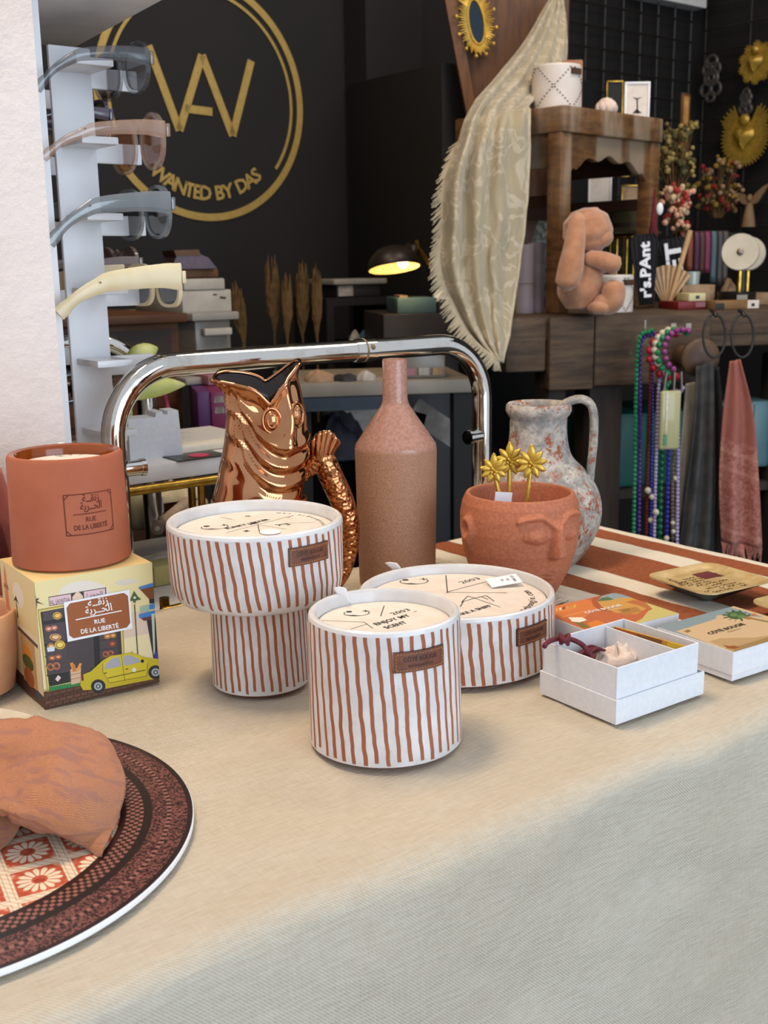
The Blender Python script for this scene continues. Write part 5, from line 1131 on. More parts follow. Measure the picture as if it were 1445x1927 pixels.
# pampas grass, each plume its own
plain('pampas', '#6a4e2a', '#4f3819', .95, 60, .5)
def plume(px_, top, bot, wpx, Y, lb, lean=0):
    a, b = at(px_ + lean, top, Y), at(px_, bot, Y); o = thing('pampas_plume', lb, 'dried grass', Vector((b.x, b.y, b.z)), 0, 'dried pampas grass'); d = a - b; r = wpx / ppm(a) / 2; mb = MB()
    for i in range(110):
        t = random.random() ** .8; p = d * (.35 + .65 * t); an = random.random() * 6.28; rr = r * math.sin(math.pi * min(1, .12 + .88 * (1 - t))) ** .7; L = .05 + .04 * random.random()
        tip = p + Vector((math.cos(an) * rr, math.sin(an) * rr, L)); mb.tube([p, p.lerp(tip, .5) + Vector((math.cos(an), math.sin(an), 0)) * rr * .4, tip], [.002, .0042, .0006], 4)
    mb.build('plume', 'pampas', o); MB().tube([(0, 0, -.15), d * .5], .0025, 6).build('stalk', 'pampas', o)
for a_ in ((470, 598, 690, 20, 2.6, 'bent pampas plume furthest left, arching over the chrome tube', -26), (520, 548, 690, 26, 2.65, 'tallest pampas plume, left of centre in the bunch', -8), (540, 575, 690, 18, 2.62, 'thin pampas plume in the middle of the bunch', 2), (568, 560, 690, 24, 2.66, 'broad pampas plume right of the tall one', 4), (596, 566, 690, 18, 2.64, 'pampas plume furthest right in the bunch', 2)): plume(*a_)
# desk behind the frame
plain('desk_top', '#8d8478', '#7d7468', .6, 15); plain('desk_blue', '#24303f', '#1c2733', .6)
A = at(575, 742, 2.2); dz = at(575, 722, 2.2).z
ds = thing('work_desk', 'desk with a grey edge seen through the chrome frame', 'desk', Vector((A.x, A.y, 0)), R_(8))
MB().box(-.05, .34, 0, .3, dz - .028, dz).build('top', 'desk_top', ds, bev=.003); MB().box(-.05, .16, -.004, .02, dz - .055, dz - .029).build('blue_rail', 'desk_blue', ds)
for x_ in (-.03, .30): MB().box(x_, x_ + .04, .01, .05, 0, dz - .028).build('leg', 'black_panel', ds)
plain('clutter_tan', '#a88a6c', '#8d6f52', .8, 40); plain('clutter_dark', '#15131c', '#20202c', .7, 40); plain('clutter_white', '#b5aca6', '#98908a', .7, 40); plain('clutter_pink', '#a07078', '#8a5a62', .7, 40)
def lump(name, label, cat_, px_, y_, wpx, hpx, Y, mat, seed, z=None, deep=.8):
    q = at(px_, y_, Y); k_ = ppm(q); rx = wpx / k_ / 2; rz_ = hpx / k_; mb = MB()
    def fn(u, v):
        a = 2 * math.pi * u; b = math.pi / 2 * v; f = 1 + .30 * fbm(math.cos(a) * 1.7 + seed, math.sin(a) * 1.7, seed)
        return Vector((rx * math.cos(b) * math.cos(a) * f, rx * deep * math.cos(b) * math.sin(a) * f, rz_ * math.sin(b) * (1 + .4 * fbm(math.cos(a) * 2, math.sin(a) * 2 + b, seed + 4))))
    mb.grid(fn, 26, 8, cu=True); mb.f.append(tuple(range(26))[::-1]); mb.mi.append(0)
    return tag(mb.build(name, mat, smooth=60), label, cat_, None, (q.x, q.y, q.z if z is None else z))
for i, (x_, w_, h_, mt, nm, lb, c_) in enumerate(((600, 60, 18, 'clutter_tan', 'paper_bundle', 'tan paper bundle at the left of the desk', 'paper'), (650, 55, 10, 'clutter_dark', 'dark_cloth', 'dark blue cloth lying on the desk', 'cloth'), (690, 44, 16, 'clutter_white', 'white_pouch', 'whitish crumpled pouch on the desk beside the bottle neck', 'pouch'))): lump(nm, lb, c_, x_, 726, w_, h_, 2.25, mt, i + 2, dz + .0005)
o, w, h = pbox('drawer_box', 'clear plastic box of coloured bits on the right of the desk', 'box', 758, 672, 838, 721, 2.26, .16, 'clear_plastic', R_(8))
for i in range(3): MB().box(w * (.05 + .32 * i), w * (.29 + .32 * i), -.004, .0, h * .12, h * .4).build('label', ('clutter_pink', 'clutter_white', 'clutter_tan')[i], o)
o.location.z = dz + .0006
lump('dark_bag', 'black bag slumped under the desk', 'bag', 640, 860, 110, 80, 2.35, 'clutter_dark', 9)
q = at(690, 842, 2.4); tag(MB().box(-.11, .11, -.001, .001, 0, .10, TR(0, 0, 0, 0, 0, R_(14))).build('paper_sheet', 'clutter_white'), 'white sheet of paper leaning under the desk, left of the bottle', 'paper', None, (q.x, q.y, q.z))
q = at(808, 815, 2.4); tag(MB().box(-.06, .06, -.001, .001, 0, .05, TR(0, 0, 0, 0, 0, R_(35))).build('paper_sheet', 'clutter_white'), 'white card sticking out right of the bottle shoulder', 'paper', None, (q.x, q.y, q.z))
# books
plain('book_purple', '#5a2a66', '#4a2058', .5, 20); plain('book_magenta', '#7a1c50', '#6a1644', .5, 20)
A = at(385, 838, 1.9); lift = A.z
bs = thing('book_rack', 'low dark rack carrying the purple and magenta books', 'rack', Vector((A.x, A.y, 0)), R_(15)); MB().box(-.025, .16, -.02, .18, lift - .024, lift - .001).build('board', 'old_oak_dark', bs); 
for x_ in (-.02, .12): MB().box(x_, x_ + .03, .02, .15, 0, lift - .024).build('support', 'old_oak_dark', bs)
for x0_, x1_, mt, lb in ((376, 400, 'book_purple', 'purple book standing left of the magenta one'), (401, 428, 'book_magenta', 'magenta book with white lettering on its spine')):
    o, w, h = pbox('book', lb, 'book', x0_, 738, x1_, 838, 1.9, .14, mt, R_(15), 'cover', .001)
    if mt == 'book_magenta':
        mb = MB()
        for i in range(2):
            for j in range(3): mb.line([(w * (.3 + .2 * j), h * (.80 - .2 * i)), (w * (.38 + .2 * j), h * (.92 - .2 * i)), (w * (.44 + .2 * j), h * (.80 - .2 * i))], .004, lambda x, y: Vector((x, -.0006, y)))
        mb.build('lettering', 'clutter_white', o, smooth=0)
pbox('shelf_box', 'pale box above the purple books', 'box', 350, 712, 385, 726, 2.0, .1, 'box_grey'); pbox('shelf_box', 'dusty pink box above the magenta book', 'box', 392, 706, 430, 726, 2.0, .1, 'clutter_pink')
# dark cabinet with boxes and the desk lamp
plain('dark_cab', '#201b1e', '#292326', .55, 10)
A = at(722, 652, 2.55); zt2 = at(722, 592, 2.55).z
dc = thing('low_cabinet', 'low dark cabinet with the teal box on it', 'cabinet', Vector((A.x, A.y, 0)), R_(10)); MB().box(0, .175, 0, .28, 0, zt2).build('carcass', 'dark_cab', dc, bev=.003)
plain('teal_card', '#4e6a70', '#465f65', .6, 20)
o, w, h = pbox('teal_box', 'flat teal cardboard box on the low dark cabinet', 'box', 748, 561, 822, 591, 2.58, .14, 'teal_card', R_(10)); MB().box(.01, w * .3, .02, .1, h, h + .005).build('slip', 'clutter_tan', o)
pbox('small_box', 'small dark box with a pale label beside the teal box', 'box', 824, 563, 858, 590, 2.60, .1, 'dark_cab', R_(10))
q = at(838, 562, 2.63); tag(MB().prism([(-.03, 0), (.03, 0), (.0, .028), (-.02, .02)], 0, .03, Matrix.Rotation(R_(90), 4, 'X')).build('paper_scrap', 'paper_white'), 'white paper scrap on the small dark box', 'paper', None, (q.x, q.y, q.z))
o, w, h = pbox('lidded_box', 'grey storage box with a lid and paper label on a dark shelf', 'box', 634, 536, 716, 560, 2.88, .12, 'dark_cab', R_(30)); MB().box(-.014, w + .014, -.012, .13, h, h + .014).build('lid', 'box_grey', o, bev=.003); MB().box(w * .03, w * .36, -.002, 0, h * .1, h * .9).build('label', 'clutter_white', o)
A = at(604, 575, 2.88); sh = thing('shelf_unit', 'dark shelf unit below the lidded storage box', 'shelf', Vector((A.x, A.y, 0)), R_(30)); zz2 = at(634, 560.5, 2.88).z; MB().box(0, .20, -.03, .16, zz2 - .02, zz2).build('board', 'black_panel', sh)
for x_ in (.0, .18): MB().box(x_, x_ + .02, -.03, .16, 0, zz2 - .02).build('side', 'black_panel', sh)
zz3 = at(660, 648, 2.86).z; MB().box(.02, .18, -.03, .16, zz3 - .02, zz3).build('board', 'black_panel', sh)
plain('toy_blue', '#2a6a80', None, .5); plain('toy_brown', '#3f2216', None, .5)
for x_, y_, w_, h_, mt, lb in ((668, 645, 26, 22, 'clutter_white', 'small whitish figurine at the left of the dark shelf'), (690, 645, 30, 26, 'toy_blue', 'small blue trinket on the dark shelf'), (706, 645, 26, 14, 'toy_brown', 'small brown trinket in front of the blue one'), (712, 646, 20, 40, 'clutter_tan', 'small tan bottle at the right of the dark shelf')): lump('trinket', lb, 'trinket', x_, y_, w_, h_, 2.86, mt, int(x_), zz3 + .0005)
# lamp
plain('lamp_black', '#2a211a', '#221a14', .4, 30); plain('lamp_gold', '#b3842c', '#96691e', .35, 60, metal=.8)
Cn = at(742, 505, 2.55); kl = ppm(Cn); R0 = 50 / kl
la = thing('desk_lamp', 'black dome desk lamp with a gold arm, switched on', 'lamp', Cn, 0)
tilt = Matrix.Rotation(R_(-6), 4, 'Y') @ Matrix.Rotation(R_(-12), 4, 'X')
shl = [(R0, 0), (R0 * 1.0, .004), (R0 * .97, .014), (R0 * .82, .030), (R0 * .55, .043), (R0 * .28, .048), (0, .049)]
MB().lathe(shl, 48, tilt).build('shade', 'lamp_black', la, smooth=180, solid=.0015)
plain('shade_inside', '#e2c988', None, .6)
MB().lathe([(r * .965, z * .93 - .0002) for r, z in shl], 48, tilt).build('shade_lining', 'shade_inside', la, smooth=180)
m = Mat('bulb_glow', '#fff0c0', .3); m.b.inputs['Emission Color'].default_value = (1, .72, .30, 1); m.b.inputs['Emission Strength'].default_value = 7
MB().ball((R0 * .35, -.004, .010), (.013, .013, .013), 16, 10, tilt).build('bulb', m.mat, la)
nk_ = [at(782, 478, 2.55) - Cn, at(788, 462, 2.55) - Cn]
MB().tube([tilt @ Vector((R0 * .5, 0, .040)), nk_[0], at(778, 460, 2.55) - Cn], [.016, .012, .010], 14).build('socket', 'lamp_black', la, smooth=180)
MB().tube([at(783, 452, 2.55) - Cn, at(786, 468, 2.55) - Cn], .005, 10).build('joint', 'lamp_gold', la); MB().tube([at(786, 466, 2.56) - Cn, at(830, 525, 2.62) - Cn, at(850, 560, 2.65) - Cn], .0055, 10).build('arm', 'lamp_gold', la)
MB().tube([at(850, 560, 2.65) - Cn, at(852, 588, 2.66) - Cn], [.012, .035], 14).build('base', 'lamp_black', la)
bl = bpy.data.lights.new('lamp_bulb_light', 'POINT'); bl.energy = .35; bl.color = (1, .78, .45); bl.shadow_soft_size = .012; blo = bpy.data.objects.new('lamp_bulb_light', bl); COL.objects.link(blo); blo.parent = la; blo.location = tilt @ Vector((R0 * .35, -.004, -.012))
# ================================================================ workbench on the right
m = Mat('bench_wood', rough=.7); st_ = m.vec('Object', (1, 7, 7)); n1 = m.noise(7, st_, 5, .65); n2 = m.noise(14, None, 5, .7)
c0 = m.mix(n1.ramp(.3, .7), '#38291e', '#624c36'); c0 = m.mix(n2.ramp(.62, .72) * .55, c0, '#8d7f70'); m.base(c0).bump(n1, .4, .003)
plain('bench_dark', '#2a211d', '#3a2e27', .75, 10, .3, stretch=(6, 6, 1))
AB = R_(12); BA = at(1118, 592, 2.35); ZB = BA.z; eb = Vector((math.cos(AB), math.sin(AB), 0)); nb = Vector((-eb.y, eb.x, 0))
def bl_(x, y): q = pplane(x, y, BA, nb) - BA; return q.dot(eb), q.z       # on the bench front: along, up from its top
bn = thing('workbench', 'heavy dark timber workbench with the stool standing on it', 'workbench', Vector((BA.x, BA.y, 0)), AB)
xl, xr = bl_(952, 600)[0], bl_(1600, 600)[0]
MB().box(xl, xr, .004, .62, ZB - .05, ZB).build('top', 'bench_wood', bn, bev=.004)
x1 = bl_(1030, 650)[0]
for a, b, zb2, y0 in ((xl, x1 - .002, bl_(1010, 700)[1], .0), (x1, -.002, bl_(1100, 732)[1], -.012), (.001, bl_(1332, 700)[0], bl_(1200, 724)[1], -.004), (bl_(1333, 650)[0], xr, bl_(1400, 652)[1], .01)):
    MB().box(a, b, y0, y0 + .06, ZB + zb2, ZB - .002).build('front_plank', 'bench_wood', bn, bev=.006)
for a, b in ((bl_(1040, 800)[0], bl_(1075, 800)[0]), (bl_(1118, 800)[0], bl_(1182, 800)[0]), (bl_(1480, 800)[0], bl_(1540, 800)[0])):
    MB().box(a, b, .03, .12, 0, ZB - .10).build('leg', 'bench_dark', bn, bev=.006)
MB().box(xl, xr, .05, .56, .30, .33).build('lower_shelf', 'bench_dark', bn, bev=.004)
for k_, (x_, y_) in enumerate(((1212, 606), (1262, 612), (1290, 612))): c_ = bl_(x_, y_); MB().box(c_[0] - .002, c_[0] + .002 + .008 * (k_ > 0), -.006, .0, ZB + c_[1] - .014, ZB + c_[1] + .004).build('paint_chip', 'clutter_white', bn)
# vise screw
kx_, kz_ = bl_(1290, 668); plain('vise_wood', '#4a3222', '#6b5440', .5, 14, .2); plain('worn_metal', '#6d655c', '#8a8178', .35, 20, metal=.7)
vs = thing('vise_screw', 'round wooden vise head on the bench front with necklaces hung over it', 'vise', BA + eb * kx_ + Z * kz_, AB)
MB().tube([(-.012, -.004, 0), (-.018, -.07, 0)], .022, 20).build('shank', 'vise_wood', vs); mb = MB().lathe([(0, 0), (.033, 0), (.040, .006), (.040, .018), (.033, .025), (.012, .028), (0, .028)], 28, TR(-.004, -.062, 0, R_(-8), R_(90))); mb.build('head', 'vise_wood', vs, smooth=40)
VP = BA + eb * (kx_ - .016) + Z * kz_ - nb * .045
# teal boxes under the bench
plain('teal_door', '#2f6b66', '#285d59', .5, 12); plain('blue_crate', '#5c8088', '#50737b', .5, 12)
def crate(label, x0, y0, x1_, y1, Y, mat):
    o, w, h = pbox('storage_box', label, 'box', x0, y0, x1_, y1, Y, .22, mat, AB, 'box', .004, 'boxes under the workbench'); MB().box(.006, w - .006, -.003, .0, .006, h - .006).build('front_panel', mat, o, bev=.001); return o
zs = .331
for a_ in (('teal box under the bench between the bench leg and the bead strands', 1154, 780, 1215, 918, 2.45, 'teal_door'), ('teal box partly hidden behind the bead strands', 1218, 776, 1292, 914, 2.46, 'teal_door'), ('pale teal box under the bench left of the rose towel', 1344, 758, 1372, 880, 2.5, 'blue_crate'), ('pale teal box under the bench right of the rose towel', 1408, 756, 1452, 880, 2.5, 'blue_crate'), ('dark teal box in the shade behind the weathered jug', 1060, 788, 1096, 860, 2.55, 'teal_door')): crate(*a_)
A = at(1140, 921, 2.44); bs2 = thing('box_rack', 'low dark rack under the bench holding the teal boxes', 'rack', Vector((A.x, A.y, 0)), AB); MB().box(-.12, .5, -.02, .26, at(1154, 918.5, 2.45).z - .02, at(1154, 918.5, 2.45).z - .0005).build('board', 'bench_dark', bs2)
MB().box(-.12, .5, .0, .25, .331, .36).build('foot', 'bench_dark', bs2); MB().box(-.12, -.09, .0, .25, .36, at(1154, 918.5, 2.45).z - .02).build('side', 'bench_dark', bs2); MB().box(.47, .5, .0, .25, .36, at(1154, 918.5, 2.45).z - .02).build('side', 'bench_dark', bs2)
# bead strands hung on the vise
BC = {'green': ('#0f6a40', '#2a8a58'), 'violet': ('#3a1d6a', '#5a3a90'), 'red': ('#8a0f20', '#a81c2c'), 'rust': ('#5a1a14', '#7a2a1c'), 'blue': ('#241a78', '#3a34a0'), 'lilac': ('#9a86b4', '#b4a2cc'), 'emerald': ('#0a5a34', '#12703f'), 'cream': ('#b8ae9a', '#d2c8b4'), 'pink': ('#7a2a6a', '#9a4488'), 'mixed': ('#6a5a50', '#a09080')}
for k_, v_ in BC.items(): plain('bead_' + k_, *v_, .25, 160)
def strand(label, key, px_top, xs, y1, r, Y, extra=()):
    """a strand falling from the vise head; xs = pixel x along its fall"""
    o = thing('bead_strand', label, 'necklace', at(xs[-1], y1, Y), 0, 'bead strands on the vise'); B_ = at(xs[-1], y1, Y); k_ = ppm(B_)
    path = cat([at(px_top[0], px_top[1], Y + .02)] + [at(x, px_top[1] + 20 + (y1 - px_top[1] - 20) * i / (len(xs) - 1), Y) for i, x in enumerate(xs)], 10)
    mb = MB(); mb.tube([p - B_ for p in path], r * .35, 5); acc = 0
    for p, q in zip(path, path[1:]):
        L = (q - p).length; t = acc
        while t < L: mb.ball(p.lerp(q, t / L) - B_, (r, r, r * 1.05), 7, 5); t += r * 1.95
        acc = t - L
    mb.build('beads', 'bead_' + key, o)
    if extra:
        mb = MB()
        for x, y, rr in extra: mb.ball(at(x, y, Y - .012) - B_, rr, 10, 8)
        mb.build('large_beads', 'bead_cream', o)
Yv = 2.26
strand('dark green bead strand furthest left on the vise', 'green', (1226, 622), [1202, 1196, 1194, 1192], 1010, .0048, Yv)
strand('violet bead strand second from the left on the vise', 'violet', (1230, 628), [1206, 1204, 1203, 1202], 1005, .0048, Yv + .01)
strand('rust red bead strand with two cream pearls', 'rust', (1238, 640), [1226, 1222, 1218, 1216], 1012, .0036, Yv + .005, ((1219, 923, .007), (1227, 935, .007)))
strand('blue bead strand right of the rust one', 'blue', (1240, 650), [1228, 1227, 1225, 1224], 1014, .0038, Yv + .012, ((1224, 979, .006),))
strand('pale lilac bead strand left of the gilt lantern', 'lilac', (1250, 700), [1240, 1236, 1233, 1231], 1018, .0040, Yv - .012, ((1234, 964, .007),))
strand('thick emerald bead strand below the gilt lantern', 'emerald', (1258, 720), [1250, 1246, 1243, 1241], 1020, .0070, Yv + .02)
strand('indigo bead strand right of the thick emerald one', 'blue', (1268, 735), [1262, 1258, 1256, 1254], 1010, .0052, Yv + .01, ((1254, 1013, .006),))
strand('brown and cream bead strand', 'mixed', (1272, 735), [1270, 1268, 1266, 1266], 1020, .0042, Yv + .01, ((1271, 900, .006), (1266, 984, .005), (1267, 1000, .005)))
strand('pale lilac bead strand furthest right on the vise', 'lilac', (1285, 730), [1277, 1276, 1275, 1274], 1025, .0042, Yv - .005)
def beadring(label, key, cx_, cy_, rx, ry, r, Y, a0=60, a1=300):
    o = thing('bead_bracelet', label, 'bracelet', at(cx_, cy_, Y), 0, 'bracelets looped on the vise'); B_ = at(cx_, cy_, Y); k_ = ppm(B_); n = max(8, int(math.radians(a1 - a0) * (rx + ry) / 2 / k_ / (r * 2))); mb = MB()
    for i in range(n + 1): t = R_(a0 + (a1 - a0) * i / n); mb.ball(at(cx_ + rx * math.cos(t), cy_ - ry * math.sin(t), Y + .012 * math.cos(t)) - B_, r, 9, 7)
    mb.build('beads', 'bead_' + key, o)
beadring('ruby red bead bracelet furthest left on the vise head', 'red', 1262, 668, 40, 42, .0080, 2.235, 75, 285)
beadring('cream and brown bead bracelet on the vise head', 'cream', 1266, 660, 34, 40, .0075, 2.228, 70, 215)
beadring('bright green bead bracelet on the vise head', 'green', 1274, 664, 36, 44, .0068, 2.222, 60, 240)
beadring('magenta bead bracelet nearest the vise end', 'pink', 1284, 660, 34, 40, .0060, 2.215, 70, 240)
B_ = at(1260, 735, 2.2); gl_ = thing('glass_pendant', 'flat yellowish glass pendant hanging among the bead strands', 'pendant', B_, R_(8)); kl2 = ppm(B_)
m = Mat('yellow_glass', '#c9c38e', .12, 0, Alpha=.8); m.base(m.mix(m.noise(20, m.vec('Object', (1, 1, .1)), 2), '#d6d2a4', '#a8a26a'))
MB().box(-18 / kl2, 22 / kl2, -.006, .006, -112 / kl2, 0).build('glass', m.mat, gl_, bev=.005, seg=3)
MB().box(-9 / kl2, -4 / kl2, -.0075, -.006, -105 / kl2, -2 / kl2).build('ridge', 'bead_cream', gl_, bev=.0006); MB().box(-11 / kl2, -5 / kl2, -.0085, -.0075, -103 / kl2, -82 / kl2).build('green_label', 'bead_green', gl_)
for dx in (-12, 8, 24): MB().tube([(dx / kl2, 0, -.002), (dx / kl2 * .8 + .004, .005, 34 / kl2)], .0025, 7).build('chain', 'worn_metal', gl_)
# iron rings with hanging cloths
plain('iron', '#1c1a18', '#262220', .5, 30); plain('felt_grey', '#4b4a49', '#3a3938', .95, 40, .3); plain('felt_dark', '#2c2b2b', '#232222', .95, 40, .3)
m = Mat('towel_rose', rough=.95); x, y, z = m.xyz(); dz_ = z + x * .35
bnd = (.215 - dz_).ramp(-.004, .004); ln = (1 - ((dz_ - .19).abs() - .004).ramp(-.002, .002)).max(1 - ((dz_ - .155).abs() - .004).ramp(-.002, .002)).max(1 - ((dz_ - .03).abs() - .005).ramp(-.002, .002))
pt = m.noise(95, None, 3, .5, 1.5).ramp(.47, .53); c0 = m.mix(m.noise(60, None, 4), '#a4655a', '#935448'); c0 = m.mix(bnd * pt * .5, c0, '#c08a7c'); m.base(m.mix(ln * .5, c0, '#c08a7c')).bump(m.noise(200, None, 3), .4, .001)
plain('beige_strap', '#a89a84', '#8f8270', .9, 30)
for x_, lb in ((1344, 'thin iron ring on the bench front carrying the grey scarf'), (1397, 'thin iron ring on the bench front carrying the rose towel')):
    q = at(x_, 632, 2.27); o = thing('iron_ring', lb, 'ring', q, 0, 'iron rings on the bench'); k_ = ppm(q)
    MB().tube([(22 / k_ * math.cos(t) * .95, .006 * math.sin(t), 40 / k_ * math.sin(t)) for t in [2 * math.pi * i / 40 for i in range(40)]], .0026, 8, True).build('ring', 'iron', o)
    MB().tube([(0, .03, 46 / k_), (0, .0, 42 / k_), (0, -.004, 36 / k_)], .004, 8).build('hook', 'iron', o)
def hang(name, label, cat_, Lp, Rp, Y, mat, folds, amp, fr=None):
    o = thing(name, label, cat_, at(*Lp[-1], Y), 0); B_ = at(*Lp[-1], Y)
    f = cpatch([[at(l[0] + (r[0] - l[0]) * t, l[1] + (r[1] - l[1]) * t, Y) - B_ for t in (0, .33, .66, 1)] for l, r in zip(Lp, Rp)])
    MB().grid(lambda u, v: f(u, v) + Vector((0, amp * math.sin(u * folds * 6.28 + 2.2 * v) * min(1, .25 + v), 0)), 36, 44).build('cloth', mat, o, smooth=180, solid=.003)
    if fr:
        mb = MB()
        for i in range(fr):
            u = i / (fr - 1); p = f(u, 1); mb.tube([p + Vector((0, amp * math.sin(u * folds * 6.28 + 2.2), 0)), p + Vector((random.uniform(-.006, .006), -.004, -.022 - .01 * random.random()))], [.0016, .0008], 4)
        mb.build('fringe', mat, o)
    return o
hang('scarf', 'charcoal felt scarf hanging beside the bead strands', 'scarf', [(1310, 690), (1306, 800), (1292, 930), (1278, 1045)], [(1342, 680), (1345, 800), (1348, 930), (1346, 1050)], 2.28, 'felt_grey', 2, .010)
hang('scarf', 'dark striped scarf hanging left of the rose towel', 'scarf', [(1340, 690), (1344, 800), (1342, 930), (1336, 1050)], [(1352, 690), (1362, 800), (1364, 930), (1366, 1050)], 2.30, 'felt_dark', 1, .008)
hang('strap', 'pale beige strap hanging behind the glass pendant', 'strap', [(1290, 722), (1284, 800), (1276, 900), (1270, 1000)], [(1318, 716), (1306, 800), (1294, 900), (1284, 1000)], 2.31, 'beige_strap', 1, .004)
rt2_ = hang('rose_towel', 'rose cotton towel with fringe hanging from an iron ring', 'towel', [(1374, 680), (1362, 780), (1356, 900), (1360, 1020)], [(1392, 676), (1416, 780), (1424, 900), (1432, 1030)], 2.24, 'towel_rose', 1.6, .012, 60)
# ================================================================ stool on the bench
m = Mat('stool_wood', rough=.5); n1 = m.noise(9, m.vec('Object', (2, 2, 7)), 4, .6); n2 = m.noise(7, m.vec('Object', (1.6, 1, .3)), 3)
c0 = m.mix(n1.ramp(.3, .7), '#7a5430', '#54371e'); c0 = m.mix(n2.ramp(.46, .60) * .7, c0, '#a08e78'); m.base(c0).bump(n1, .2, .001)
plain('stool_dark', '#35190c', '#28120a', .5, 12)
SA = at(1062, 197, 2.40); SBp = pz(1250, 224, SA.z); AS = math.atan2((SBp - SA).y, (SBp - SA).x); SL_ = (SBp - SA).length; SD = .30; ZT = SA.z - ZB
so = thing('wooden_stool', 'worn wooden stool with a scalloped apron, standing on the workbench', 'stool', Vector((SA.x, SA.y, ZB + .0005)), AS)
MB().prism([(.012, 0), (SL_ - .004, 0), (SL_, .006), (SL_, SD), (0, SD), (0, .012), (.004, .003)], ZT - .052, ZT).build('seat', 'stool_wood', so, bev=.005)
ap = [(.03, ZT - .052), (.03, ZT - .135)] + [(.03 + (SL_ - .06) * t, ZT - .135 + .045 * math.sin(math.pi * min(1, max(0, (t - .06) / .88))) ** .45 - .012 * math.sin(math.pi * t * 4) ** 2 * (1 if .1 < t < .9 else 0)) for t in [i / 24 for i in range(1, 24)]] + [(SL_ - .03, ZT - .135), (SL_ - .03, ZT - .052)]
MB().prism(ap, -.022, -.004, Matrix.Translation((0, .012, 0)) @ Matrix.Rotation(R_(90), 4, 'X')).build('apron', 'stool_wood', so, bev=.002)
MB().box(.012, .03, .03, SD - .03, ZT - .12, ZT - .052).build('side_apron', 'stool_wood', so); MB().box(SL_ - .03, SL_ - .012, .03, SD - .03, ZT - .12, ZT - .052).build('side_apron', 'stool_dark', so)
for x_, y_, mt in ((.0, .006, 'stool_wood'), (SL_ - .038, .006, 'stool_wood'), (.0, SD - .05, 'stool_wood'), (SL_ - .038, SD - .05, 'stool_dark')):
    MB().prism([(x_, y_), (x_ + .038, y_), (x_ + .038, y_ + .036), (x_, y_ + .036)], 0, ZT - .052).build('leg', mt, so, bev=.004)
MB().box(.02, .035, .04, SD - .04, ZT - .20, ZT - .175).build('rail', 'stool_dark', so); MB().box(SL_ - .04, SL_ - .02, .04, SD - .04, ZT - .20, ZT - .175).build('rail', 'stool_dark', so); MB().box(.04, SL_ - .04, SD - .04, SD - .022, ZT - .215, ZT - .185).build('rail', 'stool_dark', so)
ZST = SA.z
def ons(u, v): return SA + Vector((math.cos(AS), math.sin(AS), 0)) * u + Vector((-math.sin(AS), math.cos(AS), 0)) * v
# tall board with sunburst mirror behind the throw
m = Mat('panel_wood', rough=.55); n1 = m.noise(10, m.vec('Object', (6, 6, 1)), 4); m.base(m.mix(n1.ramp(.3, .7), '#4f2c12', '#6b4322')).bump(n1, .2, .001)
plain('panel_edge', '#7a4e26', '#683f1c', .5, 20, .1, stretch=(6, 6, 1))
pb = thing('tall_board', 'tall tapering wooden board leaning behind the draped throw', 'board', Vector((0, 0, 0)), 0); Yp = 2.93
q = [at(842, -60, Yp), at(1072, -60, Yp), at(1066, 250, Yp), at(958, 588, Yp)]
mb = MB(); off = Vector((.0, .02, 0)); mb.add([q[0], q[1], q[2], q[3]] + [p + off for p in q], [(0, 1, 2, 3), (7, 6, 5, 4), (0, 4, 5, 1), (1, 5, 6, 2), (2, 6, 7, 3), (3, 7, 4, 0)]); mb.build('board', 'panel_wood', pb, smooth=0)
mb = MB(); q = [at(826, -60, Yp - .02), at(848, -60, Yp - .02), at(966, 588, Yp - .02), at(950, 588, Yp - .02)]; mb.add(q + [p + Vector((0, .04, 0)) for p in q], [(3, 2, 1, 0), (4, 5, 6, 7), (0, 1, 5, 4), (1, 2, 6, 5), (2, 3, 7, 6), (3, 0, 4, 7)]); mb.build('stile', 'panel_edge', pb, smooth=0)
C0 = at(896, 42, Yp - .03); kk = ppm(C0); sbm = thing('sunburst_mirror', 'oval mirror in a gold sunburst frame on the tall wooden board', 'mirror', C0, 0); MT = TR(0, 0, 0, 0, 0, R_(-9))
plain('mirror_glass', '#3a4650', None, .06, metal=.9)
mb = MB(); ra, rbv = 15 / kk, 40 / kk
mb.add([(ra * math.cos(t), -.002, rbv * math.sin(t)) for t in [2 * math.pi * i / 40 for i in range(40)]], [tuple(range(40))], MT); mb.build('glass', 'mirror_glass', sbm, smooth=0)
MB().tube([(ra * math.cos(t), -.003, rbv * math.sin(t)) for t in [2 * math.pi * i / 48 for i in range(48)]], .0035, 8, True, MT).build('ring', 'gold_leaf', sbm, smooth=60)
mb = MB()
for i in range(72):
    t = 2 * math.pi * i / 72; l = (.026, .018, .022)[i % 3]; mb.tube([(ra * math.cos(t), -.001, rbv * math.sin(t)), ((ra + l) * math.cos(t), -.004, (rbv + l) * math.sin(t))], [.0034, .0010], 5, M=MT)
    if i % 6 == 3: mb.ball(((ra + .028) * math.cos(t), -.004, (rbv + .028) * math.sin(t)), .005, 7, 5, MT)
mb.build('rays', 'gold_leaf', sbm)
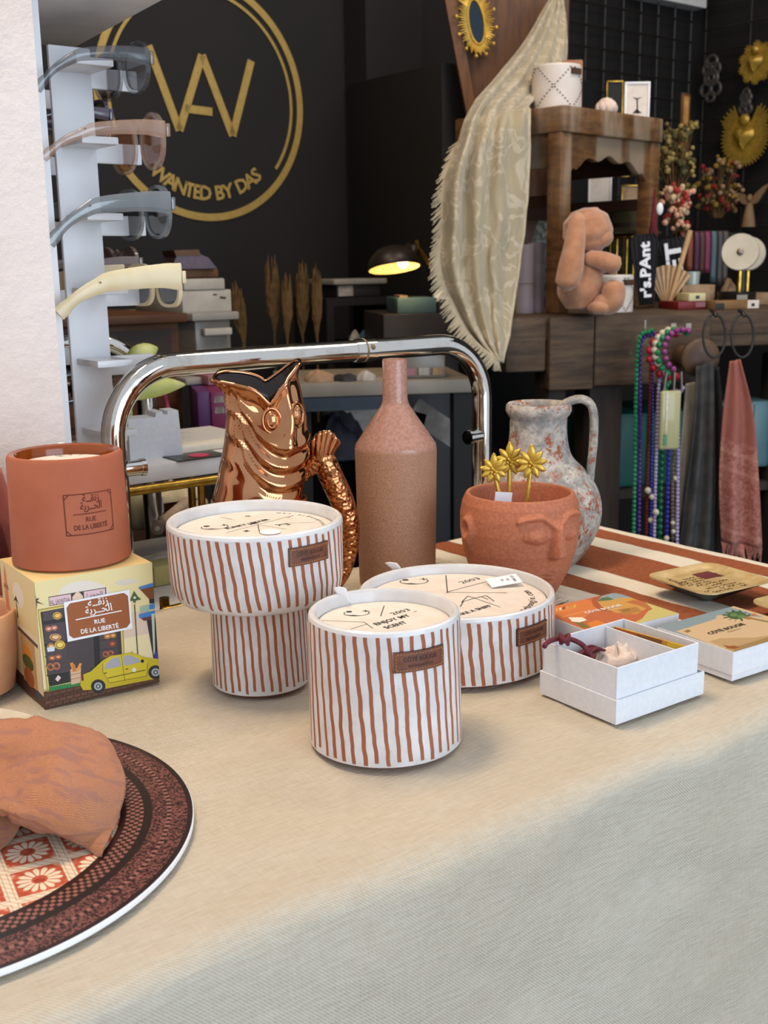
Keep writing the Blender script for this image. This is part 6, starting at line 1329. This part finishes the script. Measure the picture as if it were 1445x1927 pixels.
# throw
m = Mat('throw_cloth', rough=.95, Sheen_Weight=.3); n1 = m.noise(26, None, 4); n2 = m.noise(16, None, 3, .5, 1.2); m.base(m.mix((n2 - .5).abs().ramp(.02, .05), '#bdb099', '#a89b80')).bump(m.noise(220, None, 3) + n2, .4, .002)
plain('throw_fringe', '#c6b99f', '#b5a78c', .95, 60)
LP = [(1036, -4, 2.86), (985, 80, 2.70), (925, 152, 2.48), (884, 205, 2.36), (858, 280, 2.30), (838, 350, 2.27), (832, 440, 2.25), (828, 500, 2.24), (848, 570, 2.23), (880, 628, 2.22), (930, 676, 2.21)]
RP = [(1058, -4, 2.88), (1066, 60, 2.80), (1058, 130, 2.70), (1004, 190, 2.50), (996, 205, 2.365), (994, 300, 2.355), (988, 400, 2.345), (978, 480, 2.335), (966, 560, 2.315), (956, 630, 2.28), (944, 682, 2.25)]
rows = []
for l, r_ in zip(LP, RP): rows.append([at(l[0] + (r_[0] - l[0]) * t, l[1] + (r_[1] - l[1]) * t, l[2] + (r_[2] - l[2]) * t - .02 * math.sin(math.pi * t)) for t in (0, .25, .5, .75, 1)])
f = cpatch(rows); th_ = thing('throw_blanket', 'cream jacquard throw draped from the panel over the stool end', 'blanket', (0, 0, 0), 0)
def thf(u, v):
    am = .020 * (1 - u) ** 1.1 * min(1, .35 + v * 1.3) + .004
    return f(u, v) + Vector((0, am * math.sin(u * 24 + 1.6 * math.sin(v * 4)) + .006 * fbm(u * 5, v * 8, 1), 0)) + Vector((.004 * fbm(u * 6, v * 9, 5), 0, 0))
MB().grid(thf, 90, 110).build('cloth', 'throw_cloth', th_, smooth=180, solid=.004)
mb = MB()
for i in range(150):
    v = .38 + .62 * i / 149; p = thf(0, v); mb.tube([p, p + Vector((-.014 - .01 * random.random(), -.004, -.012 - .012 * random.random()))], [.0022, .0008], 4)
for i in range(30): p = thf(i / 60, 1); mb.tube([p, p + Vector((random.uniform(-.006, .006), -.003, -.02))], [.002, .0008], 4)
mb.build('fringe', 'throw_fringe', th_)
MB().tube([thf(1, v / 40) for v in range(16, 41)], .0045, 8).build('hem', 'throw_fringe', th_, smooth=180)
# ================================================================ things on the stool
plain('stitch_brown', '#4a3020', None, .8)
def quilted(label, x0, x1_, y0, y1, Y, zbase, top=1.0):
    """white ceramic vessel with stitched lozenges and a slot"""
    c_ = at((x0 + x1_) / 2, y1, Y); k_ = ppm(c_); R1 = (x1_ - x0) / 2 / k_; H_ = (y1 - y0) / k_
    o = thing('quilted_lantern', label, 'lantern', (c_.x, c_.y, zbase), 0, 'stitched white lanterns'); R2 = R1 * top
    MB().lathe([(0, 0), (R2, 0), (R2, .003), (R1, H_ - .004), (R1 - .003, H_), (R1 - .008, H_ - .002), (R1 - .008, .01), (0, .01)], 56).build('body', plain('white_ceramic_warm', '#e2d8cf', '#d8ccc2', .4, 30), o)
    fa = face_angle(c_); mb = MB()
    for sgn in (-1, 1):
        for j in range(4):
            for i in range(15):
                t = i / 15; a = fa - .12 + sgn * (t - .5) * 1.571 + j * 1.571; z = H_ * (.05 + .92 * t); r_ = R2 + (R1 - R2) * t + .0004
                mb.ball((r_ * math.cos(a), r_ * math.sin(a), z), (.0022, .0022, .0014), 5, 4)
    mb.build('stitches', 'stitch_brown', o); a = fa + .85
    MB().box(-.014, .014, -.003, .003, -.006, .006, TR((R1 + .0) * math.cos(a), R1 * math.sin(a), H_ - .016, a + math.pi / 2)).build('slot', 'stitch_brown', o); return o
quilted('white lantern with stitched lozenges on the stool seat', 1000, 1093, 122, 203, 2.52, ZST + .0005)
c_ = ons(.24, .1)
plain('terracotta_lid', '#b07a5e', '#a06a50', .8)
q = at(1076, 124, 2.62); zq = ZST; tag(MB().box(-.022, .022, -.015, .015, 0, q.z - ZST + .01).build('clay_block', 'terracotta_lid', bev=.003), 'small clay block behind the lantern on the stool', 'block', None, (q.x, q.y, ZST + .0005))
plain('petal_white', '#e6d4c8', '#d8c0b2', .9, 60)
q = at(1141, 200, 2.60); pm = thing('fabric_flower', 'pale fabric flower lying on the stool seat', 'flower', Vector((q.x, q.y, ZST + .0005)), 0); mb = MB()
for i in range(26): t = i * 2.4; r_ = .018 * math.sqrt(i / 26); mb.ball((r_ * math.cos(t), r_ * math.sin(t), .014 + .014 * (1 - i / 26)), (.010, .010, .012), 8, 6)
mb.build('petals', 'petal_white', pm, smooth=180)
def frame_(label, x0, y0, x1_, y1, Y, zb2, mat, inner, bw=4, rz=0):
    q = at((x0 + x1_) / 2, y1, Y); k_ = ppm(q); w = (x1_ - x0) / k_ / 2; h = at((x0 + x1_) / 2, y0, Y).z - zb2; b = bw / k_
    o = thing('picture_frame', label, 'frame', (q.x, q.y, zb2 + .0005), rz)
    MB().box(-w, w, 0, .008, 0, b).box(-w, w, 0, .008, h - b, h).box(-w, -w + b, 0, .008, b, h - b).box(w - b, w, 0, .008, b, h - b).build('moulding', mat, o, bev=.001)
    MB().box(-w + b, w - b, .003, .006, b, h - b).build('picture', inner, o); return o, w, h
frame_('small brass picture frame on the stool behind the fabric flower', 1140, 152, 1172, 215, 2.66, ZST, 'brass', 'black_panel', 3)
o, w, h = frame_('white card with a palm print standing on the stool', 1174, 154, 1222, 222, 2.66, ZST, 'paper_white', 'cover_card', 4)
mb = MB(); fn = lambda x, y: Vector((x, .0022, y)); mb.line([(.002, h * .15), (0, h * .55)], .003, fn); mb.flat([(-.012, h * .6), (0, h * .52), (.012, h * .6), (0, h * .56)], fn); mb.flat([(-.01, h * .16), (0, h * .28), (.012, h * .16)], fn); mb.build('palm_print', 'ink_black', o, smooth=0)
# red tassel on the stool leg
q = at(1232, 356, 2.585); tsl = thing('red_tassel', 'dark red tassel with a white charm hanging on the stool leg', 'tassel', q, 0); plain('tassel_red', '#6f1420', '#560d18', .8, 90, .3)
k_ = ppm(q); mb = MB()
for i in range(22): a = i * 2.4; r_ = .011 * math.sqrt(i / 22); mb.tube([(r_ * .3 * math.cos(a), r_ * .3 * math.sin(a), -46 / k_), (r_ * math.cos(a), r_ * math.sin(a), -84 / k_)], [.0022, .0018], 5)
mb.build('threads', 'tassel_red', tsl); MB().tube([(0, 0, 0), (0, 0, -46 / k_)], [.002, .005], 8).build('cord', 'tassel_red', tsl); MB().ball((10 / k_, -.004, -36 / k_), (.008, .006, .014), 12, 8).build('charm', 'paper_white', tsl)
# ================================================================ plush bunny
m = Mat('plush', rough=1., Sheen_Weight=.6, Sheen_Roughness=.5); m.base(m.mix(m.noise(50, None, 4).ramp(.3, .7), '#c08a68', '#ad7654')).bump(m.noise(420, None, 3), .5, .002)
Yb = 2.33; kb = FPX / 2.35; BB = at(1095, 587, Yb)
bu = thing('plush_bunny', 'peach plush bunny with long ears sitting by the stool leg', 'soft toy', Vector((BB.x, BB.y, ZB + .0008)), 0); B_ = Vector((BB.x, BB.y, ZB))
def bp(x, y, d=0.): q = at(x, y, Yb) - B_; q.y += d; return q
def blob(name, pts, mat='plush', n=20, par=bu):
    P = cat([bp(*p[:2], p[3] if len(p) > 3 else 0) for p in pts], 8); r = [p[2] for p in pts]; k = len(P) - 1; rr = []
    for i in range(k + 1):
        t = i / k * (len(r) - 1); j = min(int(t), len(r) - 2); f = t - j; f = f * f * (3 - 2 * f); rr.append((r[j] + (r[j + 1] - r[j]) * f) / kb)
    return MB().tube(P, rr, n).build(name, mat, par, smooth=180, sub=1)
def lob(y): return y
blob('body', [(1098, 584, 6), (1098, 576, 34), (1094, 545, 45), (1096, 515, 38), (1102, 485, 26), (1104, 470, 8)])
blob('head', [(1098, 392, 4), (1099, 398, 26), (1102, 416, 42), (1106, 440, 46), (1108, 460, 38), (1110, 476, 22), (1110, 482, 4)])
MB().ball(bp(1128, 448, -.02), (.024, .022, .020), 20, 14).build('muzzle', 'plush', bu, smooth=180)
plain('plush_dark', '#7a4a34', None, .9); MB().ball(bp(1131, 436, -.040), (.0035, .002, .0035), 8, 6).build('eye', 'plush_dark', bu)
blob('ear', [(1084, 404, 6, -.025), (1080, 420, 15, -.035), (1074, 460, 19, -.045), (1066, 505, 23, -.05), (1060, 530, 22, -.05), (1058, 545, 10, -.048), (1058, 548, 2, -.048)])
blob('ear', [(1112, 402, 6, .03), (1120, 430, 14, .045), (1124, 480, 18, .05), (1124, 520, 10, .05)])
blob('arm', [(1094, 482, 5, -.035), (1104, 486, 14, -.04), (1130, 493, 17, -.045), (1150, 500, 17, -.045), (1158, 503, 7, -.045)]); blob('arm', [(1108, 486, 10, .02), (1130, 500, 15, .025), (1148, 508, 8, .03)])
blob('leg', [(1116, 582, 8, -.03), (1126, 574, 20, -.04), (1142, 566, 22, -.045), (1146, 548, 22, -.045), (1146, 534, 18, -.04), (1146, 526, 5, -.04)]); blob('leg', [(1098, 578, 8, .04), (1130, 576, 22, .04), (1150, 562, 20, .04), (1150, 545, 6, .04)])
blob('foot', [(1100, 580, 5, -.04), (1112, 578, 12, -.05), (1128, 578, 12, -.055), (1138, 580, 5, -.055)])
# ================================================================ things on the bench
def onb(x, y): return pz(x, y, ZB)
quilted('white lantern with stitched lozenges standing behind the plush bunny', 1118, 1190, 509, 577, 2.46, ZB + .0005)
plain('lilac_card', '#a79ca2', '#988d94', .6, 15)
for x0_, x1_, y0_, lb, rr2 in ((970, 1004, 462, 'round lilac tube box on the bench beside the throw', 1), (1008, 1030, 458, 'square lilac box on the bench left of the stool leg', 0)):
    q = at((x0_ + x1_) / 2, 583, 2.46); k_ = ppm(q); r_ = (x1_ - x0_) / 2 / k_; h = at(x0_, y0_, 2.46).z - ZB; o = thing('gift_tube', lb, 'box', (q.x, q.y, ZB + .0005), AS if not rr2 else 0)
    if rr2: MB().lathe([(0, 0), (r_, 0), (r_, h), (r_ - .002, h + .001), (0, h + .001)], 36).build('tube', 'lilac_card', o); MB().tube([(r_ * 1.004 * math.cos(t), r_ * 1.004 * math.sin(t), h * .45) for t in [6.283 * i / 36 for i in range(36)]], .0012, 6, True).build('seam', 'box_grey', o)
    else: MB().box(-r_ * .8, r_ * .8, 0, .03, 0, h).build('carton', 'lilac_card', o, bev=.001); MB().box(-r_ * .82, r_ * .82, -.001, .031, h * .72, h + .001).build('lid', 'lilac_card', o)
m = Mat('hammered_silver', '#8f8f88', .35, .8); m.base(m.mix(m.noise(60, None, 5).ramp(.4, .6), '#9c9c92', '#5f6058')).bump(m.noise(90, None, 4), .6, .003)
q = at(1003, 460, 2.98); k_ = ppm(q); sv = thing('silver_sheet', 'mottled silver sheet standing behind the stool and throw', 'sheet', (q.x, q.y, ZB + .0005), R_(12)); MB().box(-.09, .07, 0, .02, 0, at(1003, 265, 2.98).z - ZB).build('sheet', m.mat, sv, bev=.002)
# black fans with lettering, natural fan
plain('fan_black', '#17151a', '#201d24', .8, 40); plain('fan_wood', '#c9a678', '#bb966a', .6, 40); plain('fan_wood_dark', '#8a6844', '#7a5a3a', .6, 40)
def fan_black(label, P0, P1, wpx, Y, word, tsz):
    a, b = at(*P0, Y), at(*P1, Y); d = b - a; L = d.length; k_ = ppm(a); o = thing('folding_fan', label, 'fan', a, 0, 'folding fans on the bench'); ez = d.normalized(); ex = Vector((ez.z, 0, -ez.x)).normalized(); w = wpx / k_
    def fn(u, v): return ez * (L * v) + ex * ((u - .5) * w * (.55 + .6 * v) * (1 if v < .85 else math.sqrt(max(.05, 1 - ((v - .85) / .2) ** 2)))) + Vector((0, .004 * (round(u * 12) % 2), 0))
    MB().grid(fn, 12, 16).build('leaf', 'fan_black', o, smooth=0, solid=.002)
    mb = MB(); mb.text(word, tsz, lambda x, y: ez * (L * .5 + x) + ex * (-y + tsz * .3) + Vector((0, -.006, 0)), .04, width=L * .78); mb.build('lettering', 'paper_white', o, smooth=0)
fan_black('black fan with white brush lettering leaning left of the far stool leg', (1216, 574), (1212, 440), 48, 2.56, "r's.PAnt", .032)
fan_black('black fan with white lettering right of the far stool leg', (1272, 520), (1264, 448), 50, 2.72, 'ET', .05)
q = at(1252, 578, 2.60); k_ = ppm(q); nf = thing('folding_fan', 'natural wooden slatted fan standing behind the stool leg', 'fan', (q.x, q.y, ZB + .002), 0, 'folding fans on the bench')
for i in range(17):
    a = R_(62 + 64 * (1 - i / 16) - 6); L = (72 + 6 * math.sin(math.pi * i / 16)) / k_
    mb = MB().add([(0, 0, 0), (.002, 0, 0), (L * math.cos(a) + .0034 * math.sin(a), 0, L * math.sin(a) - .0034 * math.cos(a)), (L * math.cos(a) - .0034 * math.sin(a), 0, L * math.sin(a) + .0034 * math.cos(a))], [(0, 1, 2, 3)], TR(0, -.0006 * i, 0)); mb.build('slat', ('fan_wood', 'fan_wood_dark')[i % 2], nf, smooth=0, solid=.0008)
MB().tube([(.004, -.012, .0), (38 / k_, -.012, 140 / k_)], [.005, .006], 8).build('guard_stick', 'fan_wood', nf)
# brass vase cage, hat, books, card
plain('olive_felt', '#4a4326', '#3a341c', .9, 30, .2)
q = at(1175, 505, 2.80); k_ = ppm(q); cg = thing('brass_lantern', 'brass rod lantern behind the plush bunny', 'lantern', (q.x, q.y, ZB + .0005), 0); zc2 = at(1175, 446, 2.80).z - ZB
for i in range(10): a = 6.283 * i / 10; MB().tube([(.04 * math.cos(a), .04 * math.sin(a), .004), (.04 * math.cos(a), .04 * math.sin(a), zc2)], .0035, 7).build('rod', 'brass', cg)
for z2 in (.004, zc2): MB().tube([(.04 * math.cos(t), .04 * math.sin(t), z2) for t in [6.283 * i / 30 for i in range(30)]], .005, 8, True).build('hoop', 'brass', cg)
zh = ZB + zc2 + .006
ht = thing('felt_hat', 'olive felt hat resting on the brass lantern', 'hat', (q.x - .0, q.y, zh), R_(20))
MB().lathe([(.085, .0), (.086, .004), (.06, .010), (.048, .016), (.046, .045), (.036, .062), (.015, .066), (0, .062)], 40).build('crown_and_brim', 'olive_felt', ht, smooth=60)
MB().lathe([(.049, .016), (.0492, .026), (.047, .0265)], 40).build('band', 'leather_edge', ht)
plain('book_red', '#7a1016', '#650c11', .5, 20); plain('cream_pack', '#cfc79a', '#c0b788', .6, 20); plain('kraft', '#8d6a40', '#7a5a34', .8, 30)
def bench_box(label, x0, y0, x1_, y1, Y, dep, mat, nm='small_box', z=None, cat_='box'):
    o, w, h = pbox(nm, label, cat_, x0, y0, x1_, y1, Y, dep, mat, AB, 'carton', .0015); 
    if z is None: o.location.z = ZB + .0006
    return o, w, h
o, w, h = bench_box('flat red book lying on the bench right of the fan', 1276, 563, 1328, 578, 2.50, .10, 'book_red', 'book', None, 'book'); MB().box(w * .62, w * .98, -.001, 0, h * .3, h * .9).build('label', 'clutter_pink', o); zb1 = ZB + h + .0012
o, w, h = bench_box('cream packet with a dark mark on top of the red book', 1296, 547, 1328, 562, 2.505, .06, 'cream_pack', z=1); o.location.z = zb1; MB().box(w * .4, w * .62, -.0008, 0, h * .3, h * .7).build('mark', 'black_lacquer', o)
o, w, h = bench_box('brown card box behind the cream packet', 1282, 535, 1344, 577, 2.62, .05, 'clutter_tan')
o, w, h = bench_box('long kraft box with a white label at its end', 1346, 562, 1428, 578, 2.48, .05, 'kraft'); MB().box(w * .73, w * .99, -.001, 0, h * .05, h * 1.02).build('label', 'cover_card', o); MB().box(w * .74 + .008, w * .74 + .016, -.0015, -.001, h * .3, h * .65).build('mark', 'black_lacquer', o); MB().box(0, w * .2, -.001, 0, h * .05, h * .75).build('dark_label', 'black_lacquer', o)
q = at(1303, 530, 2.66); gs = thing('glass_tumbler', 'small pale glass tumbler behind the red book', 'glass', (q.x, q.y, ZB + .044), 0); glassmat('tumbler_glass', '#b9c4c0', .5); k_ = ppm(q)
gs.location = at(1302, 536, 2.645); MB().lathe([(0, 0), (.016, 0), (.018, .03), (.0165, .03), (.0145, .003), (0, .003)], 24).build('glass', 'tumbler_glass', gs)
o.location.z = ZB + .0006
# white round discs on a holder, black bowl
plain('disc_white', '#cfc6b4', '#c2b8a4', .6, 20); plain('bowl_black', '#1d1a18', '#282422', .3, 20)
for cx_, cy_, rx, Y, lb in ((1393, 475, 33, 2.62, 'round white disc standing in front, above the black bowl'), (1408, 478, 30, 2.68, 'second round disc half hidden behind the white one')):
    q = at(cx_, cy_, Y); k_ = ppm(q); r_ = rx / k_; o = thing('round_disc', lb, 'disc', q, R_(-20), 'round discs on the bench'); MB().lathe([(0, 0), (r_, 0), (r_ + .002, .006), (r_, .012), (0, .010)], 44, Matrix.Rotation(R_(84), 4, 'X')).build('disc', 'disc_white', o, smooth=40); MB().lathe([(0, .0105), (.008, .0115), (.005, .014), (0, .0145)], 16, Matrix.Rotation(R_(84), 4, 'X')).build('button', 'worn_metal', o)
    MB().tube([(0, .02, -r_), (0, .02, ZB - q.z + .001)], .006, 8).build('stand', 'brass', o)
q = at(1384, 577, 2.62); k_ = ppm(q); bw_ = thing('black_bowl', 'shallow black bowl on the bench below the white discs', 'bowl', (q.x, q.y, ZB + .0006), 0); MB().lathe([(0, 0), (.022, 0), (.042, .02), (.044, .034), (.042, .034), (.038, .02), (.015, .006), (0, .006)], 40).build('bowl', 'bowl_black', bw_, smooth=60); MB().box(-.012, .012, -.0445, -.043, .016, .028).build('label', 'box_grey', bw_)
q = at(1372, 532, 2.74); lump('woven_bun', 'brown woven ball behind the black bowl', 'ball', 1372, 560, 44, 36, 2.74, 'clutter_tan', 5, ZB + .0005, 1.)
o, w, h = bench_box('brown box with a dark label at the right edge of the bench', 1424, 528, 1470, 550, 2.7, .08, 'clutter_tan')
# rack of coloured straps
plain('rack_dark', '#17171c', '#1f1f26', .5)
rk = thing('strap_rack', 'dark rail carrying the coloured leather straps', 'rack', at(1280, 442, 2.9), 0); R0_ = at(1280, 442, 2.9)
MB().tube([(0, 0, 0), at(1400, 442, 2.98) - R0_], .006, 8).build('rail', 'rack_dark', rk); MB().box(-.006, .006, -.006, .006, ZB - R0_.z + .0006, 0).build('upright', 'rack_dark', rk)
e_ = at(1400, 442, 2.98) - R0_; MB().box(e_.x - .006, e_.x + .006, e_.y - .006, e_.y + .006, ZB - R0_.z + .0006, e_.z).build('upright', 'rack_dark', rk)
for i, (x_, c1_, y2, lb) in enumerate(((1284, '#5a2a22', 500, 'dark rust'), (1297, '#8a4a32', 508, 'orange-brown'), (1310, '#4a2440', 514, 'plum'), (1320, '#4a2a24', 514, 'brown'), (1330, '#7a2a4c', 512, 'raspberry'), (1342, '#4a5f68', 530, 'grey-blue'), (1354, '#3f3a3a', 535, 'charcoal'), (1364, '#4a403c', 530, 'taupe'))):
    q = at(x_, 440, 2.885 + i * .009); o = thing('leather_strap', lb + ' strap hanging on the rail behind the bench', 'strap', q, 0, 'straps on the rail'); k_ = ppm(q)
    MB().grid(cpatch([[Vector((a, .03, -.05)) for a in (-.008, .006)], [Vector((a, .02, -.002)) for a in (-.008, .006)], [Vector((a, 0, .006)) for a in (-.008, .006)], [Vector((a, -.014, -.01)) for a in (-.008, .006)], [Vector((a, -.018, -(y2 - 440) / k_)) for a in (-.008, .006)]]), 2, 24).build('strap', plain('strap_' + lb.replace('-', '_').replace(' ', '_'), c1_, None, .5), o, smooth=180, solid=.002)
# ================================================================ wire grids and hangings on the walls
def grid_panel(name, label, P, ex, w, h, nx, ny):
    o = thing(name, label, 'wire grid', P, math.atan2(ex.y, ex.x))
    mb = MB()
    for i in range(nx + 1): mb.tube([(w * i / nx, 0, 0), (w * i / nx, 0, h)], .0028, 5)
    for j in range(ny + 1): mb.tube([(0, -.005, h * j / ny), (w, -.005, h * j / ny)], .0028, 5)
    mb.build('wires', 'iron', o); return o
a, b = pw(1062, 300, WB - .03), pw(1300, 300, WB - .03)
grid_panel('wire_grid', 'black wire grid on the back wall above the stool', sw(a.dot(U), WB - .03, .95), U, (b - a).dot(U) - .03, 1.45, 7, 22)
SG = 3.47
a = ps(1318, 300, SG); grid_panel('wire_grid', 'black wire grid on the right wall carrying gold ornaments', Vector((a.x, a.y, .95)), -V, 1.1, 1.5, 6, 20)
def hung(name, label, cat_, x, y, grp=None): q = ps(x, y, SG - .04); return thing(name, label, cat_, q, math.atan2(-V.y, -V.x), grp), ppm(q)
def heart(label, x, y, r, cut, wings):
    o, k_ = hung('gold_heart', label, 'ornament', x, y, 'gold heart ornaments'); R1 = r / k_ * 1.25; mb = MB()
    for i in range(90):
        t = 2 * math.pi * i / 90; l = R1 * (1 + (.06 if i % 2 else -.04)) * (1 if not (R_(65) < t < R_(115)) else cut) * (1 + wings * (1 if (R_(28) < t < R_(65) or R_(115) < t < R_(152)) else 0)) * (.82 + .18 * abs(math.sin(5 * t)) if wings == 0 else 1)
        mb.tube([(0, 0, 0), (l * math.cos(t), -.004, l * math.sin(t))], [.004, .0025], 4)
    mb.build('rays', 'gold_leaf', o)
    pts = [(.45 * R1 * 16 * math.sin(t) ** 3 / 16, .45 * R1 * (13 * math.cos(t) - 5 * math.cos(2 * t) - 2 * math.cos(3 * t) - math.cos(4 * t)) / 16) for t in [2 * math.pi * i / 36 for i in range(36)]]
    mb = MB(); mb.add([Vector((p, -.012, q)) for p, q in pts] + [Vector((p * .6, -.03, q * .6)) for p, q in pts] + [Vector((0, -.036, 0))], [(i, (i + 1) % 36, 36 + (i + 1) % 36, 36 + i) for i in range(36)] + [(36 + i, 36 + (i + 1) % 36, 72) for i in range(36)]); mb.build('heart', 'gold_leaf', o, smooth=60)
    MB().ball((0, -.012, R1 * .62), (R1 * .22, .012, R1 * .2), 12, 8).build('flame', 'gold_leaf', o)
heart('large gold heart with a full ray fan on the wire grid', 1403, 258, 40, .55, .22); heart('smaller spiky gold heart higher up on the wire grid', 1424, 118, 30, 1.0, 0)
def scrollwork(label, x, y, s):
    o, k_ = hung('iron_ornament', label, 'ornament', x, y, 'dark metal ornaments'); mb = MB(); u = s / k_
    for cx_, cz_, r_ in ((0, .9, .35), (-.25, .55, .3), (.25, .55, .3), (0, .1, .42), (-.3, -.5, .34), (.3, -.5, .34), (0, -.9, .25), (0, .1, .2)): mb.tube([((cx_ + r_ * math.cos(t)) * u, -.006, (cz_ + r_ * math.sin(t)) * u) for t in [6.283 * i / 20 for i in range(20)]], .006, 6, True)
    mb.build('scrolls', plain('pewter', '#4f4844', '#5f5852', .5, 40, metal=.4), o)
scrollwork('tall dark metal scroll ornament left on the wire grid', 1340, 150, 34); scrollwork('dark metal ornament just above the large gold heart', 1405, 195, 20)
o, k_ = hung('wooden_angel', 'small pale wooden angel with one raised wing on the wire grid', 'ornament', 1410, 385); u = 1 / k_ * 1.2; plain('angel_wood', '#9a7a58', '#8a6a4a', .7)
MB().lathe([(0, -34 * u), (11 * u, -34 * u), (9 * u, -20 * u), (5 * u, 2 * u), (0, 4 * u)], 14).build('gown', 'angel_wood', o); MB().ball((0, 0, 10 * u), (5 * u, 5 * u, 6 * u), 12, 8).build('head', 'angel_wood', o)
for sg_ in (1, -1): MB().prism([(0, -2 * u), (sg_ * 14 * u, 2 * u), (sg_ * 34 * u, 30 * u), (sg_ * 24 * u, 26 * u), (sg_ * 10 * u, 16 * u)] if sg_ > 0 else [(0, -2 * u), (-10 * u, 16 * u), (-24 * u, 20 * u), (-28 * u, 16 * u), (-12 * u, 2 * u)], -.004, .004, Matrix.Rotation(R_(90), 4, 'X')).build('wing', 'angel_wood', o, smooth=0)
# dried bouquets
def bouquet(label, x, y0, y1, wpx, Y, cols, n, seed):
    random.seed(seed); a, b = at(x, y1, Y), at(x, y0, Y); o = thing('dried_bouquet', label, 'dried flowers', a, 0, 'dried bouquets'); k_ = ppm(a); h = b.z - a.z; W = wpx / k_ / 2
    mb = MB(); tips = []
    for i in range(n): t = Vector((random.uniform(-W, W), random.uniform(-W, W) * .6, h * random.uniform(.15, 1))); tips.append(t); mb.tube([(t.x * .2, t.y * .2, 0), t * .6 + Vector((0, 0, .01)), t], .0012, 4)
    mb.build('stems', 'pampas', o)
    for j, c_ in enumerate(cols):
        mb = MB()
        for t in tips[j::len(cols)]:
            for q in range(3): mb.ball(t + Vector((random.uniform(-.01, .01), random.uniform(-.01, .01), random.uniform(-.01, .01))), random.uniform(.004, .009), 6, 4)
        mb.build('blossoms', plain('bloom_' + c_.strip('#'), c_, None, .8), o)
bouquet('olive and gold dried bouquet behind the far stool leg', 1268, 235, 400, 66, 2.95, ['#6b5a2a', '#9a8448', '#4a4420'], 60, 3)
bouquet('red and ochre dried bouquet on the wall grid left of the angel', 1350, 300, 410, 70, 3.5, ['#7a1c12', '#8a6a1c', '#9a7a5a', '#5a4a20'], 60, 4)
bouquet('pale pink blossom bunch lit behind the stool leg', 1272, 355, 440, 50, 2.9, ['#e0a888', '#d8b890', '#a8302c'], 50, 6)
vz = thing('brass_vase', 'slim brass vase under the dried bouquet behind the stool', 'vase', at(1270, 520, 2.95), 0); vz.location.z = ZB + .0006
MB().lathe([(0, 0), (.02, 0), (.018, .01), (.007, .03), (.007, at(1268, 400, 2.95).z - ZB - .02), (.016, at(1268, 400, 2.95).z - ZB + .03)], 20).build('vase', 'brass', vz)
# lit picture strip and frames deeper in
o, w, h = frame_('tall narrow amber-lit picture hanging behind the stool', 1274, 176, 1304, 278, 3.2, at(1290, 278, 3.2).z, 'tray_wood', plain('amber_picture', '#b06a34', '#d8a860', .5, 30), 3, R_(50))
for a_ in (('small brass frame with glass seen under the stool seat', 1152, 288, 1184, 334, 2.85), ('brass frame seen between the stool legs below the rail', 1168, 348, 1208, 402, 2.9), ('white card seen under the stool seat behind the rail', 1106, 310, 1150, 396, 2.95)):
    lb, x0_, y0_, x1_, y1_, Y = a_; frame_(lb, x0_, y0_, x1_, y1_, Y, at(x0_, y1_, Y).z, 'brass' if 'brass' in lb else 'paper_white', 'clutter_tan' if 'brass' in lb else 'cover_card', 3)
# white beam end at the top
q = [pw(1225, -20, WB - .02), pw(1304, 18, WB - .02)]
wallbox('trim_2', q[0].dot(U) - .12, q[1].dot(U) + .02, WB - .06, WB - .002, q[1].z, 2.6, 'white_lacquer')
